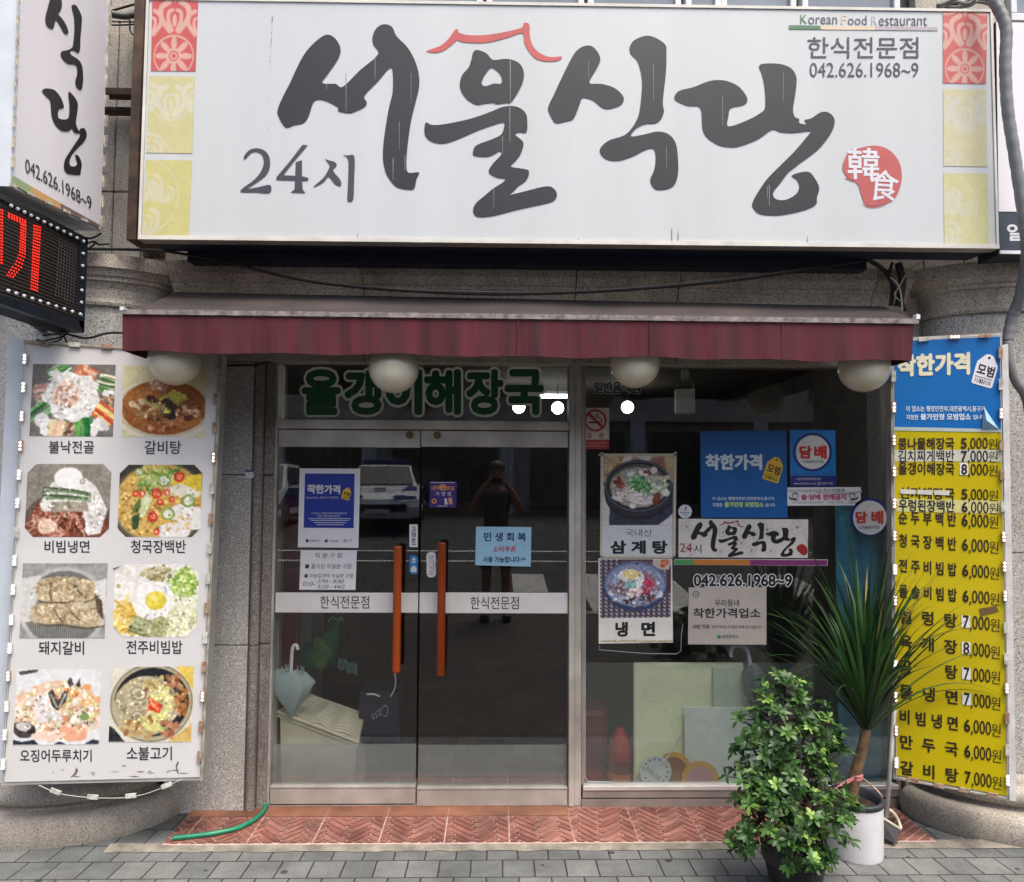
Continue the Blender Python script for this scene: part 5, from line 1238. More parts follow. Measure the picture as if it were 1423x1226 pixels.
for p in ([(335, 60), (348, 10), (362, -25), (400, -35), (428, -15), (437, 35), (427, 78), (412, 102), (440, 135), (465, 175), (482, 222), (476, 243), (455, 240), (435, 205), (405, 155), (390, 148), (382, 180), (368, 208), (330, 185), (318, 130)],
          [(505, 50), (515, 35), (540, 42), (575, 110), (577, 170), (568, 270), (565, 350), (550, 378), (525, 362), (500, 365), (495, 382), (520, 402), (555, 425), (580, 470), (587, 560), (575, 637), (540, 620), (532, 575), (545, 530), (542, 475), (525, 460), (480, 455), (450, 430), (428, 395), (435, 365), (470, 358), (500, 345), (515, 320), (525, 220), (522, 120)],
          [(295, 648), (318, 628), (380, 638), (420, 680), (440, 720), (450, 765), (420, 775), (408, 800), (414, 840), (460, 848), (485, 830), (490, 750), (482, 655), (512, 672), (548, 730), (545, 800), (535, 870), (550, 918), (562, 934), (562, 918), (595, 910), (613, 960), (590, 1010), (550, 1050), (530, 1072), (505, 1105), (490, 1145), (498, 1178), (530, 1180), (545, 1160), (530, 1110), (537, 1098), (560, 1115), (577, 1165), (570, 1215), (563, 1241), (510, 1240), (466, 1226), (450, 1180), (460, 1130), (490, 1080), (530, 1020), (568, 955), (530, 945), (505, 915), (488, 930), (440, 932), (395, 895), (365, 830), (357, 740), (350, 710), (312, 672)]):
    a.poly([p1_(p)], .0025, 0, 3)
a.build('brush_lettering', GREYV, t)
a = Art(ps); a.text('042.626.1968~9', [(34.5, 219.5), (126, 274), (127.5, 292.5), (34.5, 239.5)], .0025, 0, .006); a.build('phone_lettering', DARKTXT, t)
a = Art(ps); a.poly([(16.5, 243), (42, 258.5), (42, 270.5), (16.5, 255)], .0015, 0); a.poly([(42, 258.5), (84, 282.5), (84, 291), (42, 270.5)], .0015, 1); a.poly([(84, 282.5), (139, 313), (139, 317), (84, 291)], .0015, 2)
a.build('colour_band', [flat('pale green print', (150, 172, 130), .45), flat('pale orange print', (206, 164, 112), .45), flat('dull plum print', (126, 104, 104), .45)], t)
CLIPM = M('grimy white clips', (196, 190, 176), .5, var=.2, vs=30)
for k in range(11):
    f = k / 10; q0 = (17 + (141 - 17) * f, 259 + 60 * f); b = MB()
    if k % 2 == 0: b.slab(ps, [(q0[0] - 4, q0[1] - 5), (q0[0] + 5, q0[1] - 1), (q0[0] + 5, q0[1] + 3), (q0[0] - 4, q0[1] - 1)], .006, .006); b.build('edge_clip', CLIPM, t)
for k in range(12):
    y = -8 + k * 28; x = 152 - (y) * .034
    b = MB(); b.slab(ps, [(x - 1.5, y), (x + 1.8, y), (x + 1.6, y + 16), (x - 1.6, y + 16)], .008, .008); b.build('edge_clip', CLIPM, t); x = 24.5 - y * .034
    if y < 240: b = MB(); b.slab(ps, [(x - 1.2, y), (x + 1.8, y), (x + 1.2, y + 16), (x - 1.8, y + 16)], .008, .008); b.build('edge_clip', CLIPM, t)
# LED matrix sign underneath
xs2 = xs - .035
p2 = PX(xs2)
t = thing('led_message_sign', 'black LED message board with red lit letters under the projecting sign', 'LED sign', tuple(p2.hit([(60, 445)])[0]))
c4 = p2.hit([(-10, 264), (118, 331), (113, 463), (-10, 420)])
ya, yb_ = c4[0][1], c4[1][1]
b = MB(); b.prism([(xs2 - .012, ya, c4[0][2]), (xs2 - .012, yb_, c4[1][2]), (xs2 - .012, yb_, c4[2][2]), (xs2 - .012, ya, c4[3][2])], [(xs2 - .13, ya, c4[0][2]), (xs2 - .13, yb_, c4[1][2]), (xs2 - .13, yb_, c4[2][2]), (xs2 - .13, ya, c4[3][2])]); b.build('casing', M('blue black casing', (26, 32, 44), .4, var=.15), t)
CASE = MATS['blue black casing']
for q in ([(-10, 264), (118, 331), (118, 340), (-10, 273)], [(-10, 407), (113, 447), (113, 463), (-10, 420)], [(108, 333.5), (118.5, 331), (113, 463), (106, 450)]): b.slab(p2, q, .03, .014)
b.build('frame', CASE, t)
b = MB(); b.slab(p2, [(-10, 272), (109, 334), (107, 447), (-10, 408)], .004, 0); b.build('matrix_panel', flat('black matrix panel', (34, 28, 26), .6), t)
LC = lambda u, v: quad_map([(-10, 272), (109, 334), (107, 447), (-10, 408)], np.array([[u, v]]))[0]
b = MB(); lit = MB(); dim = MB()
for j in range(25): q = [LC(0, j / 25 + .012), LC(1, j / 25 + .012), LC(1, j / 25 + .026), LC(0, j / 25 + .026)]; b.slab(p2, [tuple(v) for v in q], .003, .003)
b.build('louvre', flat('dark louvre', (62, 54, 48), .6), t)
GLY = ["##..######..##....", "##.......#..##....", ".#.......#..##....", ".#......##..##....", ".#......##..##....", "##......#...##....", "##.....##...##....", "#.....##....##....", "#...###.....##....", "....##......##...."]
zc_ = lambda px, py: (px / 4.714, 220 + py / 4.714)
def dots(mb, q, n1, n2, s):
    for i in range(n1):
        for j in range(n2):
            u = (i + .5) / n1; v = (j + .5) / n2; p = p2.hit([tuple(quad_map(q, np.array([[u, v]]))[0])], .006)[0]
            mb.add([(p[0], p[1] - s, p[2] - s * .7), (p[0], p[1] + s, p[2] - s * .7), (p[0], p[1] + s, p[2] + s * .7), (p[0], p[1] - s, p[2] + s * .7)], [(0, 1, 2, 3)])
for q, n1, n2 in (([zc_(40, 350), zc_(165, 405), zc_(165, 445), zc_(40, 390)], 7, 3), ([zc_(125, 420), zc_(165, 440), zc_(160, 640), zc_(115, 620)], 3, 11), ([zc_(115, 620), zc_(160, 640), zc_(135, 730), zc_(80, 700)], 3, 4), ([zc_(70, 700), zc_(130, 725), zc_(80, 790), zc_(25, 770)], 3, 4),
                  ([zc_(210, 430), zc_(262, 445), zc_(240, 880), zc_(190, 860)], 4, 22), ([zc_(-20, 325), zc_(14, 335), zc_(10, 700), zc_(-20, 690)], 2, 18)): dots(lit, q, n1, n2, .0044)
lit.build('lit_diodes', M('lit red diode', (255, 40, 26), .3, var=0, emit=1.1), t)
dots(dim, [zc_(375, 520), zc_(500, 575), zc_(480, 960), zc_(345, 900)], 7, 26, .0028); dim.build('unlit_diodes', flat('unlit white diode', (128, 124, 132), .4), t)
for q in [zc_(45 + 43.5 * k, 312 + 21 * k) for k in range(12)] + [zc_(524 - 3 * k, 545 + 80 * k) for k in range(7)] + [zc_(25 + 53 * k, 868 + 17 * k) for k in range(10)]:
    b = MB(); b.sphere(p2.hit([q], .018)[0], .008, 8, 6); b.build('border_diode', flat('pearl diode dome', (196, 206, 214), .25), t)
t2 = U(70, 455, -.5)
t = thing('sign_bracket', 'grey steel arm holding the LED board to the wall', 'bracket', tuple(U(70, 470, -.2)))
b = MB(); b.tube([U(14, 428, -.75), U(76, 468, -.02)], .022, 4); b.tube([U(30, 420, -.6), U(60, 468, -.02)], .012, 4); b.build('arm', M('grey steel', (112, 114, 116), .45, .5, var=.15), t)
b = MB(); b.bbox(t2.x - .02, t2.x + .1, -.03, .02, U(60, 478, 0).z, U(60, 455, 0).z, .004); b.build('junction_box', flat('grey box', (120, 124, 126), .5), t)
# blue fascia of the shop next door, far left
c0_, c1_ = U(-60, 418, -.06), U(36, 520, -.06)
b = MB(); b.bbox(c0_.x - 1.5, c1_.x, -.07, .02, c1_.z - .35, c0_.z, .006); o = b.build('blue_signboard', M('blue painted panel', (96, 126, 176), .5, var=.12, vs=4), None, label='plain blue signboard on the wall at the far left edge, under the LED board', cat='sign')
# neighbour's sign, top right
np_ = PY(-.5)
t = thing('neighbour_sign', 'white and navy sign board cut off at the right edge', 'sign', tuple(U(1410, 352, -.45)))
b = MB(); b.slab(np_, [(1384, 30), (1560, 32), (1560, 357), (1389, 354)], .16, -.004); b.build('sign_box', M('dark sign side', (50, 54, 66), .5), t)
b = MB(); b.slab(np_, [(1384.5, 31), (1560, 33), (1560, 296), (1388, 294)], .003, 0); b.build('sign_face', FACE, t)
b = MB(); b.slab(np_, [(1388, 295), (1560, 297), (1560, 350), (1389, 348)], .003, 0); b.build('navy_band', flat('navy print', (46, 56, 72), .45), t)
b = MB(); b.slab(np_, [(1389, 348.5), (1560, 350.5), (1560, 356), (1389, 353)], .012, .006); b.build('trim', WHITE, t)
a = Art(np_); a.text('일', (1399, 311, 1422, 335), .001, 0, .03); a.text('반', (1427, 311, 1449, 335), .001, 0, .03); a.build('lettering', flat('white print', (216, 220, 226), .45), t)
# flexible conduit
t = thing('flexible_conduit', 'grey flexible conduit hanging down the right edge past the capital', 'conduit', tuple(U(1405, 510, -.5)))
cp = [U(1368, -12, -.57), U(1385, 8, -.6), U(1398, 40, -.62), U(1397, 90, -.62), U(1400, 150, -.62), U(1409, 210, -.62), U(1421, 290, -.62), U(1427, 350, -.6), U(1418, 410, -.5), U(1407, 440, -.45), U(1400, 475, -.44)]
sp_ = spline(cp, 12); b = MB()
rr = [.027 * (1.0 if i % 4 else .93) for i in range(len(sp_))]
b.tube(sp_, rr, 14); b.build('hose', M('grey ribbed plastic', (122, 124, 126), .5, var=.1), t, smooth=True)
sp2 = spline([U(1400, 475, -.46), U(1402, 500, -.46), U(1412, 530, -.46), U(1428, 560, -.45), U(1436, 640, -.44)], 10)
b = MB(); b.tube(sp2, .022, 14); b.build('pipe_end', M('grey pipe', (128, 128, 130), .5), t, smooth=True)
# tangled cables on top of the sign, right
t = thing('cable_bundle', 'tangle of grey cables lying over the top right corner of the main sign', 'cables', tuple(U(1330, 14, -.45)))
for pts, r_ in (([(1306, 12), (1325, 4), (1345, 6), (1362, -6), (1385, 6), (1394, 22)], .012), ([(1310, 8), (1330, 10), (1352, -2), (1372, 2), (1388, 18)], .009), ([(1303, 9), (1316, 4), (1340, -8), (1366, -10)], .014), ([(1320, 12), (1345, 9), (1360, 3), (1380, 10), (1391, 30)], .007)):
    b = MB(); b.tube(spline([U(x, y, -.46 - .02 * i / len(pts)) for i, (x, y) in enumerate(pts)], 8), r_, 8); b.build('cable', M('dusty grey cable', (86, 86, 86), .6, var=.2), t, smooth=True)
# pale box and dark window beyond the right column
b = MB(); c = U(1410, 600, -.1); d = U(1412, 1105, -.1); b.bbox(c.x, c.x + .6, -.12, .25, d.z, c.z, .012); o = b.build('roller_shutter_box', M('cream painted metal', (196, 190, 178), .5, var=.08), None, label='cream metal cabinet at the right edge beside the column', cat='cabinet')
o.name = 'metal_cabinet'
b = MB(); c = U(1411, 492, -.02); d = U(1416, 598, -.02); b.bbox(c.x, c.x + .9, -.03, .02, d.z, c.z, .006); f = b.build('side_window', M('side window frame', (120, 116, 112), .5), bld)
b = MB(); b.box(c.x + .03, c.x + .87, -.036, -.031, d.z + .03, c.z - .03); b.build('pane', flat('dark window pane', (30, 32, 38), .15), f)

# ------------------------------------------------------------------ loose cables on the front
def cable(pts, r_, label, mat=BLKW, nm='power_cable', group=None):
    b = MB(); b.tube(spline([U(*p) for p in pts], 10), r_, 7)
    return b.build(nm, mat, None, label=label, cat='cable', smooth=True, group=group)
cable([(80, 346, -.15), (180, 347, -.3), (235, 350, -.3), (320, 366, -.3), (430, 391, -.3), (560, 404, -.3), (700, 409, -.3), (850, 404, -.3), (1000, 392, -.3), (1110, 377, -.3), (1200, 362, -.3)], .0075, 'long black cable sagging across the lintel between sign and awning')
cable([(390, 383, -.29), (500, 398, -.29), (640, 405, -.29), (800, 405, -.29), (960, 393, -.29), (1080, 379, -.29), (1190, 364, -.29)], .0035, 'thin pale wire sagging just above the long black cable', flat('pale grey wire', (150, 146, 138), .5))
cable([(690, 362, -.26), (740, 369, -.26), (800, 371, -.26), (870, 367, -.26), (930, 362, -.26)], .003, 'short thin dark wire hooked under the middle of the sign')
t = thing('hanging_cables', 'black wires twisted together in the corner left of the right capital', 'cables', tuple(U(1245, 425, -.2)))
for pts, r_, m_ in (([(1205, 360, -.25), (1228, 375, -.25), (1240, 395, -.25), (1238, 425, -.22)], .012, BLKW), ([(1240, 365, -.28), (1236, 385, -.28), (1248, 405, -.28), (1258, 432, -.25)], .008, BLKW), ([(1285, 362, -.3), (1262, 378, -.3), (1250, 398, -.3), (1243, 410, -.28), (1254, 420, -.27)], .0035, flat('pale green wire', (160, 166, 140), .5)), ([(1238, 386, -.29), (1250, 400, -.29), (1254, 432, -.27)], .004, WIRE), ([(1248, 366, -.27), (1254, 390, -.27), (1248, 426, -.24)], .02, BLKW)):
    b = MB(); b.tube(spline([U(*p) for p in pts], 8), r_, 7); b.build('wire', m_, t, smooth=True)
t = thing('sign_cables', 'frayed black cables hanging between projecting sign and wall', 'cables', tuple(U(125, 345, -.2)))
for pts in ([(112, 330, -.34), (128, 331, -.3), (141, 324, -.3)], [(115, 340, -.34), (130, 336, -.28), (138, 340, -.25), (151, 339, -.2)], [(112, 345, -.34), (124, 345, -.3), (132, 338, -.28)]):
    b = MB(); b.tube(spline([U(*p) for p in pts], 8), .005, 6); b.build('wire', BLKW, t, smooth=True)
t = thing('wall_cables', 'dark cables and insulator high on the wall between the two top left signs', 'cables', tuple(U(170, 40, -.1)))
for pts, r_ in (([(155, 20, -.15), (175, 22, -.12), (190, 18, -.1), (198, 10, -.08)], .02), ([(155, 35, -.15), (185, 34, -.1), (205, 30, -.1)], .005), ([(180, 25, -.12), (182, 45, -.12), (195, 52, -.12), (206, 56, -.12)], .005), ([(156, 15, -.1), (180, 8, -.1), (196, 4, -.1)], .006)):
    b = MB(); b.tube(spline([U(*p) for p in pts], 8), r_, 8); b.build('cable', BLKW if r_ < .01 else M('grey insulator', (104, 104, 104), .5), t, smooth=True)
cable([(300, 508, -.09), (330, 508, -.09), (358, 507, -.09), (372, 503, -.07), (392, 497, -.06)], .006, 'short black cable crossing the pilaster under the awning left end')
cable([(60, 466, -.38), (90, 464, -.38), (120, 470, -.38), (150, 463, -.38), (178, 463, -.38)], .006, 'two loose black cables lying on top of the food picture board')
t = thing('wire_knot', 'knot of dark wires under the LED board beside the bracket', 'cables', tuple(U(90, 470, -.4)))
for pts in ([(76, 452, -.42), (84, 460, -.42), (92, 475, -.45), (88, 482, -.45)], [(80, 455, -.42), (95, 458, -.42), (90, 466, -.44), (80, 470, -.45), (60, 474, -.5)], [(84, 450, -.42), (80, 462, -.42), (86, 470, -.44), (72, 476, -.5), (50, 472, -.52)]):
    b = MB(); b.tube(spline([U(*p) for p in pts], 8), .004, 6); b.build('wire', BLKW, t, smooth=True)
# green garden hose
hp = [G(368, 1127) + Vector((0, .02, .02)), U(366, 1130, -.10), U(352, 1140, -.2), U(330, 1150, -.28), U(300, 1155, -.33), U(268, 1157, -.36), U(240, 1155, -.38)]
hp = [Vector((p.x, p.y, max(.012, .012 if p.x > xl else gz(p.y) + .012))) for p in hp]
b = MB(); b.tube(spline(hp, 10), .0115, 10); b.build('garden_hose', M('green rubber hose', (22, 128, 96), .35, var=.1), None, label='short green hose lying on the step by the left pilaster', cat='hose', smooth=True)
# small address sticker on the pilaster
a = Art(PY(-.061)); a.poly(rect(341, 653, 354.5, 664.5), .0005, 0); a.poly(rect(341, 653, 354.5, 656.3), .001, 1); a.build('address_sticker', [WHITEP, flat('blue grey print', (86, 100, 140), .5)], None, label='tiny white and blue address sticker on the left pilaster', cat='sticker')

# ------------------------------------------------------------------ papers and stickers on the glass
gp = PY(-.001)
NAVY = flat('navy print', (30, 34, 70), .45); BLUE = M('sticker blue', (6, 92, 164), .35, var=.04, vs=5); ROYAL = M('royal blue print', (30, 52, 150), .4, var=.04, vs=5)
MAG = flat('magenta print', (186, 40, 110), .45); YELT = flat('yellow tag print', (228, 186, 50), .45); LIME = flat('lime print', (196, 222, 110), .45)
GREYT = flat('mid grey print', (110, 112, 120), .5); LW = flat('off white print', (210, 212, 216), .5); DB = flat('deep blue print', (26, 40, 120), .45)
def sheet(name, label, cat, q, mat, lift=.0005, group=None, bulge=0):
    f = gp.hit(q)
    t = thing(name, label, cat, tuple((f[2] + f[3]) / 2), group)
    b = MB(); b.slab(gp, q, .0009, .001); b.build('sheet', mat, t); return t
L1, L2, L3 = .0018, .0024, .0030
# blue notice on the left door
t = sheet('blue_poster', 'white bordered royal blue poster with a yellow price tag on the left door', 'poster', [(416.6, 651), (500.8, 651.5), (498, 761.5), (414, 760.5)], WHITEP)
a = Art(gp); a.poly([(424, 658), (493, 658.5), (491.6, 734), (422, 733.5)], L1); a.build('blue_panel', ROYAL, t)
a = Art(gp); a.text('착한가격', [(427, 673), (473, 674), (473, 687), (427, 686)], L2, 0, .05); a.text('Good Value', (426, 690, 443, 693), L2, 0); a.text('행정안전부 · 물가안정모범', (445, 690, 470, 693), L2, 0)
a.text('이 업소는 행정안전부,대전광역시가', (433, 712, 482, 715), L2, 0); a.text('지정한 착한가격업소입니다', (441, 716, 473, 719), L2, 0)
for y in (720.5, 723, 726, 728.8): a.poly(rect(428 + (y - 720) * 1.4, y, 488 - (y - 720) * 1.2, y + .8), L2)
a.build('white_lettering', LW, t)
a = Art(gp); price_tag(a, 481.5, 687, 7.6, .3, L2, 0, 1); a.build('tag_emblem', [YELT, BLACK], t)
a = Art(gp); a.circ(427, 751.5, 2.2, L1, 0); a.text('행정안전부', (431, 750, 444, 753.5), L1, 0); a.circ(453.5, 751.8, 2.4, L1, 1); a.text('대전광역시', (458, 750.4, 471, 753.8), L1, 1); a.text('동구', (477, 749.5, 489, 754), L1, 0, 0, .3); a.build('office_marks', [NAVY, flat('teal print', (30, 96, 100), .5)], t)
# handwritten notice
t = sheet('handwritten_notice', 'white handwritten job notice taped under the blue poster on the left door', 'notice', [(418, 764.5), (496, 764.8), (494, 820), (416, 819.5)], WHITEP)
PEN = flat('pen ink', (54, 56, 72), .6)
a = Art(gp); a.text('직 원 구 함', (438, 768.5, 476, 775.5), L1, 0, 0, .1); a.text('■ 홀서빙 하실분 구함', (424, 783.5, 489, 790.5), L1, 0, 0, .12); a.text('■ 주방일경력 하실분 구함', (423, 797.3, 491, 803.3), L1, 0, 0, .12); a.text('010-', (421, 808.5, 438, 814.5), L1, 0, 0, .25); a.text('3790 - 8183', (441, 805.4, 478, 810.6), L1, 0, 0, .25); a.text('3120 - 4462', (441, 812.8, 479, 818), L1, 0, 0, .25)
a.build('handwriting', PEN, t)
# small stickers near the handles
t = sheet('door_sticker', 'narrow white sticker with vertical black letters above the left handle', 'sticker', [(569, 729), (580.5, 729), (580.5, 760.5), (569, 760)], WHITEP)
a = Art(gp)
for i, c in enumerate('고정문'): a.text(c, (571.5, 732 + i * 8, 578, 738.5 + i * 8), L1, 0, .02)
a.poly(rect(572, 756, 578, 757.2), L1); a.build('lettering', INK, t)
t = sheet('blue_sticker', 'small blue and white rounded sticker just right of the left handle', 'sticker', smooth_poly([(570, 773), (579.5, 773), (580, 785), (579.5, 797), (570, 796.5), (569.5, 784)], 3), flat('sky blue print', (46, 132, 196), .4))
a = Art(gp); a.circ(575, 777.5, 2.4, L1); a.poly([(571, 790), (574, 786), (579, 789), (579, 795), (571, 795)], L1); a.poly(rect(572, 780.5, 578, 782), L1); a.build('white_print', LW, t)
t = sheet('door_sticker', 'white rounded sticker with worn vertical letters left of the right handle', 'sticker', smooth_poly([(593.5, 769.5), (604.5, 768.5), (605.5, 785), (605, 800.5), (594, 801), (593, 785)], 3), WHITEP)
a = Art(gp)
for i, c in enumerate('당기시오'): a.text(c, (596, 772 + i * 7, 602.5, 777.8 + i * 7), L1, 0, -.004)
a.build('lettering', GREYT, t)
t = sheet('purple_sticker', 'small purple square sticker with orange and white letters on the right door', 'sticker', [(597.5, 669), (635, 669.5), (634, 705.5), (596.5, 705)], flat('purple print', (58, 40, 120), .4))
a = Art(gp); a.text('대덕', [(599.5, 675.5), (609, 674.5), (609, 681.5), (599.5, 681.8)], L1, 0, .02); a.text('e', (609.5, 673, 621, 682), L1, 0, .04); a.text('로움', [(621, 675.5), (631.5, 676), (631.5, 681.8), (621, 681.5)], L1, 0, .02); a.text('가 맹 점', (605, 683.5, 626.5, 689.5), L1, 1, .01)
a.poly(rect(599, 670.3, 632, 671.2), L1, 1); a.poly([(617.5, 693), (621, 692.5), (622, 701), (618, 702)], L1, 1); a.poly([(623, 692), (628, 691.5), (629, 701), (624, 701.5)], L1, 0); a.poly(rect(607, 703, 622, 703.8), L1, 1); a.circ(603.5, 696.5, 3.6, L1, 0, rin=1.8)
a.build('print', [flat('warm orange print', (226, 150, 96), .4), LW], t)
t = sheet('coupon_notice', 'pale blue printed notice with navy and red lines on the right door', 'notice', [(661.5, 732), (738.5, 732.5), (737.5, 787.5), (660.5, 785.5)], flat('pale blue paper', (152, 196, 222), .6))
a = Art(gp); a.text('민 생 회 복', (672.5, 740, 731, 752.5), L1, 0, .03); a.text('소비쿠폰', (685, 759, 717, 767.5), L1, 1, .02); a.text('사용 가능합니다.^^', (671, 773.5, 731, 782), L1, 0, .03); a.build('lettering', [flat('marine print', (24, 62, 96), .45), REDV], t)
# no smoking sign
t = sheet('no_smoking_sign', 'white and red no smoking sticker at the top left of the window', 'sticker', rect(808.5, 567, 846.5, 624), flat('ivory sticker', (206, 198, 184), .45))
a = Art(gp); a.poly(rect(808.5, 611, 846.5, 624), L1); a.circ(827.5, 584.5, 15.6, L1, 0, rin=12.6)
c45 = math.cos(.76); a.poly([(827.5 - 12.5 * c45 + 1.4, 584.5 - 12.5 * c45 - 1.4), (827.5 + 12.5 * c45 + 1.4, 584.5 + 12.5 * c45 - 1.4), (827.5 + 12.5 * c45 - 1.4, 584.5 + 12.5 * c45 + 1.4), (827.5 - 12.5 * c45 - 1.4, 584.5 - 12.5 * c45 + 1.4)], L2)
a.text('금', (816, 602, 822.5, 609), L1, 0, .03); a.text('연', (832, 602, 838.5, 609), L1, 0, .03); a.build('red_print', flat('sign red print', (168, 46, 46), .45), t)
a = Art(gp); a.poly(rect(818.5, 586, 834, 588.4), L1 - .0002); 
for q in ([(835, 588.3), (835, 583.5), (832.5, 581), (828.5, 580.5), (827.5, 577.5), (829, 575), (832, 575.5), (831.5, 576.5), (829.5, 576.4), (829, 578), (830, 579.4), (833, 580), (836.4, 583), (836.5, 588.3)],): a.poly([q], L1 - .0002)
a.build('cigarette_symbol', BLACK, t)
a = Art(gp); a.text('국민건강증진법 제9조에 따라 금연구역입니다', (811, 614.5, 844, 616.8), L2, 0); a.text('위반시 과태료 부과', (816, 618.5, 840, 621), L2, 0); a.build('small_print', flat('pink white print', (226, 170, 160), .5), t)
# food posters
t = sheet('chicken_soup_poster', 'framed chicken soup poster hanging on the window above the cold noodle poster', 'poster', [(834.5, 632), (940, 632), (937.5, 775.5), (834, 774.5)], flat('poster paper', (204, 210, 214), .45))
dish_chickensoup().build('dish_picture', gp, [(838.5, 634.5), (936, 634.5), (935, 730), (838.5, 730)], L1, t)
a = Art(gp); a.text('국내산', (869, 735, 906, 745.5), L1, 0, -.008); a.text('삼 계 탕', (848, 751, 927.5, 770), L1, 0, .045); a.build('lettering', BLACK, t)
b = MB()
for q in (rect(832, 630.5, 940.5, 634), [(834.5, 629), (838, 629), (837, 774), (833.7, 774)], [(936.5, 628.5), (940, 628.5), (938, 775), (934.5, 775)], [(834, 772), (938, 773), (938, 775.5), (834, 775)]): b.slab(gp, q, .004, .006)
b.build('frame_strip', flat('ivory plastic strip', (196, 188, 170), .45), t)
t = sheet('cold_noodle_poster', 'cold noodle bowl poster with torn lower edge, below the chicken soup poster', 'poster', [(831.5, 776), (934, 776.5), (935, 893), (832, 894.5)], flat('wrinkled white paper', (212, 212, 206), .6))
dish_coldnoodle().build('dish_picture', gp, [(833.5, 777.5), (932.5, 777.5), (932, 858), (834, 859)], L1, t)
a = Art(gp); a.text('냉', (855, 864, 872.5, 885), L1, 0, .045); a.text('면', (891, 864, 910.5, 884), L1, 0, .045); a.build('lettering', BLACK, t)
a = Art(gp); r = random.Random(2)
for i in range(22): x = 834 + i * 4.6; a.poly([(x, 889 + r.random() * 2), (x + 4, 888 + r.random() * 2), (x + 4.6, 891 + r.random() * 2), (x, 892.5)], L1 + i * .00001)
a.build('torn_edge', flat('beige torn paper', (176, 162, 134), .8), t)
# blue good price poster
t = sheet('blue_poster', 'large plain blue poster with white title and yellow price tag on the window', 'poster', [(973, 599.5), (1092.5, 598.5), (1094.5, 719.5), (974, 719.5)], BLUE)
a = Art(gp); a.text('착한가격', [(980, 631), (1059, 631), (1059, 653.5), (980, 653.5)], L1, 0, .05); a.text('이 업소는 행정안전부,대전광역시,동구가', (990, 690.5, 1076, 695.5), L1, 0, .02); a.text('지정한', (990, 699, 1004, 704.5), L1, 0, .02); a.text('입니다', (1063, 699.5, 1077, 704.5), L1, 0, .02); a.build('white_lettering', WV, t)
a = Art(gp); a.text('물가안정 모범업소', (1006.5, 697.5, 1061, 705), L1, 0, .04); a.build('lime_lettering', LIME, t)
a = Art(gp); price_tag(a, 1074.5, 654, 15.5, .3, L1, 0, 1); a.build('tag_emblem', [YELT, BLACK], t)
# cigarette stickers
t = sheet('cigarette_sign', 'square blue tobacco sticker with round white centre at the window top right', 'sticker', [(1097.5, 597.5), (1160.5, 598), (1162, 676.5), (1098, 676)], flat('bright blue sticker', (28, 120, 196), .4))
a = Art(gp); a.poly([(1098, 661), (1162, 661.3), (1162, 676.5), (1098, 676)], L1, 0); a.circ(1129, 628.5, 27, L1, 0); a.circ(1129, 628.5, 23.5, L2, 1); a.text('담', (1110.5, 619.5, 1128, 637.5), L3, 2, .05); a.text('배', (1131, 619, 1148.5, 638), L3, 2, .05); a.text('CIGARETTES', (1115, 640, 1144, 643.5), L3, 3, .01)
a.text('판매인의 준수사항을 지켜주시기 바랍니다', (1101, 657, 1158, 659.8), L1, 0); a.text('사)한국담배판매인중앙회', (1106, 664, 1140, 668), L2, 1); a.text('www.kitowoa.co.kr ☎1644-1785', (1103, 669.5, 1157, 674), L2, 1); a.build('print', [DB, LW, REDV, BLACK], t)
t = sheet('age_limit_strip', 'white strip with crumpled top and magenta letters under the square tobacco sticker', 'sticker', [(1094, 677.5), (1196, 677), (1196, 702.5), (1094, 703)], WHITEP)
a = Art(gp); a.text('19세 미만 청소년에게', (1116, 679, 1173, 684.5), L1, 1, .02); a.text('술·담배 판매금지', (1113, 686.5, 1176, 695), L1, 0, .04); a.text('한국담배판매인중앙회  ·  여성가족부  ·  경찰청', (1101, 697, 1190, 700), L1, 1); a.build('lettering', [MAG, GREYT], t)
b = MB(); b.slab(gp, [(1094, 680.5), (1130, 680), (1170, 684), (1197, 681.5), (1197, 684), (1168, 687), (1130, 682.5), (1094, 683)], .002, .005); b.build('crumpled_fold', flat('creased paper', (192, 190, 192), .6), t)
for x, s in ((1105, 1), (1184, -1)):
    a = Art(gp); a.circ(x, 689, 4.6, L1, 0, rin=3.6); a.circ(x - 1.6, 688.5, .5, L1, 0, n=8); a.circ(x + 1.6, 688.5, .5, L1, 0, n=8); a.poly([(x - 4.5, 687), (x, 683.8), (x + 4.5, 687), (x + 3.5, 687.6), (x, 686), (x - 3.5, 687.6)], L2); a.poly([(x - 6 * s, 692), (x - 9 * s, 689), (x - 8 * s, 694), (x, 696), (x + 5 * s, 695)], L1 - .0003); a.build('face_symbol', flat('charcoal print', (60, 58, 62), .5), t)
t = sheet('round_cigarette_sign', 'round white tobacco sticker over the light blue curtain', 'sticker', [(1208 + 26.5 * math.cos(i * .2094), 718.5 + 26.8 * math.sin(i * .2094)) for i in range(30)], DB)
a = Art(gp); a.circ(1208.5, 719.5, 23.4, L1, 0, r2=23.8); a.text('담', (1188.5, 710.5, 1205, 727.5), L2, 1, .05); a.text('배', (1210.5, 709.5, 1227.5, 728.5), L2, 1, .05); a.text('CIGARETTES', (1193, 731, 1222, 734.8), L2, 2, .01); a.build('print', [LW, flat('sun faded red print', (196, 70, 56), .45), BLACK], t)
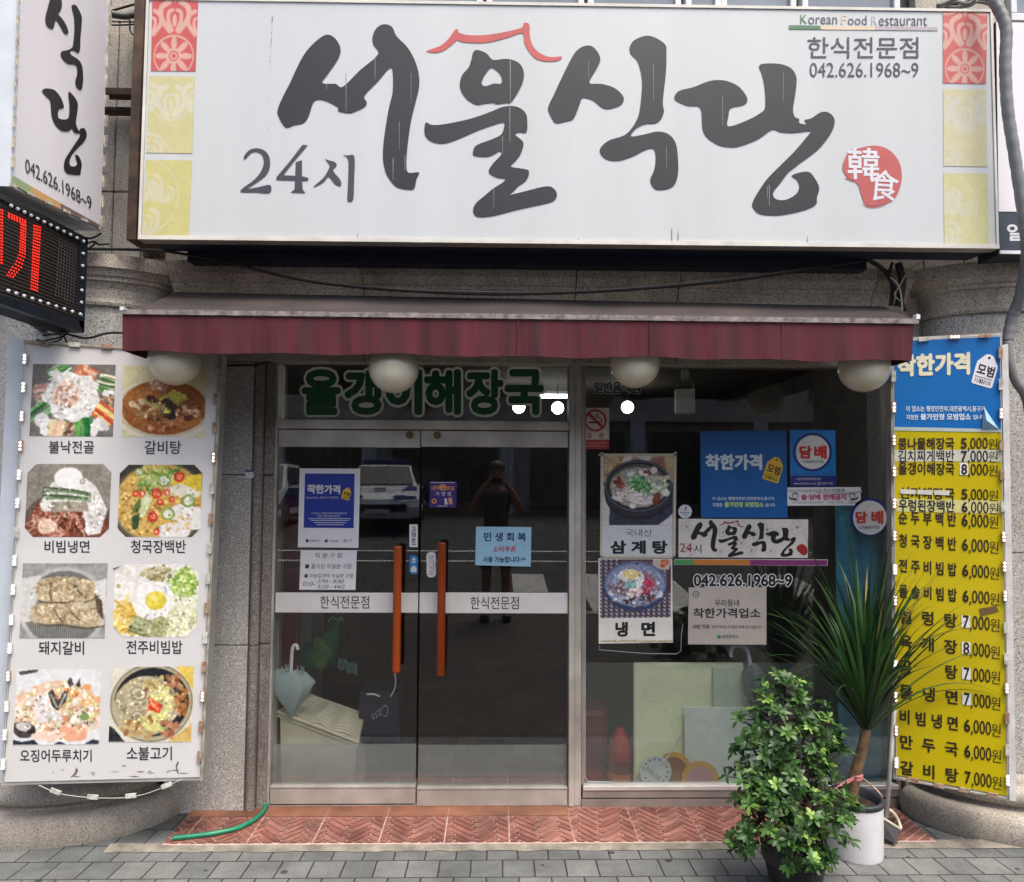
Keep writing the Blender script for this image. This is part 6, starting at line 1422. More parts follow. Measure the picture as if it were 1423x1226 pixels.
# small restaurant sign on the window
t = sheet('name_banner', 'white banner with black brush lettering and pale flowers on the window', 'sticker', [(943, 721), (1123, 722), (1122.5, 775.5), (943, 774.5)], flat('banner white', (214, 210, 204), .45))
a = Art(gp); r = random.Random(4)
for x, y, s in ((954, 732, 8), (1108, 733, 11), (1066, 736, 10), (1047, 743, 8), (1030, 755, 7), (1001, 767, 6), (1044, 765, 8), (1071, 766, 7), (957, 764, 10), (1005, 740, 7)):
    for k in range(5):
        an = k * 1.2566 + r.random(); a.circ(x + s * .55 * math.cos(an), y + s * .55 * math.sin(an), s * .46, L1 - .0006 + .00001 * k, 0, n=16, rin=s * .41)
    a.circ(x, y, s * .13, L1 - .0004, 1, n=10)
a.build('flower_print', [flat('faint petal line', (168, 160, 166), .5), flat('violet dot', (110, 96, 130), .5)], t)
mp_ = lambda p: [(960 + (x - 387) * (1106 - 960) / (1160 - 387), 723 + (y - 35) * (774 - 723) / (300 - 35)) for x, y in p]
a = Art(gp)
for p in BRUSH: a.poly([mp_(q) for q in p], L1, 0, 2)
a.build('brush_lettering', BLACK, t)
a = Art(gp); a.poly([mp_(ROOFP)], L2, 0, 2); a.poly(smooth_poly([(1108, 759), (1115, 756), (1121, 761), (1122, 768), (1117, 772), (1112, 769), (1107, 764)], 3), L1, 0); a.build('red_print', flat('deep red print', (160, 36, 40), .45), t)
a = Art(gp); a.text('24', (944.5, 755, 961.5, 767), L1, 0, .0); a.text('시', (963.5, 757, 974.5, 768.5), L1, 1, .0); a.build('hours_lettering', [flat('plum red print', (150, 40, 60), .45), BLACK], t)
t = sheet('colour_strip', 'thin green, orange and purple strip under the white name banner', 'sticker', [(937, 777), (1150.5, 777.5), (1150, 786.5), (937, 785)], flat('strip edge white', (206, 200, 196), .45))
a = Art(gp); a.poly([(937.5, 777.6), (964, 777.7), (964, 785), (937.5, 784.6)], L1, 0); a.poly([(964, 777.7), (1042, 778), (1042, 785.4), (964, 785)], L1, 1); a.poly([(1042, 778), (1149.5, 778.6), (1149, 785.8), (1042, 785.4)], L1, 2); a.build('bands', [flat('band green', (70, 146, 84), .45), flat('band orange', (190, 120, 48), .45), flat('band purple', (126, 50, 112), .45)], t)
t = sheet('price_plaque', 'silver grey plaque with black title at the middle of the window', 'plaque', [(957, 816.5), (1065, 816), (1065, 896), (956, 895.5)], M('silver card', (186, 180, 174), .35, .25, var=.04))
a = Art(gp); a.text('우리동네', (993, 833, 1027, 843), L1, 0, .01); a.text('착한가격업소', (963, 845, 1057, 859), L1, 0, .03); a.text('10년 이상', (963, 867.5, 986, 874), L1, 0, .03); a.text('착한가격으로 시민들과 함께 하고 있습니다', (988.5, 869, 1058, 873.5), L1, 0, .01); a.text('대전광역시', (1003, 882, 1025, 887.5), L1, 0, .01); a.circ(999, 885, 2.8, L1, 1); a.circ(967, 826, 4.6, L1, 0, rin=3.6); a.text('착', (965, 824, 969, 828), L1, 0); a.build('lettering', [flat('charcoal plaque print', (52, 52, 58), .45), flat('green emblem', (40, 130, 90), .45)], t)
t = sheet('round_sticker', 'tiny round white sticker at the top left corner of the name banner', 'sticker', [(952 + 9.5 * math.cos(i * .2618), 711 + 9.5 * math.sin(i * .2618)) for i in range(24)], LW)
a = Art(gp); a.text('J', (950.5, 704, 954, 709), L1, 0, .02); a.text('modumoa', (944.5, 711, 959, 713.6), L1, 1, .02); a.text('가맹점', (948, 715, 956, 717.5), L1, 2); a.build('print', [BLACK, flat('cyan print', (60, 130, 170), .45), GREYT], t)
t = thing('vinyl_lettering', 'black outlined phone number stuck on the window between banner and plaque', 'lettering', tuple(gp.hit([(1032, 816)])[0]))
a = Art(gp); a.text('042.626.1968~9', (964.5, 799, 1100, 814.5), .0004, 0, .085, 0, .0); a.build('outline', LW, t)
a = Art(gp); a.text('042.626.1968~9', (964.5, 799, 1100, 814.5), .0010, 0, .03, 0, .0); a.build('fill', BLACK, t)
t = thing('vinyl_lettering', 'small black letters with pale outline at the window top, partly behind a globe', 'lettering', tuple(gp.hit([(857, 550)])[0]))
a = Art(gp); a.text('일반음식점', (826, 531, 889, 546.5), .0004, 0, .07, 0, .0); a.build('outline', LW, t)
a = Art(gp); a.text('일반음식점', (826, 531, 889, 546.5), .0010, 0, .03, 0, .0); a.build('fill', BLACK, t)
tp = PY(.0115)
t = thing('vinyl_lettering', 'big rounded green letters with pale outline on the pane over the doors', 'lettering', tuple(tp.hit([(588, 580)])[0]))
GRN = flat('dark green vinyl', (16, 84, 48), .4); OUTL = flat('pale green outline', (236, 242, 230), .4)
o = Art(tp); a = Art(tp)
for c, x0, x1 in zip('올갱이해장국', (422, 481, 538, 592, 650, 704), (471, 528, 584, 638, 697, 753)):
    o.text(c, (x0, 516, x1, 574), .0004, 0, .098, 0, .0); a.text(c, (x0, 516, x1, 574), .0012, 0, .044, 0, .0)
o.build('outline', OUTL, t); a.build('fill', GRN, t)
# tape marks left by an old poster
b = MB(); b.tube([gp.hit([q])[0] for q in ((833, 897), (832, 903), (860, 905.5), (900, 908.5), (940, 909), (946, 905), (947, 880), (949, 868))], .0022, 5)
b.build('tape_residue', flat('grey tape residue', (120, 136, 142), .6), None, label='thin grey glue line left round the foot of the cold noodle poster', cat='residue')

# ------------------------------------------------------------------ things inside the glass
IVORY = M('ivory plastic', (184, 178, 158), .45, var=.08, vs=6)
Yb0, Yb1 = .10, .40
fc = [U(386, 989, Yb0), U(498, 1032, Yb0)]; bc = [U(437, 968, Yb1), U(506, 993, Yb1)]
bc[0] = U(430, 966, Yb1)
t = thing('storage_bin', 'ivory plastic bin with slanting ribbed lid inside the left door', 'bin', ((fc[0].x + fc[1].x) / 2, .25, 0))
b = MB(); zt0, zt1 = fc[0].z - .025, fc[1].z - .025
fr = [(fc[0].x + .03, Yb0 + .012, .0), (fc[1].x - .025, Yb0 + .012, .0), (fc[1].x - .01, Yb0 + .005, zt1), (fc[0].x + .012, Yb0 + .005, zt0)]
bk = [(fc[0].x + .05, Yb1 - .02, .0), (fc[1].x + .0, Yb1 - .02, .0), (bc[1].x - .01, Yb1, bc[1].z - .03), (bc[0].x + .0, Yb1, bc[0].z - .03)]
b.prism(fr, bk); b.build('bin_body', IVORY, t)
def lidp(u, v, h=0):
    p = (fc[0] * (1 - u) + fc[1] * u) * (1 - v) + (bc[0] * (1 - u) + bc[1] * u) * v
    return Vector((p.x, p.y, p.z + h))
b = MB(); b.prism([lidp(0, 0), lidp(1, 0), lidp(1, 1), lidp(0, 1)], [lidp(0, 0, -.028), lidp(1, 0, -.028), lidp(1, 1, -.028), lidp(0, 1, -.028)])
b.tube([lidp(0, 0), lidp(1, 0), lidp(1, 1), lidp(0, 1), lidp(0, 0)], .009, 8); 
for i in range(3):
    for j in range(9):
        u0, u1, v = .06 + i * .31, .06 + i * .31 + .25, .08 + j * .1
        b.tube([lidp(u0 + .02, v, .003), lidp((u0 + u1) / 2, v + .04, .011), lidp(u1 - .02, v + .05, .003)], .008, 6)
b.build('lid', IVORY, t)
UMB = sheer('milky umbrella film', (186, 206, 208), .72, .35)
t = thing('clear_umbrella', 'folded milky umbrella with white hook handle hanging on the bin corner', 'umbrella', tuple(U(406, 1000, .08)))
tip = U(405, 996, .085); hub = U(407, 930, .06)
V = []; prof_ = [(405, 998, .004, .004), (404, 985, .03, .022), (402, 965, .105, .04), (399, 951, .150, .045), (402, 937, .085, .035), (406, 931, .02, .02)]
n = 28; rings = []
for (px, py, rx, ry) in prof_:
    c = U(px, py, .075)
    for k in range(n):
        th = 2 * math.pi * k / n; w = 1 + .13 * math.sin(th * 4) + .06 * math.sin(th * 7 + py)
        V.append((c.x + rx * w * math.cos(th), c.y + ry * w * math.sin(th), c.z + (.035 * math.cos(th * 2) - .02 * math.cos(th)) * (rx / .15)))
F = [(j * n + k, j * n + (k + 1) % n, (j + 1) * n + (k + 1) % n, (j + 1) * n + k) for j in range(len(prof_) - 1) for k in range(n)]
mk('canopy', V, F, UMB, t, smooth=True)
b = MB(); b.tube(spline([U(404, 940, .07), U(405, 920, .07), U(406, 905, .07), U(408, 898, .07), U(412, 897, .07), U(414, 903, .07)], 8), .010, 10); b.build('handle', flat('white plastic handle', (206, 206, 208), .35), t, smooth=True)
b = MB()
for x, y in ((392, 926), (397, 924), (400, 924), (414, 926), (419, 925), (422, 927)): b.tube([U(x, y + 10, .05), U(x, y, .05)], .0035, 6)
b.tube([tip, U(406, 932, .07)], .004, 6); b.build('ribs', flat('grey rib ends', (150, 160, 164), .4), t)
t = thing('plastic_bag', 'green translucent bag with yellow contents hanging inside the left door', 'bag', tuple(U(440, 930, .5)))
V = []; prof_ = [(470, 862, .012), (466, 872, .02), (458, 884, .055), (448, 896, .10), (441, 910, .115), (438, 922, .10), (437, 930, .05), (437, 933, .004)]
for (px, py, rx) in prof_:
    c = U(px, py, .5)
    for k in range(24):
        th = 2 * math.pi * k / 24; w = 1 + .12 * math.sin(th * 5 + py * .3); V.append((c.x + rx * w * math.cos(th), c.y + rx * .7 * w * math.sin(th), c.z))
F = [(j * 24 + k, (j + 1) * 24 + k, (j + 1) * 24 + (k + 1) % 24, j * 24 + (k + 1) % 24) for j in range(len(prof_) - 1) for k in range(24)]
mk('bag_skin', V, F, sheer('green bag film', (20, 150, 110), .5, .4), t, smooth=True)
b = MB(); 
for x, y, s in ((443, 895, .04), (440, 912, .05), (452, 908, .045), (445, 922, .04)): b.sphere(U(x, y, .5), s, 14, 10)
b.build('contents', M('yellow green fruit', (150, 160, 40), .5, var=.2), t, smooth=True)
b = MB()
for x in (456, 478, 472): b.tube(spline([U(470, 864, .5), U((470 + x) / 2, 858, .5), U(x, 868 - abs(x - 468) * .4, .5)], 6), .006, 6)
b.build('knot', flat('green film knot', (40, 140, 110), .4), t)
b = MB(); V = []
for j in range(7):
    for i in range(11): p = U(470 + i * 2.6, 914 + j * 2.4 + i * 1.0 + 2 * math.sin(i * 1.3), .48); V.append(tuple(p + Vector((0, .01 * math.sin(i * 2 + j), 0))))
for j in range(7): b.tube([V[j * 11 + i] for i in range(11)], .0016, 4)
for i in range(11): b.tube([V[j * 11 + i] for j in range(7)], .0016, 4)
b.build('net_bag', flat('pale green netting', (120, 170, 150), .5), None, label='scrap of pale green netting hanging next to the green bag', cat='net')
BAGB = M('navy shopping bag cloth', (10, 16, 42), .6, var=.15)
t = thing('shopping_bag', 'navy shopping bag with white handles behind the ivory bin', 'bag', tuple(U(545, 1030, .35)))
b = MB(); q0 = [U(500, 962, .35), U(553, 962, .35), U(556, 1032, .33), U(497, 1032, .33)]; b.prism(q0, [p + Vector((0, .2, 0)) for p in q0]); b.build('bag_body', BAGB, t)
a = Art(PY(.329)); a.text('Cass', [(542, 993), (519, 1006), (514.5, 994), (537.5, 977)], .001, 0, .01, .2); a.build('lettering', flat('silver bag print', (104, 118, 140), .4), t)
b = MB(); b.tube(spline([U(548, 934, .34), U(550, 948, .34), U(548, 958, .34), U(543, 968, .34)], 6), .004, 6); b.tube(spline([U(510, 965, .34), U(520, 965, .34), U(528, 968, .34)], 6), .005, 6); b.build('handle', flat('white cord', (206, 206, 206), .5), t)
b = MB(); c = U(376, 852, .55); d = U(428, 935, .55); b.bbox(c.x, d.x - .06, .55, 1.0, 0, U(400, 690, .55).z, .02); b.build('red_cabinet', M('dark red lacquer', (128, 20, 26), .4, var=.15), None, label='dark red cabinet just inside the left edge of the left door', cat='cabinet')
b = MB(); c = U(429, 852, .56); b.bbox(U(428, 850, .56).x - .05, U(433, 850, .56).x, .56, .9, 0, c.z + .9, .005); b.build('grey_post', flat('grey post', (110, 108, 106), .5), None, label='narrow grey post beside the dark red cabinet inside the door', cat='post')
# behind the window film
BOARD = M('pale green board', (232, 236, 202), .5, var=.04, vs=3)
t = thing('folding_table', 'pale green tabletop standing on edge behind the frosted film', 'table', tuple(U(1000, 1090, .12)))
b = MB(); c, d = U(880.5, 921.5, .10), U(1036, 1093, .10); b.bbox(c.x, d.x, .10, .13, d.z, c.z, .012); b.build('tabletop', BOARD, t)
b = MB(); c, d = U(990, 928, .085), U(1060, 1093, .085); b.bbox(c.x, d.x, .085, .098, d.z, c.z, .006); b.build('grey_panel', M('translucent grey green sheet', (186, 200, 182), .4, var=.05), t)
b = MB(); c, d = U(951, 983, .075), U(1058, 1092, .075); b.bbox(c.x, d.x, .076, .083, d.z, c.z, .003); b.build('white_card', None or M('pale grey card', (216, 226, 222), .6, var=.03), None, label='pale grey card leaning at the foot of the pale green board', cat='card')
for x, y, r_, ring_, lab, yy in ((911, 1072, 22, 0, 'round paper fan with grey lettering on the window ledge', .03), (936, 1070, 25, 1, 'round orange edged fan behind the lettered paper fan', .045), (973, 1084, 26, 2, 'round orange and pink fan at the right of the lettered fan', .035)):
    pf = PY(yy); c = pf.hit([(x, y)])[0]
    t = thing('paper_fan', lab, 'fan', tuple(pf.hit([(x, y + r_)])[0]), 'paper fans on the window ledge')
    a = Art(pf)
    circ = lambda r2: [(x + r2 * math.cos(i * .157), y + r2 * math.sin(i * .157)) for i in range(40)]
    b = MB(); b.slab(pf, circ(r_), .004, 0); b.build('blade', [flat('pale fan paper', (196, 204, 206), .6), flat('amber fan paper', (206, 160, 70), .6), flat('amber fan paper2', (206, 164, 84), .6)][ring_] if ring_ < 2 else MATS['amber fan paper'], t)
    if ring_ == 0:
        a.text('우리집 축제', [(900, 1064), (918, 1080), (914, 1086), (896, 1070)][0:4], .001, 0, .02)
        for k in range(14):
            an = -2.9 + k * .42; px_, py_ = x + 17 * math.cos(an), y + 17 * math.sin(an); a.poly([(px_ - 1.6, py_ - 1.6), (px_ + 1.6, py_ - 1.4), (px_ + 1.4, py_ + 1.6), (px_ - 1.5, py_ + 1.4)], .001 + k * .00001)
        a.build('lettering', flat('fan grey print', (120, 132, 140), .6), t)
        b = MB(); b.tube([pf.hit([(922, 1060)])[0] - np.array([0, .006, 0]), pf.hit([(948, 1018)])[0] - np.array([0, .006, 0])], .004, 6); b.build('handle', flat('fan stick', (206, 210, 206), .5), t)
    else:
        a.circ(x, y, r_ * .72, .001, 0, rin=0); a.build('print', flat('brown fan print', (140, 96, 60), .6) if ring_ == 1 else flat('pink fan print', (186, 140, 150), .6), t)
REDB = M('red gas bottle paint', (170, 24, 36), .4, var=.1)
t = thing('red_container', 'red bottle shaped container blurred behind the frosted film', 'container', (U(862, 1080, .2).x, .2, 0))
b = MB(); c = U(862, 1078, .2); zt3 = U(862, 1010, .2).z; b.lathe((c.x, .2, 0), [(.02, .1), (.07, .1), (.072, .2), (.068, zt3 - .1), (.03, zt3 - .02), (.022, zt3)], 24); b.build('bottle_body', REDB, t, smooth=True)
b = MB(); b.lathe((c.x, .2, 0), [(.0, 0), (.075, 0), (.075, .098), (.0, .099)], 24); b.build('foot', M('orange foot ring', (190, 110, 60), .5), t)
b = MB(); c = U(813, 1000, .25); d = U(846, 1090, .25); b.bbox(c.x - .1, d.x, .25, .5, 0, U(830, 985, .25).z, .04); b.build('crimson_box', M('crimson plastic', (112, 22, 38), .5, var=.15), None, label='dark crimson box left of the red container behind the film', cat='box')
t = thing('dark_umbrella', 'dark grey folded umbrella with pale hook handle behind the window film', 'umbrella', tuple(U(1050, 985, .06)))
b = MB(); b.tube(spline([U(1016, 913, .05), U(1016, 904, .05), U(1021, 898, .05), U(1031, 898, .05), U(1038, 903, .05), U(1041, 915, .05), U(1043, 930, .05)], 8), .011, 10); b.build('handle', flat('pale hook handle', (150, 160, 172), .35), t, smooth=True)
b = MB(); pts = [U(1043, 922, .06), U(1046, 934, .06), U(1052, 958, .06), U(1058, 990, .06), U(1066, 1060, .06)]; b.tube(pts, [.02, .06, .07, .05, .015], 16); b.build('canopy', M('dark umbrella cloth', (66, 82, 86), .6, var=.25, vs=14), t, smooth=True)
# light blue curtain strip with folds
V = []; nx = 40
xa, xb = U(1165, 900, .07).x, U(1236, 900, .07).x; za, zb = U(1200, 700, .07).z, U(1200, 1092, .07).z
for z in (za, zb):
    for i in range(nx + 1): u = i / nx; V.append((xa + (xb - xa) * u, .08 + .012 * math.sin(u * 14 + (0 if z == za else .5)), z))
F = [(nx + 1 + i, nx + 2 + i, i + 1, i) for i in range(nx)]
n0 = len(V); V += [(v[0], v[1] + .003, v[2]) for v in V]; F += [tuple(n0 + k for k in f[::-1]) for f in F]
mk('curtain', V, F, M('light blue sheet', (74, 168, 196), .5, var=.1, vs=4, c2=(44, 120, 156)), None, label='light blue hanging sheet at the right end of the window', cat='curtain')
t = thing('security_sensor', 'small white sensor box on a bracket at the top of the window', 'sensor', tuple(U(951, 576, .12)))
b = MB(); c, d = U(939, 541, .12), U(965, 575, .12); b.bbox(c.x, d.x, .10, .16, d.z, c.z, .006); b.build('box', flat('white sensor plastic', (200, 202, 196), .45), t)
b = MB(); c, d = U(948, 514, .12), U(957, 528, .12); b.bbox(c.x, d.x, .11, .15, d.z, c.z, .003); b.tube(spline([U(940, 541, .13), U(942, 532, .13), U(952, 526, .13), U(962, 532, .13), U(964, 541, .13)], 6), .003, 6); b.build('bracket', flat('grey bracket', (140, 142, 138), .45), t)
# lit lamps hanging in the room
LIT = M('lit lamp glass', (255, 252, 244), .3, var=0, emit=9.0)
first = None
for px, py, Yd, lab in ((721, 566, 3.0, 'lit white globe lamp inside, left of the three seen through the glass'), (775, 567, 3.0, 'lit white globe lamp inside, just left of the middle post'), (872, 566, 3.0, 'lit white globe lamp inside, right of the middle post')):
    c = U(px, py, Yd)
    if first is None:
        t = thing('pendant_lamp', lab, 'lamp', tuple(c), 'lit lamps inside the shop')
        b = MB(); b.sphere(c, .06, 20, 12); b.build('lamp_globe', LIT, t, smooth=True)
        b = MB(); b.tube([c + Vector((0, 0, .07)), c + Vector((0, 0, 2.7 - c.z))], .005, 6); b.build('cord', BLKW, t); first = t
    else: dup(first, tuple(c), lab)
for x0_, x1_, y_, lab in ((744, 788, 551, 'lit fluorescent tube on the ceiling inside, above the lit globes'), (1000, 1024, 538, 'lit fluorescent tube on the ceiling inside, far right of the window')):
    p, q = U(x0_, y_, 3.6), U(x1_, y_, 3.6)
    t = thing('ceiling_light', lab, 'lamp', tuple((p + q) / 2)); b = MB(); b.tube([p, q], .02, 10); b.build('tube', M('lit tube', (235, 244, 255), .3, var=0, emit=5.0), t)
    b = MB(); b.bbox(p.x - .03, q.x + .03, p.y - .05, p.y + .05, p.z + .022, p.z + .06, .005); b.build('fitting', WHITE, t)

# ------------------------------------------------------------------ plants
LEAF = vcol('plant leaf', .42, .45, .22)
def leaf_shape(L, w, bend, n=4):
    """a pointed leaf lying along +x, folded on its midrib; returns vertices and faces"""
    V = []; F = []
    for i in range(n + 1):
        t = i / n; ww = w * max(0, math.sin(math.pi * t ** 1.45)) ** .62 if 0 < t < 1 else w * (.12 if t == 0 else .2)
        x, z = L * t, -bend * L * t * t
        V += [(x, ww, z + ww * .16), (x, 0, z), (x, -ww, z + ww * .16)]
    for i in range(n):
        a_ = i * 3; F += [(a_, a_ + 1, a_ + 4, a_ + 3), (a_ + 1, a_ + 2, a_ + 5, a_ + 4)]
    return np.array(V), F
def add_leaf(acc, base, d, up, L, w, bend, col, n=4):
    V, F = leaf_shape(L, w, bend, n)
    d = np.array(d, float); d /= np.linalg.norm(d); s = np.cross(up, d); s /= (np.linalg.norm(s) + 1e-9); u = np.cross(d, s)
    P = base + V[:, :1] * d + V[:, 1:2] * s + V[:, 2:3] * u
    o = acc['n']; acc['V'].append(P); acc['F'] += [tuple(o + i for i in f) for f in F]; acc['C'].append(np.tile(col, (len(P), 1))); acc['n'] += len(P)
t = thing('potted_bush', 'round leafed green bush in a small black pot at the front right', 'potted plant', (U(1105, 1226, -.83).x, -.83, gz(-.83)))
pc = np.array([U(1104, 1200, -.83).x, -.83, gz(-.83)])
PH = U(1100, 1184, -.83).z - gz(-.83)
b = MB(); b.lathe(tuple(pc), [(.0, .0), (.095, .0), (.1, .01), (.128, PH - .024), (.138, PH - .022), (.138, PH), (.128, PH), (.124, PH - .03), (.0, PH - .03)], 36); b.build('pot', M('black plastic pot', (34, 35, 42), .4, var=.12), t, smooth=False)
blobs = [(1088, 965, 40, 26, -.80), (1075, 1000, 48, 34, -.82), (1134, 1005, 34, 28, -.78), (1060, 1040, 42, 34, -.83), (1110, 1040, 48, 34, -.86), (1148, 1045, 26, 28, -.78), (1050, 1085, 40, 30, -.84), (1110, 1080, 50, 34, -.90), (1148, 1092, 28, 26, -.80), (1070, 1120, 52, 34, -.92), (1130, 1125, 52, 34, -.94), (1164, 1122, 26, 24, -.84), (1085, 1150, 56, 26, -.94), (1134, 1160, 42, 28, -.94), (1040, 1165, 30, 22, -.88), (1120, 1185, 34, 22, -.97), (1142, 1200, 16, 14, -.98), (1046, 1015, 20, 20, -.80), (1182, 1116, 10, 9, -.84), (1028, 1172, 20, 14, -.88), (1090, 950, 20, 10, -.8)]
acc = dict(V=[], F=[], C=[], n=0); r = np.random.RandomState(11); tips = []
for bx, by, rx, ry, Yb in blobs:
    c = np.array(U(bx, by, Yb)); k = .00318; n = int(3.4 + rx * ry / 46)
    for _ in range(n):
        v = r.randn(3); v /= np.linalg.norm(v); q = (.55 + .5 * r.rand())
        p = c + v * q * np.array([rx * k, min(rx, 36) * k * .8, ry * k]); 
        if v[1] > .5 and r.rand() < .5: continue
        tips.append((p, v, c))
for p, v, c in tips:
    ax = v * .55 + np.array([0, -.25, .75]) + r.randn(3) * .3; ax /= np.linalg.norm(ax)
    e1 = np.cross(ax, r.randn(3)); e1 /= np.linalg.norm(e1); e2 = np.cross(ax, e1)
    tone = r.rand(); young = r.rand() < .22
    m = r.randint(6, 10)
    for k in range(m):
        th = 2 * math.pi * k / m + r.rand() * .5; el = .25 + .5 * r.rand()
        d = (e1 * math.cos(th) + e2 * math.sin(th)) * (1 - el * .55) + ax * el
        base = np.array([42, 74, 34.]) if tone < .45 else np.array([58, 94, 42.]) if tone < .85 else np.array([84, 122, 54.])
        if young and k < 4: base = np.array([122, 156, 72.])
        if r.rand() < .0015: base = np.array([190, 130, 50.])
        col = linv(base * (.8 + .4 * r.rand()))
        L = .024 + .020 * r.rand(); add_leaf(acc, p + d * .004, d, ax, L * (.75 if young and k < 4 else 1), L * .215, .25 + .3 * r.rand(), col)
o = mk('foliage', np.concatenate(acc['V']), acc['F'], LEAF, t, smooth=True, colors=np.concatenate(acc['C']))
b = MB(); rr_ = random.Random(6)
stem0 = Vector(pc) + Vector((0, 0, .16))
hubs = [Vector(U(1098, 1090, -.84)), Vector(U(1090, 1050, -.82)), Vector(U(1120, 1100, -.86))]
b.tube(spline([stem0, stem0 + Vector((-.01, .0, .1)), hubs[0]], 5), .012, 8); b.tube(spline([stem0, stem0 + Vector((.02, 0, .08)), hubs[2]], 5), .009, 8); b.tube(spline([hubs[0], hubs[1]], 5), .009, 8)
for bx, by, rx, ry, Yb in blobs:
    e = Vector(U(bx, by, Yb)); h = min(hubs, key=lambda q: (q - e).length); b.tube(spline([h, (h + e) / 2 + Vector((rr_.uniform(-.03, .03), 0, rr_.uniform(-.01, .04))), e], 5), .005, 6)
for p, v, c in tips[::2]: b.tube([c + (p - c) * .2, p], .0022, 4, cap=False)
b.build('stem', M('brown twig bark', (74, 56, 44), .8, var=.2, vs=40), t, smooth=True)

t = thing('potted_dracaena', 'long leafed dracaena with bare trunk in a white pot beside the price board', 'potted plant', (U(1189, 1200, -.50).x, -.50, gz(-.50)))
wx = U(1188, 1160, -.50).x; wc = (wx, -.50, gz(-.50)); zr = U(1188, 1109, -.50).z - wc[2]
b = MB(); b.lathe(wc, [(0, 0), (.112, 0), (.120, .004), (.121, .012), (.1225, .02), (.126, zr - .012), (.124, zr), (.112, zr), (.11, zr - .02)], 40); b.build('pot', M('white glazed pot', (216, 216, 220), .3, var=.05, vs=5), t, smooth=True)
b = MB(); b.lathe(wc, [(.110, zr - .05), (.122, zr - .012), (.129, zr - .012), (.131, zr + .008), (.122, zr + .014), (.110, zr + .006), (.105, zr - .05)], 40); b.build('liner_rim', flat('dark liner plastic', (52, 56, 66), .45), t, smooth=True)
b = MB(); b.lathe(wc, [(.111, zr - .032), (.06, zr - .02), (0, zr - .018)], 24); b.build('soil', M('potting soil', (58, 44, 34), .95, var=.3, vs=40, bump=.8, bs=90), t)
T0, T1 = Vector((U(1182, 1110, -.47).x, -.47, wc[2] + zr - .03)), Vector(U(1204, 1012, -.5))
tr = spline([T0, T0.lerp(T1, .35) + Vector((-.006, 0, 0)), T0.lerp(T1, .7), T1], 14)
b = MB(); b.tube(tr, [(.030 - .009 * i / len(tr)) * (1 + .035 * math.sin(i * 2.4)) for i in range(len(tr))], 14); b.build('trunk', M('ringed tan trunk', (140, 110, 78), .8, var=.25, vs=30, c2=(96, 74, 52), bump=.4, bs=120), t, smooth=True)
b = MB(); p = Vector(U(1190, 1079, -.48)); ax_ = (T1 - T0).normalized(); b.lathe((p.x, p.y, p.z - .018), [(.027, 0), (.030, .008), (.029, .018), (.031, .028), (.027, .036)], 18); b.build('ribbon', M('pink ribbon', (206, 132, 136), .6, var=.1), t)
b = MB(); e0, e1, e2 = p + Vector((-.02, -.02, 0)), Vector(U(1172, 1090, -.62)), Vector(U(1160, 1100, -.64))
b.prism([e0 + Vector((0, 0, .008)), e1 + Vector((0, 0, .012)), e2 + Vector((-.004, 0, .01)), e2 + Vector((.012, 0, -.012)), e1 + Vector((0, 0, -.010)), e0 + Vector((0, 0, -.008))], [q + Vector((0, .002, 0)) for q in (e0 + Vector((0, 0, .008)), e1 + Vector((0, 0, .012)), e2 + Vector((-.004, 0, .01)), e2 + Vector((.012, 0, -.012)), e1 + Vector((0, 0, -.010)), e0 + Vector((0, 0, -.008)))]); b.build('ribbon', MATS['pink ribbon'], t)
b = MB(); b.tube(spline([p + Vector((.02, -.02, 0)), U(1212, 1092, -.6), U(1222, 1102, -.63), U(1226, 1108, -.62)], 6), .0032, 6); b.build('string', flat('pale string', (206, 178, 160), .6), t)
acc = dict(V=[], F=[], C=[], n=0); r = np.random.RandomState(5)
crown = np.array(T1)
def long_leaf(acc, base, az, el0, L, w, droop, col):
    """strap leaf: rises at el0 then bows over"""
    n = 12; P = []; p = base.copy(); el = el0; h = np.array([math.cos(az), math.sin(az), 0]); side = np.array([-math.sin(az), math.cos(az), 0])
    for i in range(n + 1):
        tt = i / n; ww = w * min(1, .55 + tt * 1.6) * (1 - max(0, tt - .35) / .65) ** .75 + .0004
        up = -h * math.sin(el) + np.array([0, 0, math.cos(el)])
        P += [p + side * ww + up * ww * .35, p.copy(), p - side * ww + up * ww * .35]
        p = p + (h * math.cos(el) + np.array([0, 0, math.sin(el)])) * L / n
        el -= droop / n * (.35 + 1.6 * tt)
    o = acc['n']; P = np.array(P)
    P[:, 1] = np.minimum(P[:, 1], -.045)
    acc['V'].append(P); acc['C'].append(np.tile(col, (len(P), 1))); acc['n'] += len(P)
    for i in range(n):
        a_ = o + i * 3; acc['F'] += [(a_, a_ + 1, a_ + 4, a_ + 3), (a_ + 1, a_ + 2, a_ + 5, a_ + 4)]
for k in range(140):
    f = k / 140
    az = k * 2.39996 + r.rand() * .5
    el0 = 1.5 - .62 * f ** 1.4 + r.randn() * .07
    L = (.74 + .2 * r.rand()) * (1 - .2 * f); droop = .1 + .6 * f + .9 * r.rand() ** 3
    base = crown + np.array([0, 0, .10 * (1 - f) - .02]) + np.array([math.cos(az), math.sin(az), 0]) * .012
    g = np.array([44, 82, 36.]) if r.rand() < .5 else np.array([30, 62, 34.])
    if r.rand() < .22: g = np.array([78, 118, 60.])
    if r.rand() < .008: g = np.array([140, 120, 70.])
    if math.sin(az) > .2: el0 = max(el0, .75); L *= .85
    long_leaf(acc, base, az, el0, L * (.82 + .3 * r.rand()), .0088 + .004 * r.rand(), droop, linv(g * (.8 + .4 * r.rand())))
mk('foliage', np.concatenate(acc['V']), acc['F'], LEAF, t, smooth=True, colors=np.concatenate(acc['C']))
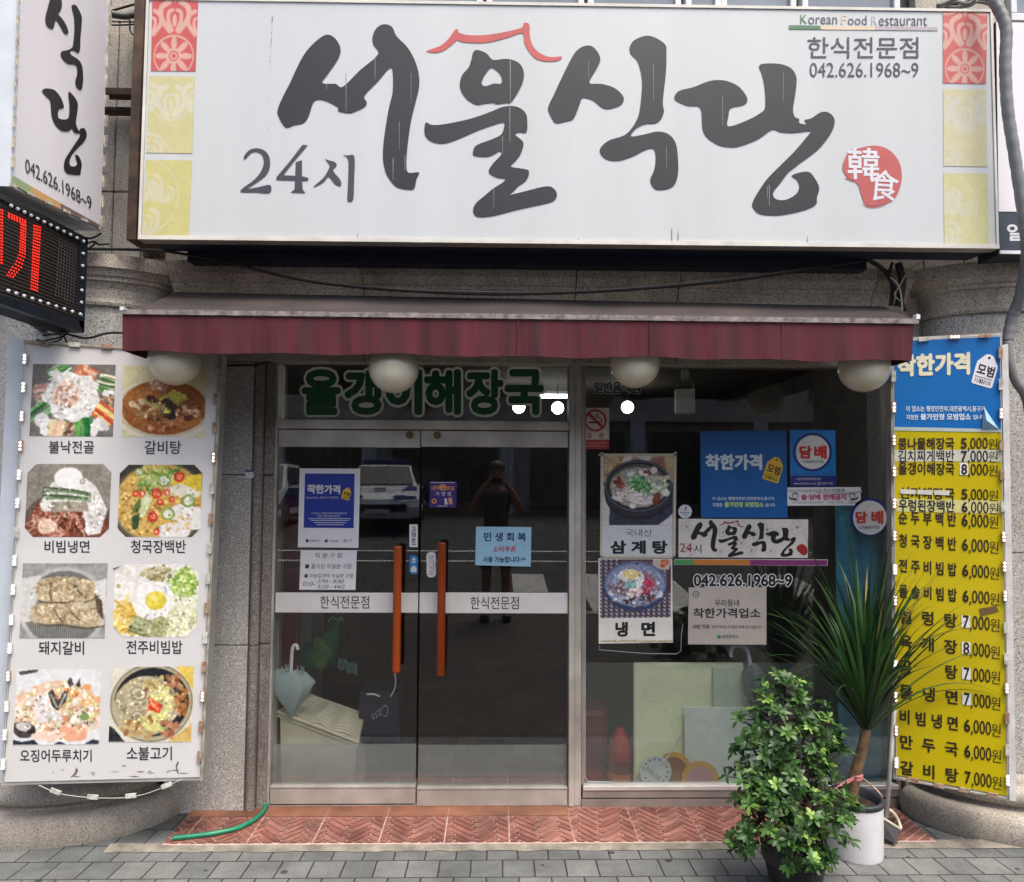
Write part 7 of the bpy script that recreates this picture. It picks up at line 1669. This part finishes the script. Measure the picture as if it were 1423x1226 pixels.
# long handled dustpan
t = thing('dustpan', 'dark dustpan with long white handle standing between white pot and column base', 'dustpan', tuple(G(1240, 1172)))
DP = M('dark grey plastic', (58, 58, 62), .5, var=.12); BEI = M('ivory handle plastic', (206, 196, 178), .4, var=.05)
Yd = -.40
b = MB(); b.tube([U(1232, 1136, Yd), U(1243, 985, Yd - .045)], .0105, 10); b.build('handle', flat('white tube', (208, 206, 202), .4), t, smooth=True)
b = MB(); q = [U(1222, 1136, Yd), U(1250, 1152, Yd - .02), U(1247, 1174, Yd - .05), U(1222, 1162, Yd - .02)]; b.prism(q, [p + Vector((.02, .14, .0)) for p in q]); b.build('pan', DP, t)
b = MB(); b.tube(spline([U(1232, 1125, Yd), U(1240, 1128, Yd), U(1248, 1140, Yd), U(1252, 1152, Yd - .02)], 6), .008, 8); b.tube([U(1222, 1134, Yd), U(1252, 1153, Yd - .02)], .007, 8); b.build('rim', BEI, t, smooth=True)

# ------------------------------------------------------------------ what the glass mirrors: street, cars, buildings, photographer
def car(name, label, loc, rotz):
    t = thing(name, label, 'police car', (0, 0, 0), 'parked police cars')
    W_ = M('white car paint', (206, 210, 214), .25, var=.02); B_ = M('blue car paint', (26, 46, 110), .25, var=.03); GL = flat('car glass', (20, 24, 30), .5); TY = flat('tyre rubber', (24, 24, 24), .8)
    # side outline (y forward = -Y), width varies with height
    low = [(2.25, .28), (2.3, .5), (2.22, .66), (1.95, .78), (1.1, .92), (.95, .95), (-1.9, .98), (-2.2, .95), (-2.28, .6), (-2.22, .3)]
    b = MB(); wv = lambda z: .90 if z < .8 else .86
    b.prism([(wv(z), -y, z) for y, z in low], [(-wv(z), -y, z) for y, z in low]); body = b.build('body', W_, t)
    top = [(1.0, .93), (.25, 1.40), (-.1, 1.45), (-1.2, 1.42), (-1.85, .98)]
    b = MB(); b.prism([(.80 - .2 * max(0, (z - .93)) / .5, -y, z) for y, z in top], [(-.80 + .2 * max(0, (z - .93)) / .5, -y, z) for y, z in top]); b.build('cabin', W_, t)
    b = MB(); b.add([(-.72, -.95, .97), (.72, -.95, .97), (.58, -.28, 1.39), (-.58, -.28, 1.39)], [(0, 1, 2, 3)]); b.V = [(x, y - .02, z + .012) for x, y, z in b.V]; b.build('windscreen', GL, t)
    for s in (-1, 1):
        b = MB(); b.add([(s * .79, -.75, .98), (s * .79, 1.5, 1.0), (s * .63, 1.1, 1.36), (s * .63, -.15, 1.37)], [(0, 1, 2, 3) if s > 0 else (3, 2, 1, 0)]); b.V = [(x + s * .012, y, z) for x, y, z in b.V]; b.build('side_window', GL, t)
        b = MB(); b.prism([(s * .905, -2.2, .45), (s * .905, -1.1, .88), (s * .905, 2.1, .9), (s * .905, 2.1, .5), (s * .905, -1.4, .42)], [(s * .89, -2.2, .45), (s * .89, -1.1, .88), (s * .89, 2.1, .9), (s * .89, 2.1, .5), (s * .89, -1.4, .42)]); b.build('blue_flank', B_, t)
        b = MB(); b.add([(s * .3, -2.26, .68), (s * .82, -2.2, .68), (s * .8, -1.2, .91), (s * .62, -1.1, .93)], [(0, 1, 2, 3) if s > 0 else (3, 2, 1, 0)]); b.V = [(x, y, z + .02) for x, y, z in b.V]; b.build('blue_bonnet_panel', B_, t)
        b = MB(); b.prism([(s * .5, -2.30, .60), (s * .86, -2.22, .64), (s * .86, -2.0, .74), (s * .55, -2.2, .68)], [(s * .5, -2.2, .56), (s * .86, -2.1, .6), (s * .86, -1.95, .7), (s * .55, -2.1, .66)]); b.build('headlight', flat('headlamp glass', (210, 216, 222), .1), t)
        b = MB(); b.bbox(s * .88, s * 1.02, -.85, -.72, .95, 1.08, .02); b.build('mirror', B_, t)
        for yy in (-1.38, 1.38):
            b = MB(); b.tube([(s * .72, yy, .33), (s * .92, yy, .33)], .33, 24); wl = b.build('wheel', TY, t)
            b = MB(); b.tube([(s * .92, yy, .33), (s * .93, yy, .33)], .2, 16); b.build('rim', flat('wheel rim', (150, 152, 156), .3, metal=.6), wl)
    b = MB(); b.bbox(-.62, .62, -2.33, -2.28, .40, .56, .02); b.build('grille', flat('dark grille', (22, 24, 28), .3), t)
    b = MB(); b.bbox(-.26, .26, -2.35, -2.331, .36, .45, .004); b.build('number_plate', flat('plate white', (200, 204, 206), .5), t)
    b = MB(); b.bbox(-.55, .55, .1, .4, 1.46, 1.58, .03); b.build('light_bar', M('blue light bar', (30, 44, 90), .2), t)
    b = MB(); b.add([(-.16, -1.72, .84), (.16, -1.72, .84), (.1, -1.5, .885), (-.1, -1.5, .885)], [(0, 1, 2, 3)]); b.V = [(x, y, z + .02) for x, y, z in b.V]; b.build('bonnet_badge', flat('navy badge', (40, 44, 80), .4), t)
    t.rotation_euler = (0, 0, rotz); t.location = loc; return t
def virt(px, py, Y):
    p = U(px, py, Y); return Vector((p.x, -p.y, p.z))
v = virt(513, 726, 11.6)
c1 = car('police_car', 'white and blue police car mirrored in the left door glass', (v.x, -13.8, rz(-13)), math.pi - .08)
c2 = dup(c1, (v.x - 2.9, -13.4, rz(-13)), 'second police car mirrored at the far left of the left door glass'); c2.rotation_euler = (0, 0, math.pi - .05)
OPP = -19.0; g0 = rz(-19)
t = thing('opposite_building', 'plain beige building with rows of small windows mirrored in the shop glass', 'building', (0, OPP, g0))
STU = M('grey beige stucco', (172, 164, 156), .85, var=.12, vs=2); DKW = flat('dark glazing', (24, 30, 40), .12)
b = MB(); b.box(-20, 26, OPP - 6, OPP, g0 + 3.0, g0 + 6.6); b.box(-20, 26, OPP - 6, OPP - .6, g0 - .2, g0 + 3.0)
b.build('wall', STU, t)
for x0_, x1_ in ((-16, -12.6), (-11.9, -8.2), (-7.4, -4.4), (-3.4, .0), (1.1, 4.2), (5.0, 8.2), (9.0, 12.5)):
    b = MB(); b.box(x0_, x1_, OPP - .62, OPP - .55, g0 + .35, g0 + 2.7); b.build('shopfront', DKW, t)
    b = MB(); b.box(x1_ + .1, x1_ + .55, OPP - .6, OPP + .02, g0 - .2, g0 + 2.995); b.build('pillar', M('pale pillar tile', (176, 178, 182), .5, var=.1), t)
    b = MB(); b.box(x0_, x1_, OPP - .5, OPP - .1, g0 - .1, g0 + .33); b.build('planter', M('brown planter', (106, 82, 62), .8, var=.2), t)
for zz in (3.6, 5.2):
    for i in range(14):
        x = -17 + i * 3.0; b = MB(); b.box(x, x + .95, OPP - .02, OPP + .03, g0 + zz, g0 + zz + 1.1); f = b.build('window', M('window surround', (170, 168, 162), .6), t)
        b = MB(); b.box(x + .07, x + .88, OPP + .031, OPP + .036, g0 + zz + .07, g0 + zz + 1.03); b.build('pane', DKW, f)
# the photographer, holding a phone up in front of the face
pt = thing('person', 'person in a dark striped top holding a phone, mirrored in the right door', 'person', (0, -4.32, gz(-4.32)))
zf = gz(-4.32); zc_cam = CAMP.z
SKIN = M('skin', (150, 104, 82), .55, var=.06)
def skin_obj(name, pts, edges, mat, sub=2):
    """one smooth body surface grown round a skeleton of (x, y, z, radius)"""
    me = bpy.data.meshes.new(name); me.from_pydata([p[:3] for p in pts], edges, [])
    o = bpy.data.objects.new(name, me); COL.objects.link(o)
    sk = o.modifiers.new('skin', 'SKIN'); sk.use_smooth_shade = True
    for i, p in enumerate(pts):
        me.skin_vertices[0].data[i].radius = (p[3], p[4] if len(p) > 4 else p[3]); me.skin_vertices[0].data[i].use_root = (i == 0)
    ss = o.modifiers.new('sub', 'SUBSURF'); ss.levels = sub; ss.render_levels = sub
    dg = bpy.context.evaluated_depsgraph_get(); m2 = bpy.data.meshes.new_from_object(o.evaluated_get(dg))
    V = np.zeros(len(m2.vertices) * 3); m2.vertices.foreach_get('co', V); F = [tuple(p.vertices) for p in m2.polygons]
    bpy.data.objects.remove(o); bpy.data.meshes.remove(me); bpy.data.meshes.remove(m2)
    return mk(name, V.reshape(-1, 3), F, mat, pt, smooth=True)
H = lambda z: zf + z
y0_ = -4.32
P = [(0, y0_, H(.96), .14, .10), (0, y0_, H(1.12), .13, .095), (0, y0_ - .01, H(1.30), .15, .11), (0, y0_ - .01, H(1.43), .12, .08), (0, y0_ + .0, H(1.50), .055), (0, y0_ + .02, H(1.56), .055), (0, y0_ + .03, H(1.66), .085, .10), (0, y0_ + .02, H(1.74), .075, .09)]
E_ = [(0, 1), (1, 2), (2, 3), (3, 4), (4, 5), (5, 6), (6, 7)]
for s in (-1, 1):
    i = len(P); P += [(s * .17, y0_ - .01, H(1.42), .062), (s * .30, y0_ + .08, H(1.22), .046), (s * .20, y0_ + .19, H(1.42), .038), (s * .095, y0_ + .262, zc_cam - .035, .026)]
    E_ += [(3, i), (i, i + 1), (i + 1, i + 2), (i + 2, i + 3)]
    i = len(P); P += [(s * .10, y0_, H(.90), .095), (s * .11, y0_ + .01, H(.50), .062), (s * .12, y0_ - .01, H(.10), .042), (s * .125, y0_ + .12, H(.045), .036)]
    E_ += [(0, i), (i, i + 1), (i + 1, i + 2), (i + 2, i + 3)]
skin_obj('body', P, E_, SKIN)
skin_obj('shirt', [(0, y0_, H(.94), .165, .125), (0, y0_, H(1.12), .155, .118), (0, y0_ - .01, H(1.30), .172, .132), (0, y0_ - .01, H(1.43), .135, .10), (-.17, y0_ - .01, H(1.425), .082), (-.23, y0_ + .03, H(1.33), .072), (.17, y0_ - .01, H(1.425), .082), (.23, y0_ + .03, H(1.33), .072)], [(0, 1), (1, 2), (2, 3), (3, 4), (4, 5), (3, 6), (6, 7)], M('dark striped cloth', (42, 46, 56), .8, var=.3, vs=9))
skin_obj('shorts', [(0, y0_, H(.97), .16, .13), (.11, y0_, H(.86), .115), (.115, y0_ + .01, H(.55), .095), (-.11, y0_, H(.86), .115), (-.115, y0_ + .01, H(.55), .095)], [(0, 1), (1, 2), (0, 3), (3, 4)], M('navy shorts cloth', (36, 42, 64), .8, var=.15))
b = MB(); b.sphere((0, y0_ - .01, H(1.735)), .1, 20, 12, rx=.098, ry=.115, rz=.085); b.build('hair', M('black hair', (22, 20, 20), .6, var=.2), pt, smooth=True)
b = MB(); b.sphere((0, y0_ + .128, H(1.655)), .018, 10, 8, rz=.03); 
for s in (-1, 1): b.sphere((s * .088, y0_ + .02, H(1.66)), .02, 10, 8, rx=.01, rz=.032)
b.build('face_features', SKIN, pt, smooth=True)
b = MB()
for s in (-1, 1): b.sphere((s * .032, y0_ + .122, H(1.685)), .011, 10, 8); b.sphere((s * .032, y0_ + .122, H(1.71)), .008, 8, 6, rx=.02)
b.sphere((0, y0_ + .12, H(1.605)), .012, 10, 6, rx=.026, rz=.007); b.build('eyes', flat('dark eye', (40, 26, 24), .4), pt, smooth=True)
for s in (-1, 1):
    b = MB(); hx, hy, hz = s * .088, -4.05, zc_cam - .03
    b.sphere((hx, hy, hz), .03, 14, 10, rx=.016, ry=.022, rz=.042)
    for k in range(4):
        z = hz + .034 - k * .021; L = (.05, .058, .054, .044)[k]
        b.tube(spline([(hx, hy + .012, z), (hx - s * .006, hy + .032, z + .002), (hx - s * .018, -4.018, z), (hx - s * (.018 + L * .3), -4.016, z)], 4), [.0085] * 13, 8)
    b.tube(spline([(hx, hy - .01, hz - .02), (hx - s * .016, hy - .014, hz + .004), (hx - s * .032, hy - .006, hz + .022)], 4), .0095, 8)
    b.build('hand', SKIN, pt, smooth=True)
    b = MB(); b.bbox(s * .125 - .05, s * .125 + .05, y0_ - .1, y0_ + .19, H(0), H(.085), .03); b.build('shoe', M('dark shoe', (30, 30, 34), .6), pt)
b = MB(); b.bbox(-.082, .082, -4.034, -4.026, zc_cam - .062, zc_cam + .018, .003); b.build('phone', flat('black phone', (18, 18, 20), .2), None, label='dark phone held sideways by the mirrored person', cat='phone')
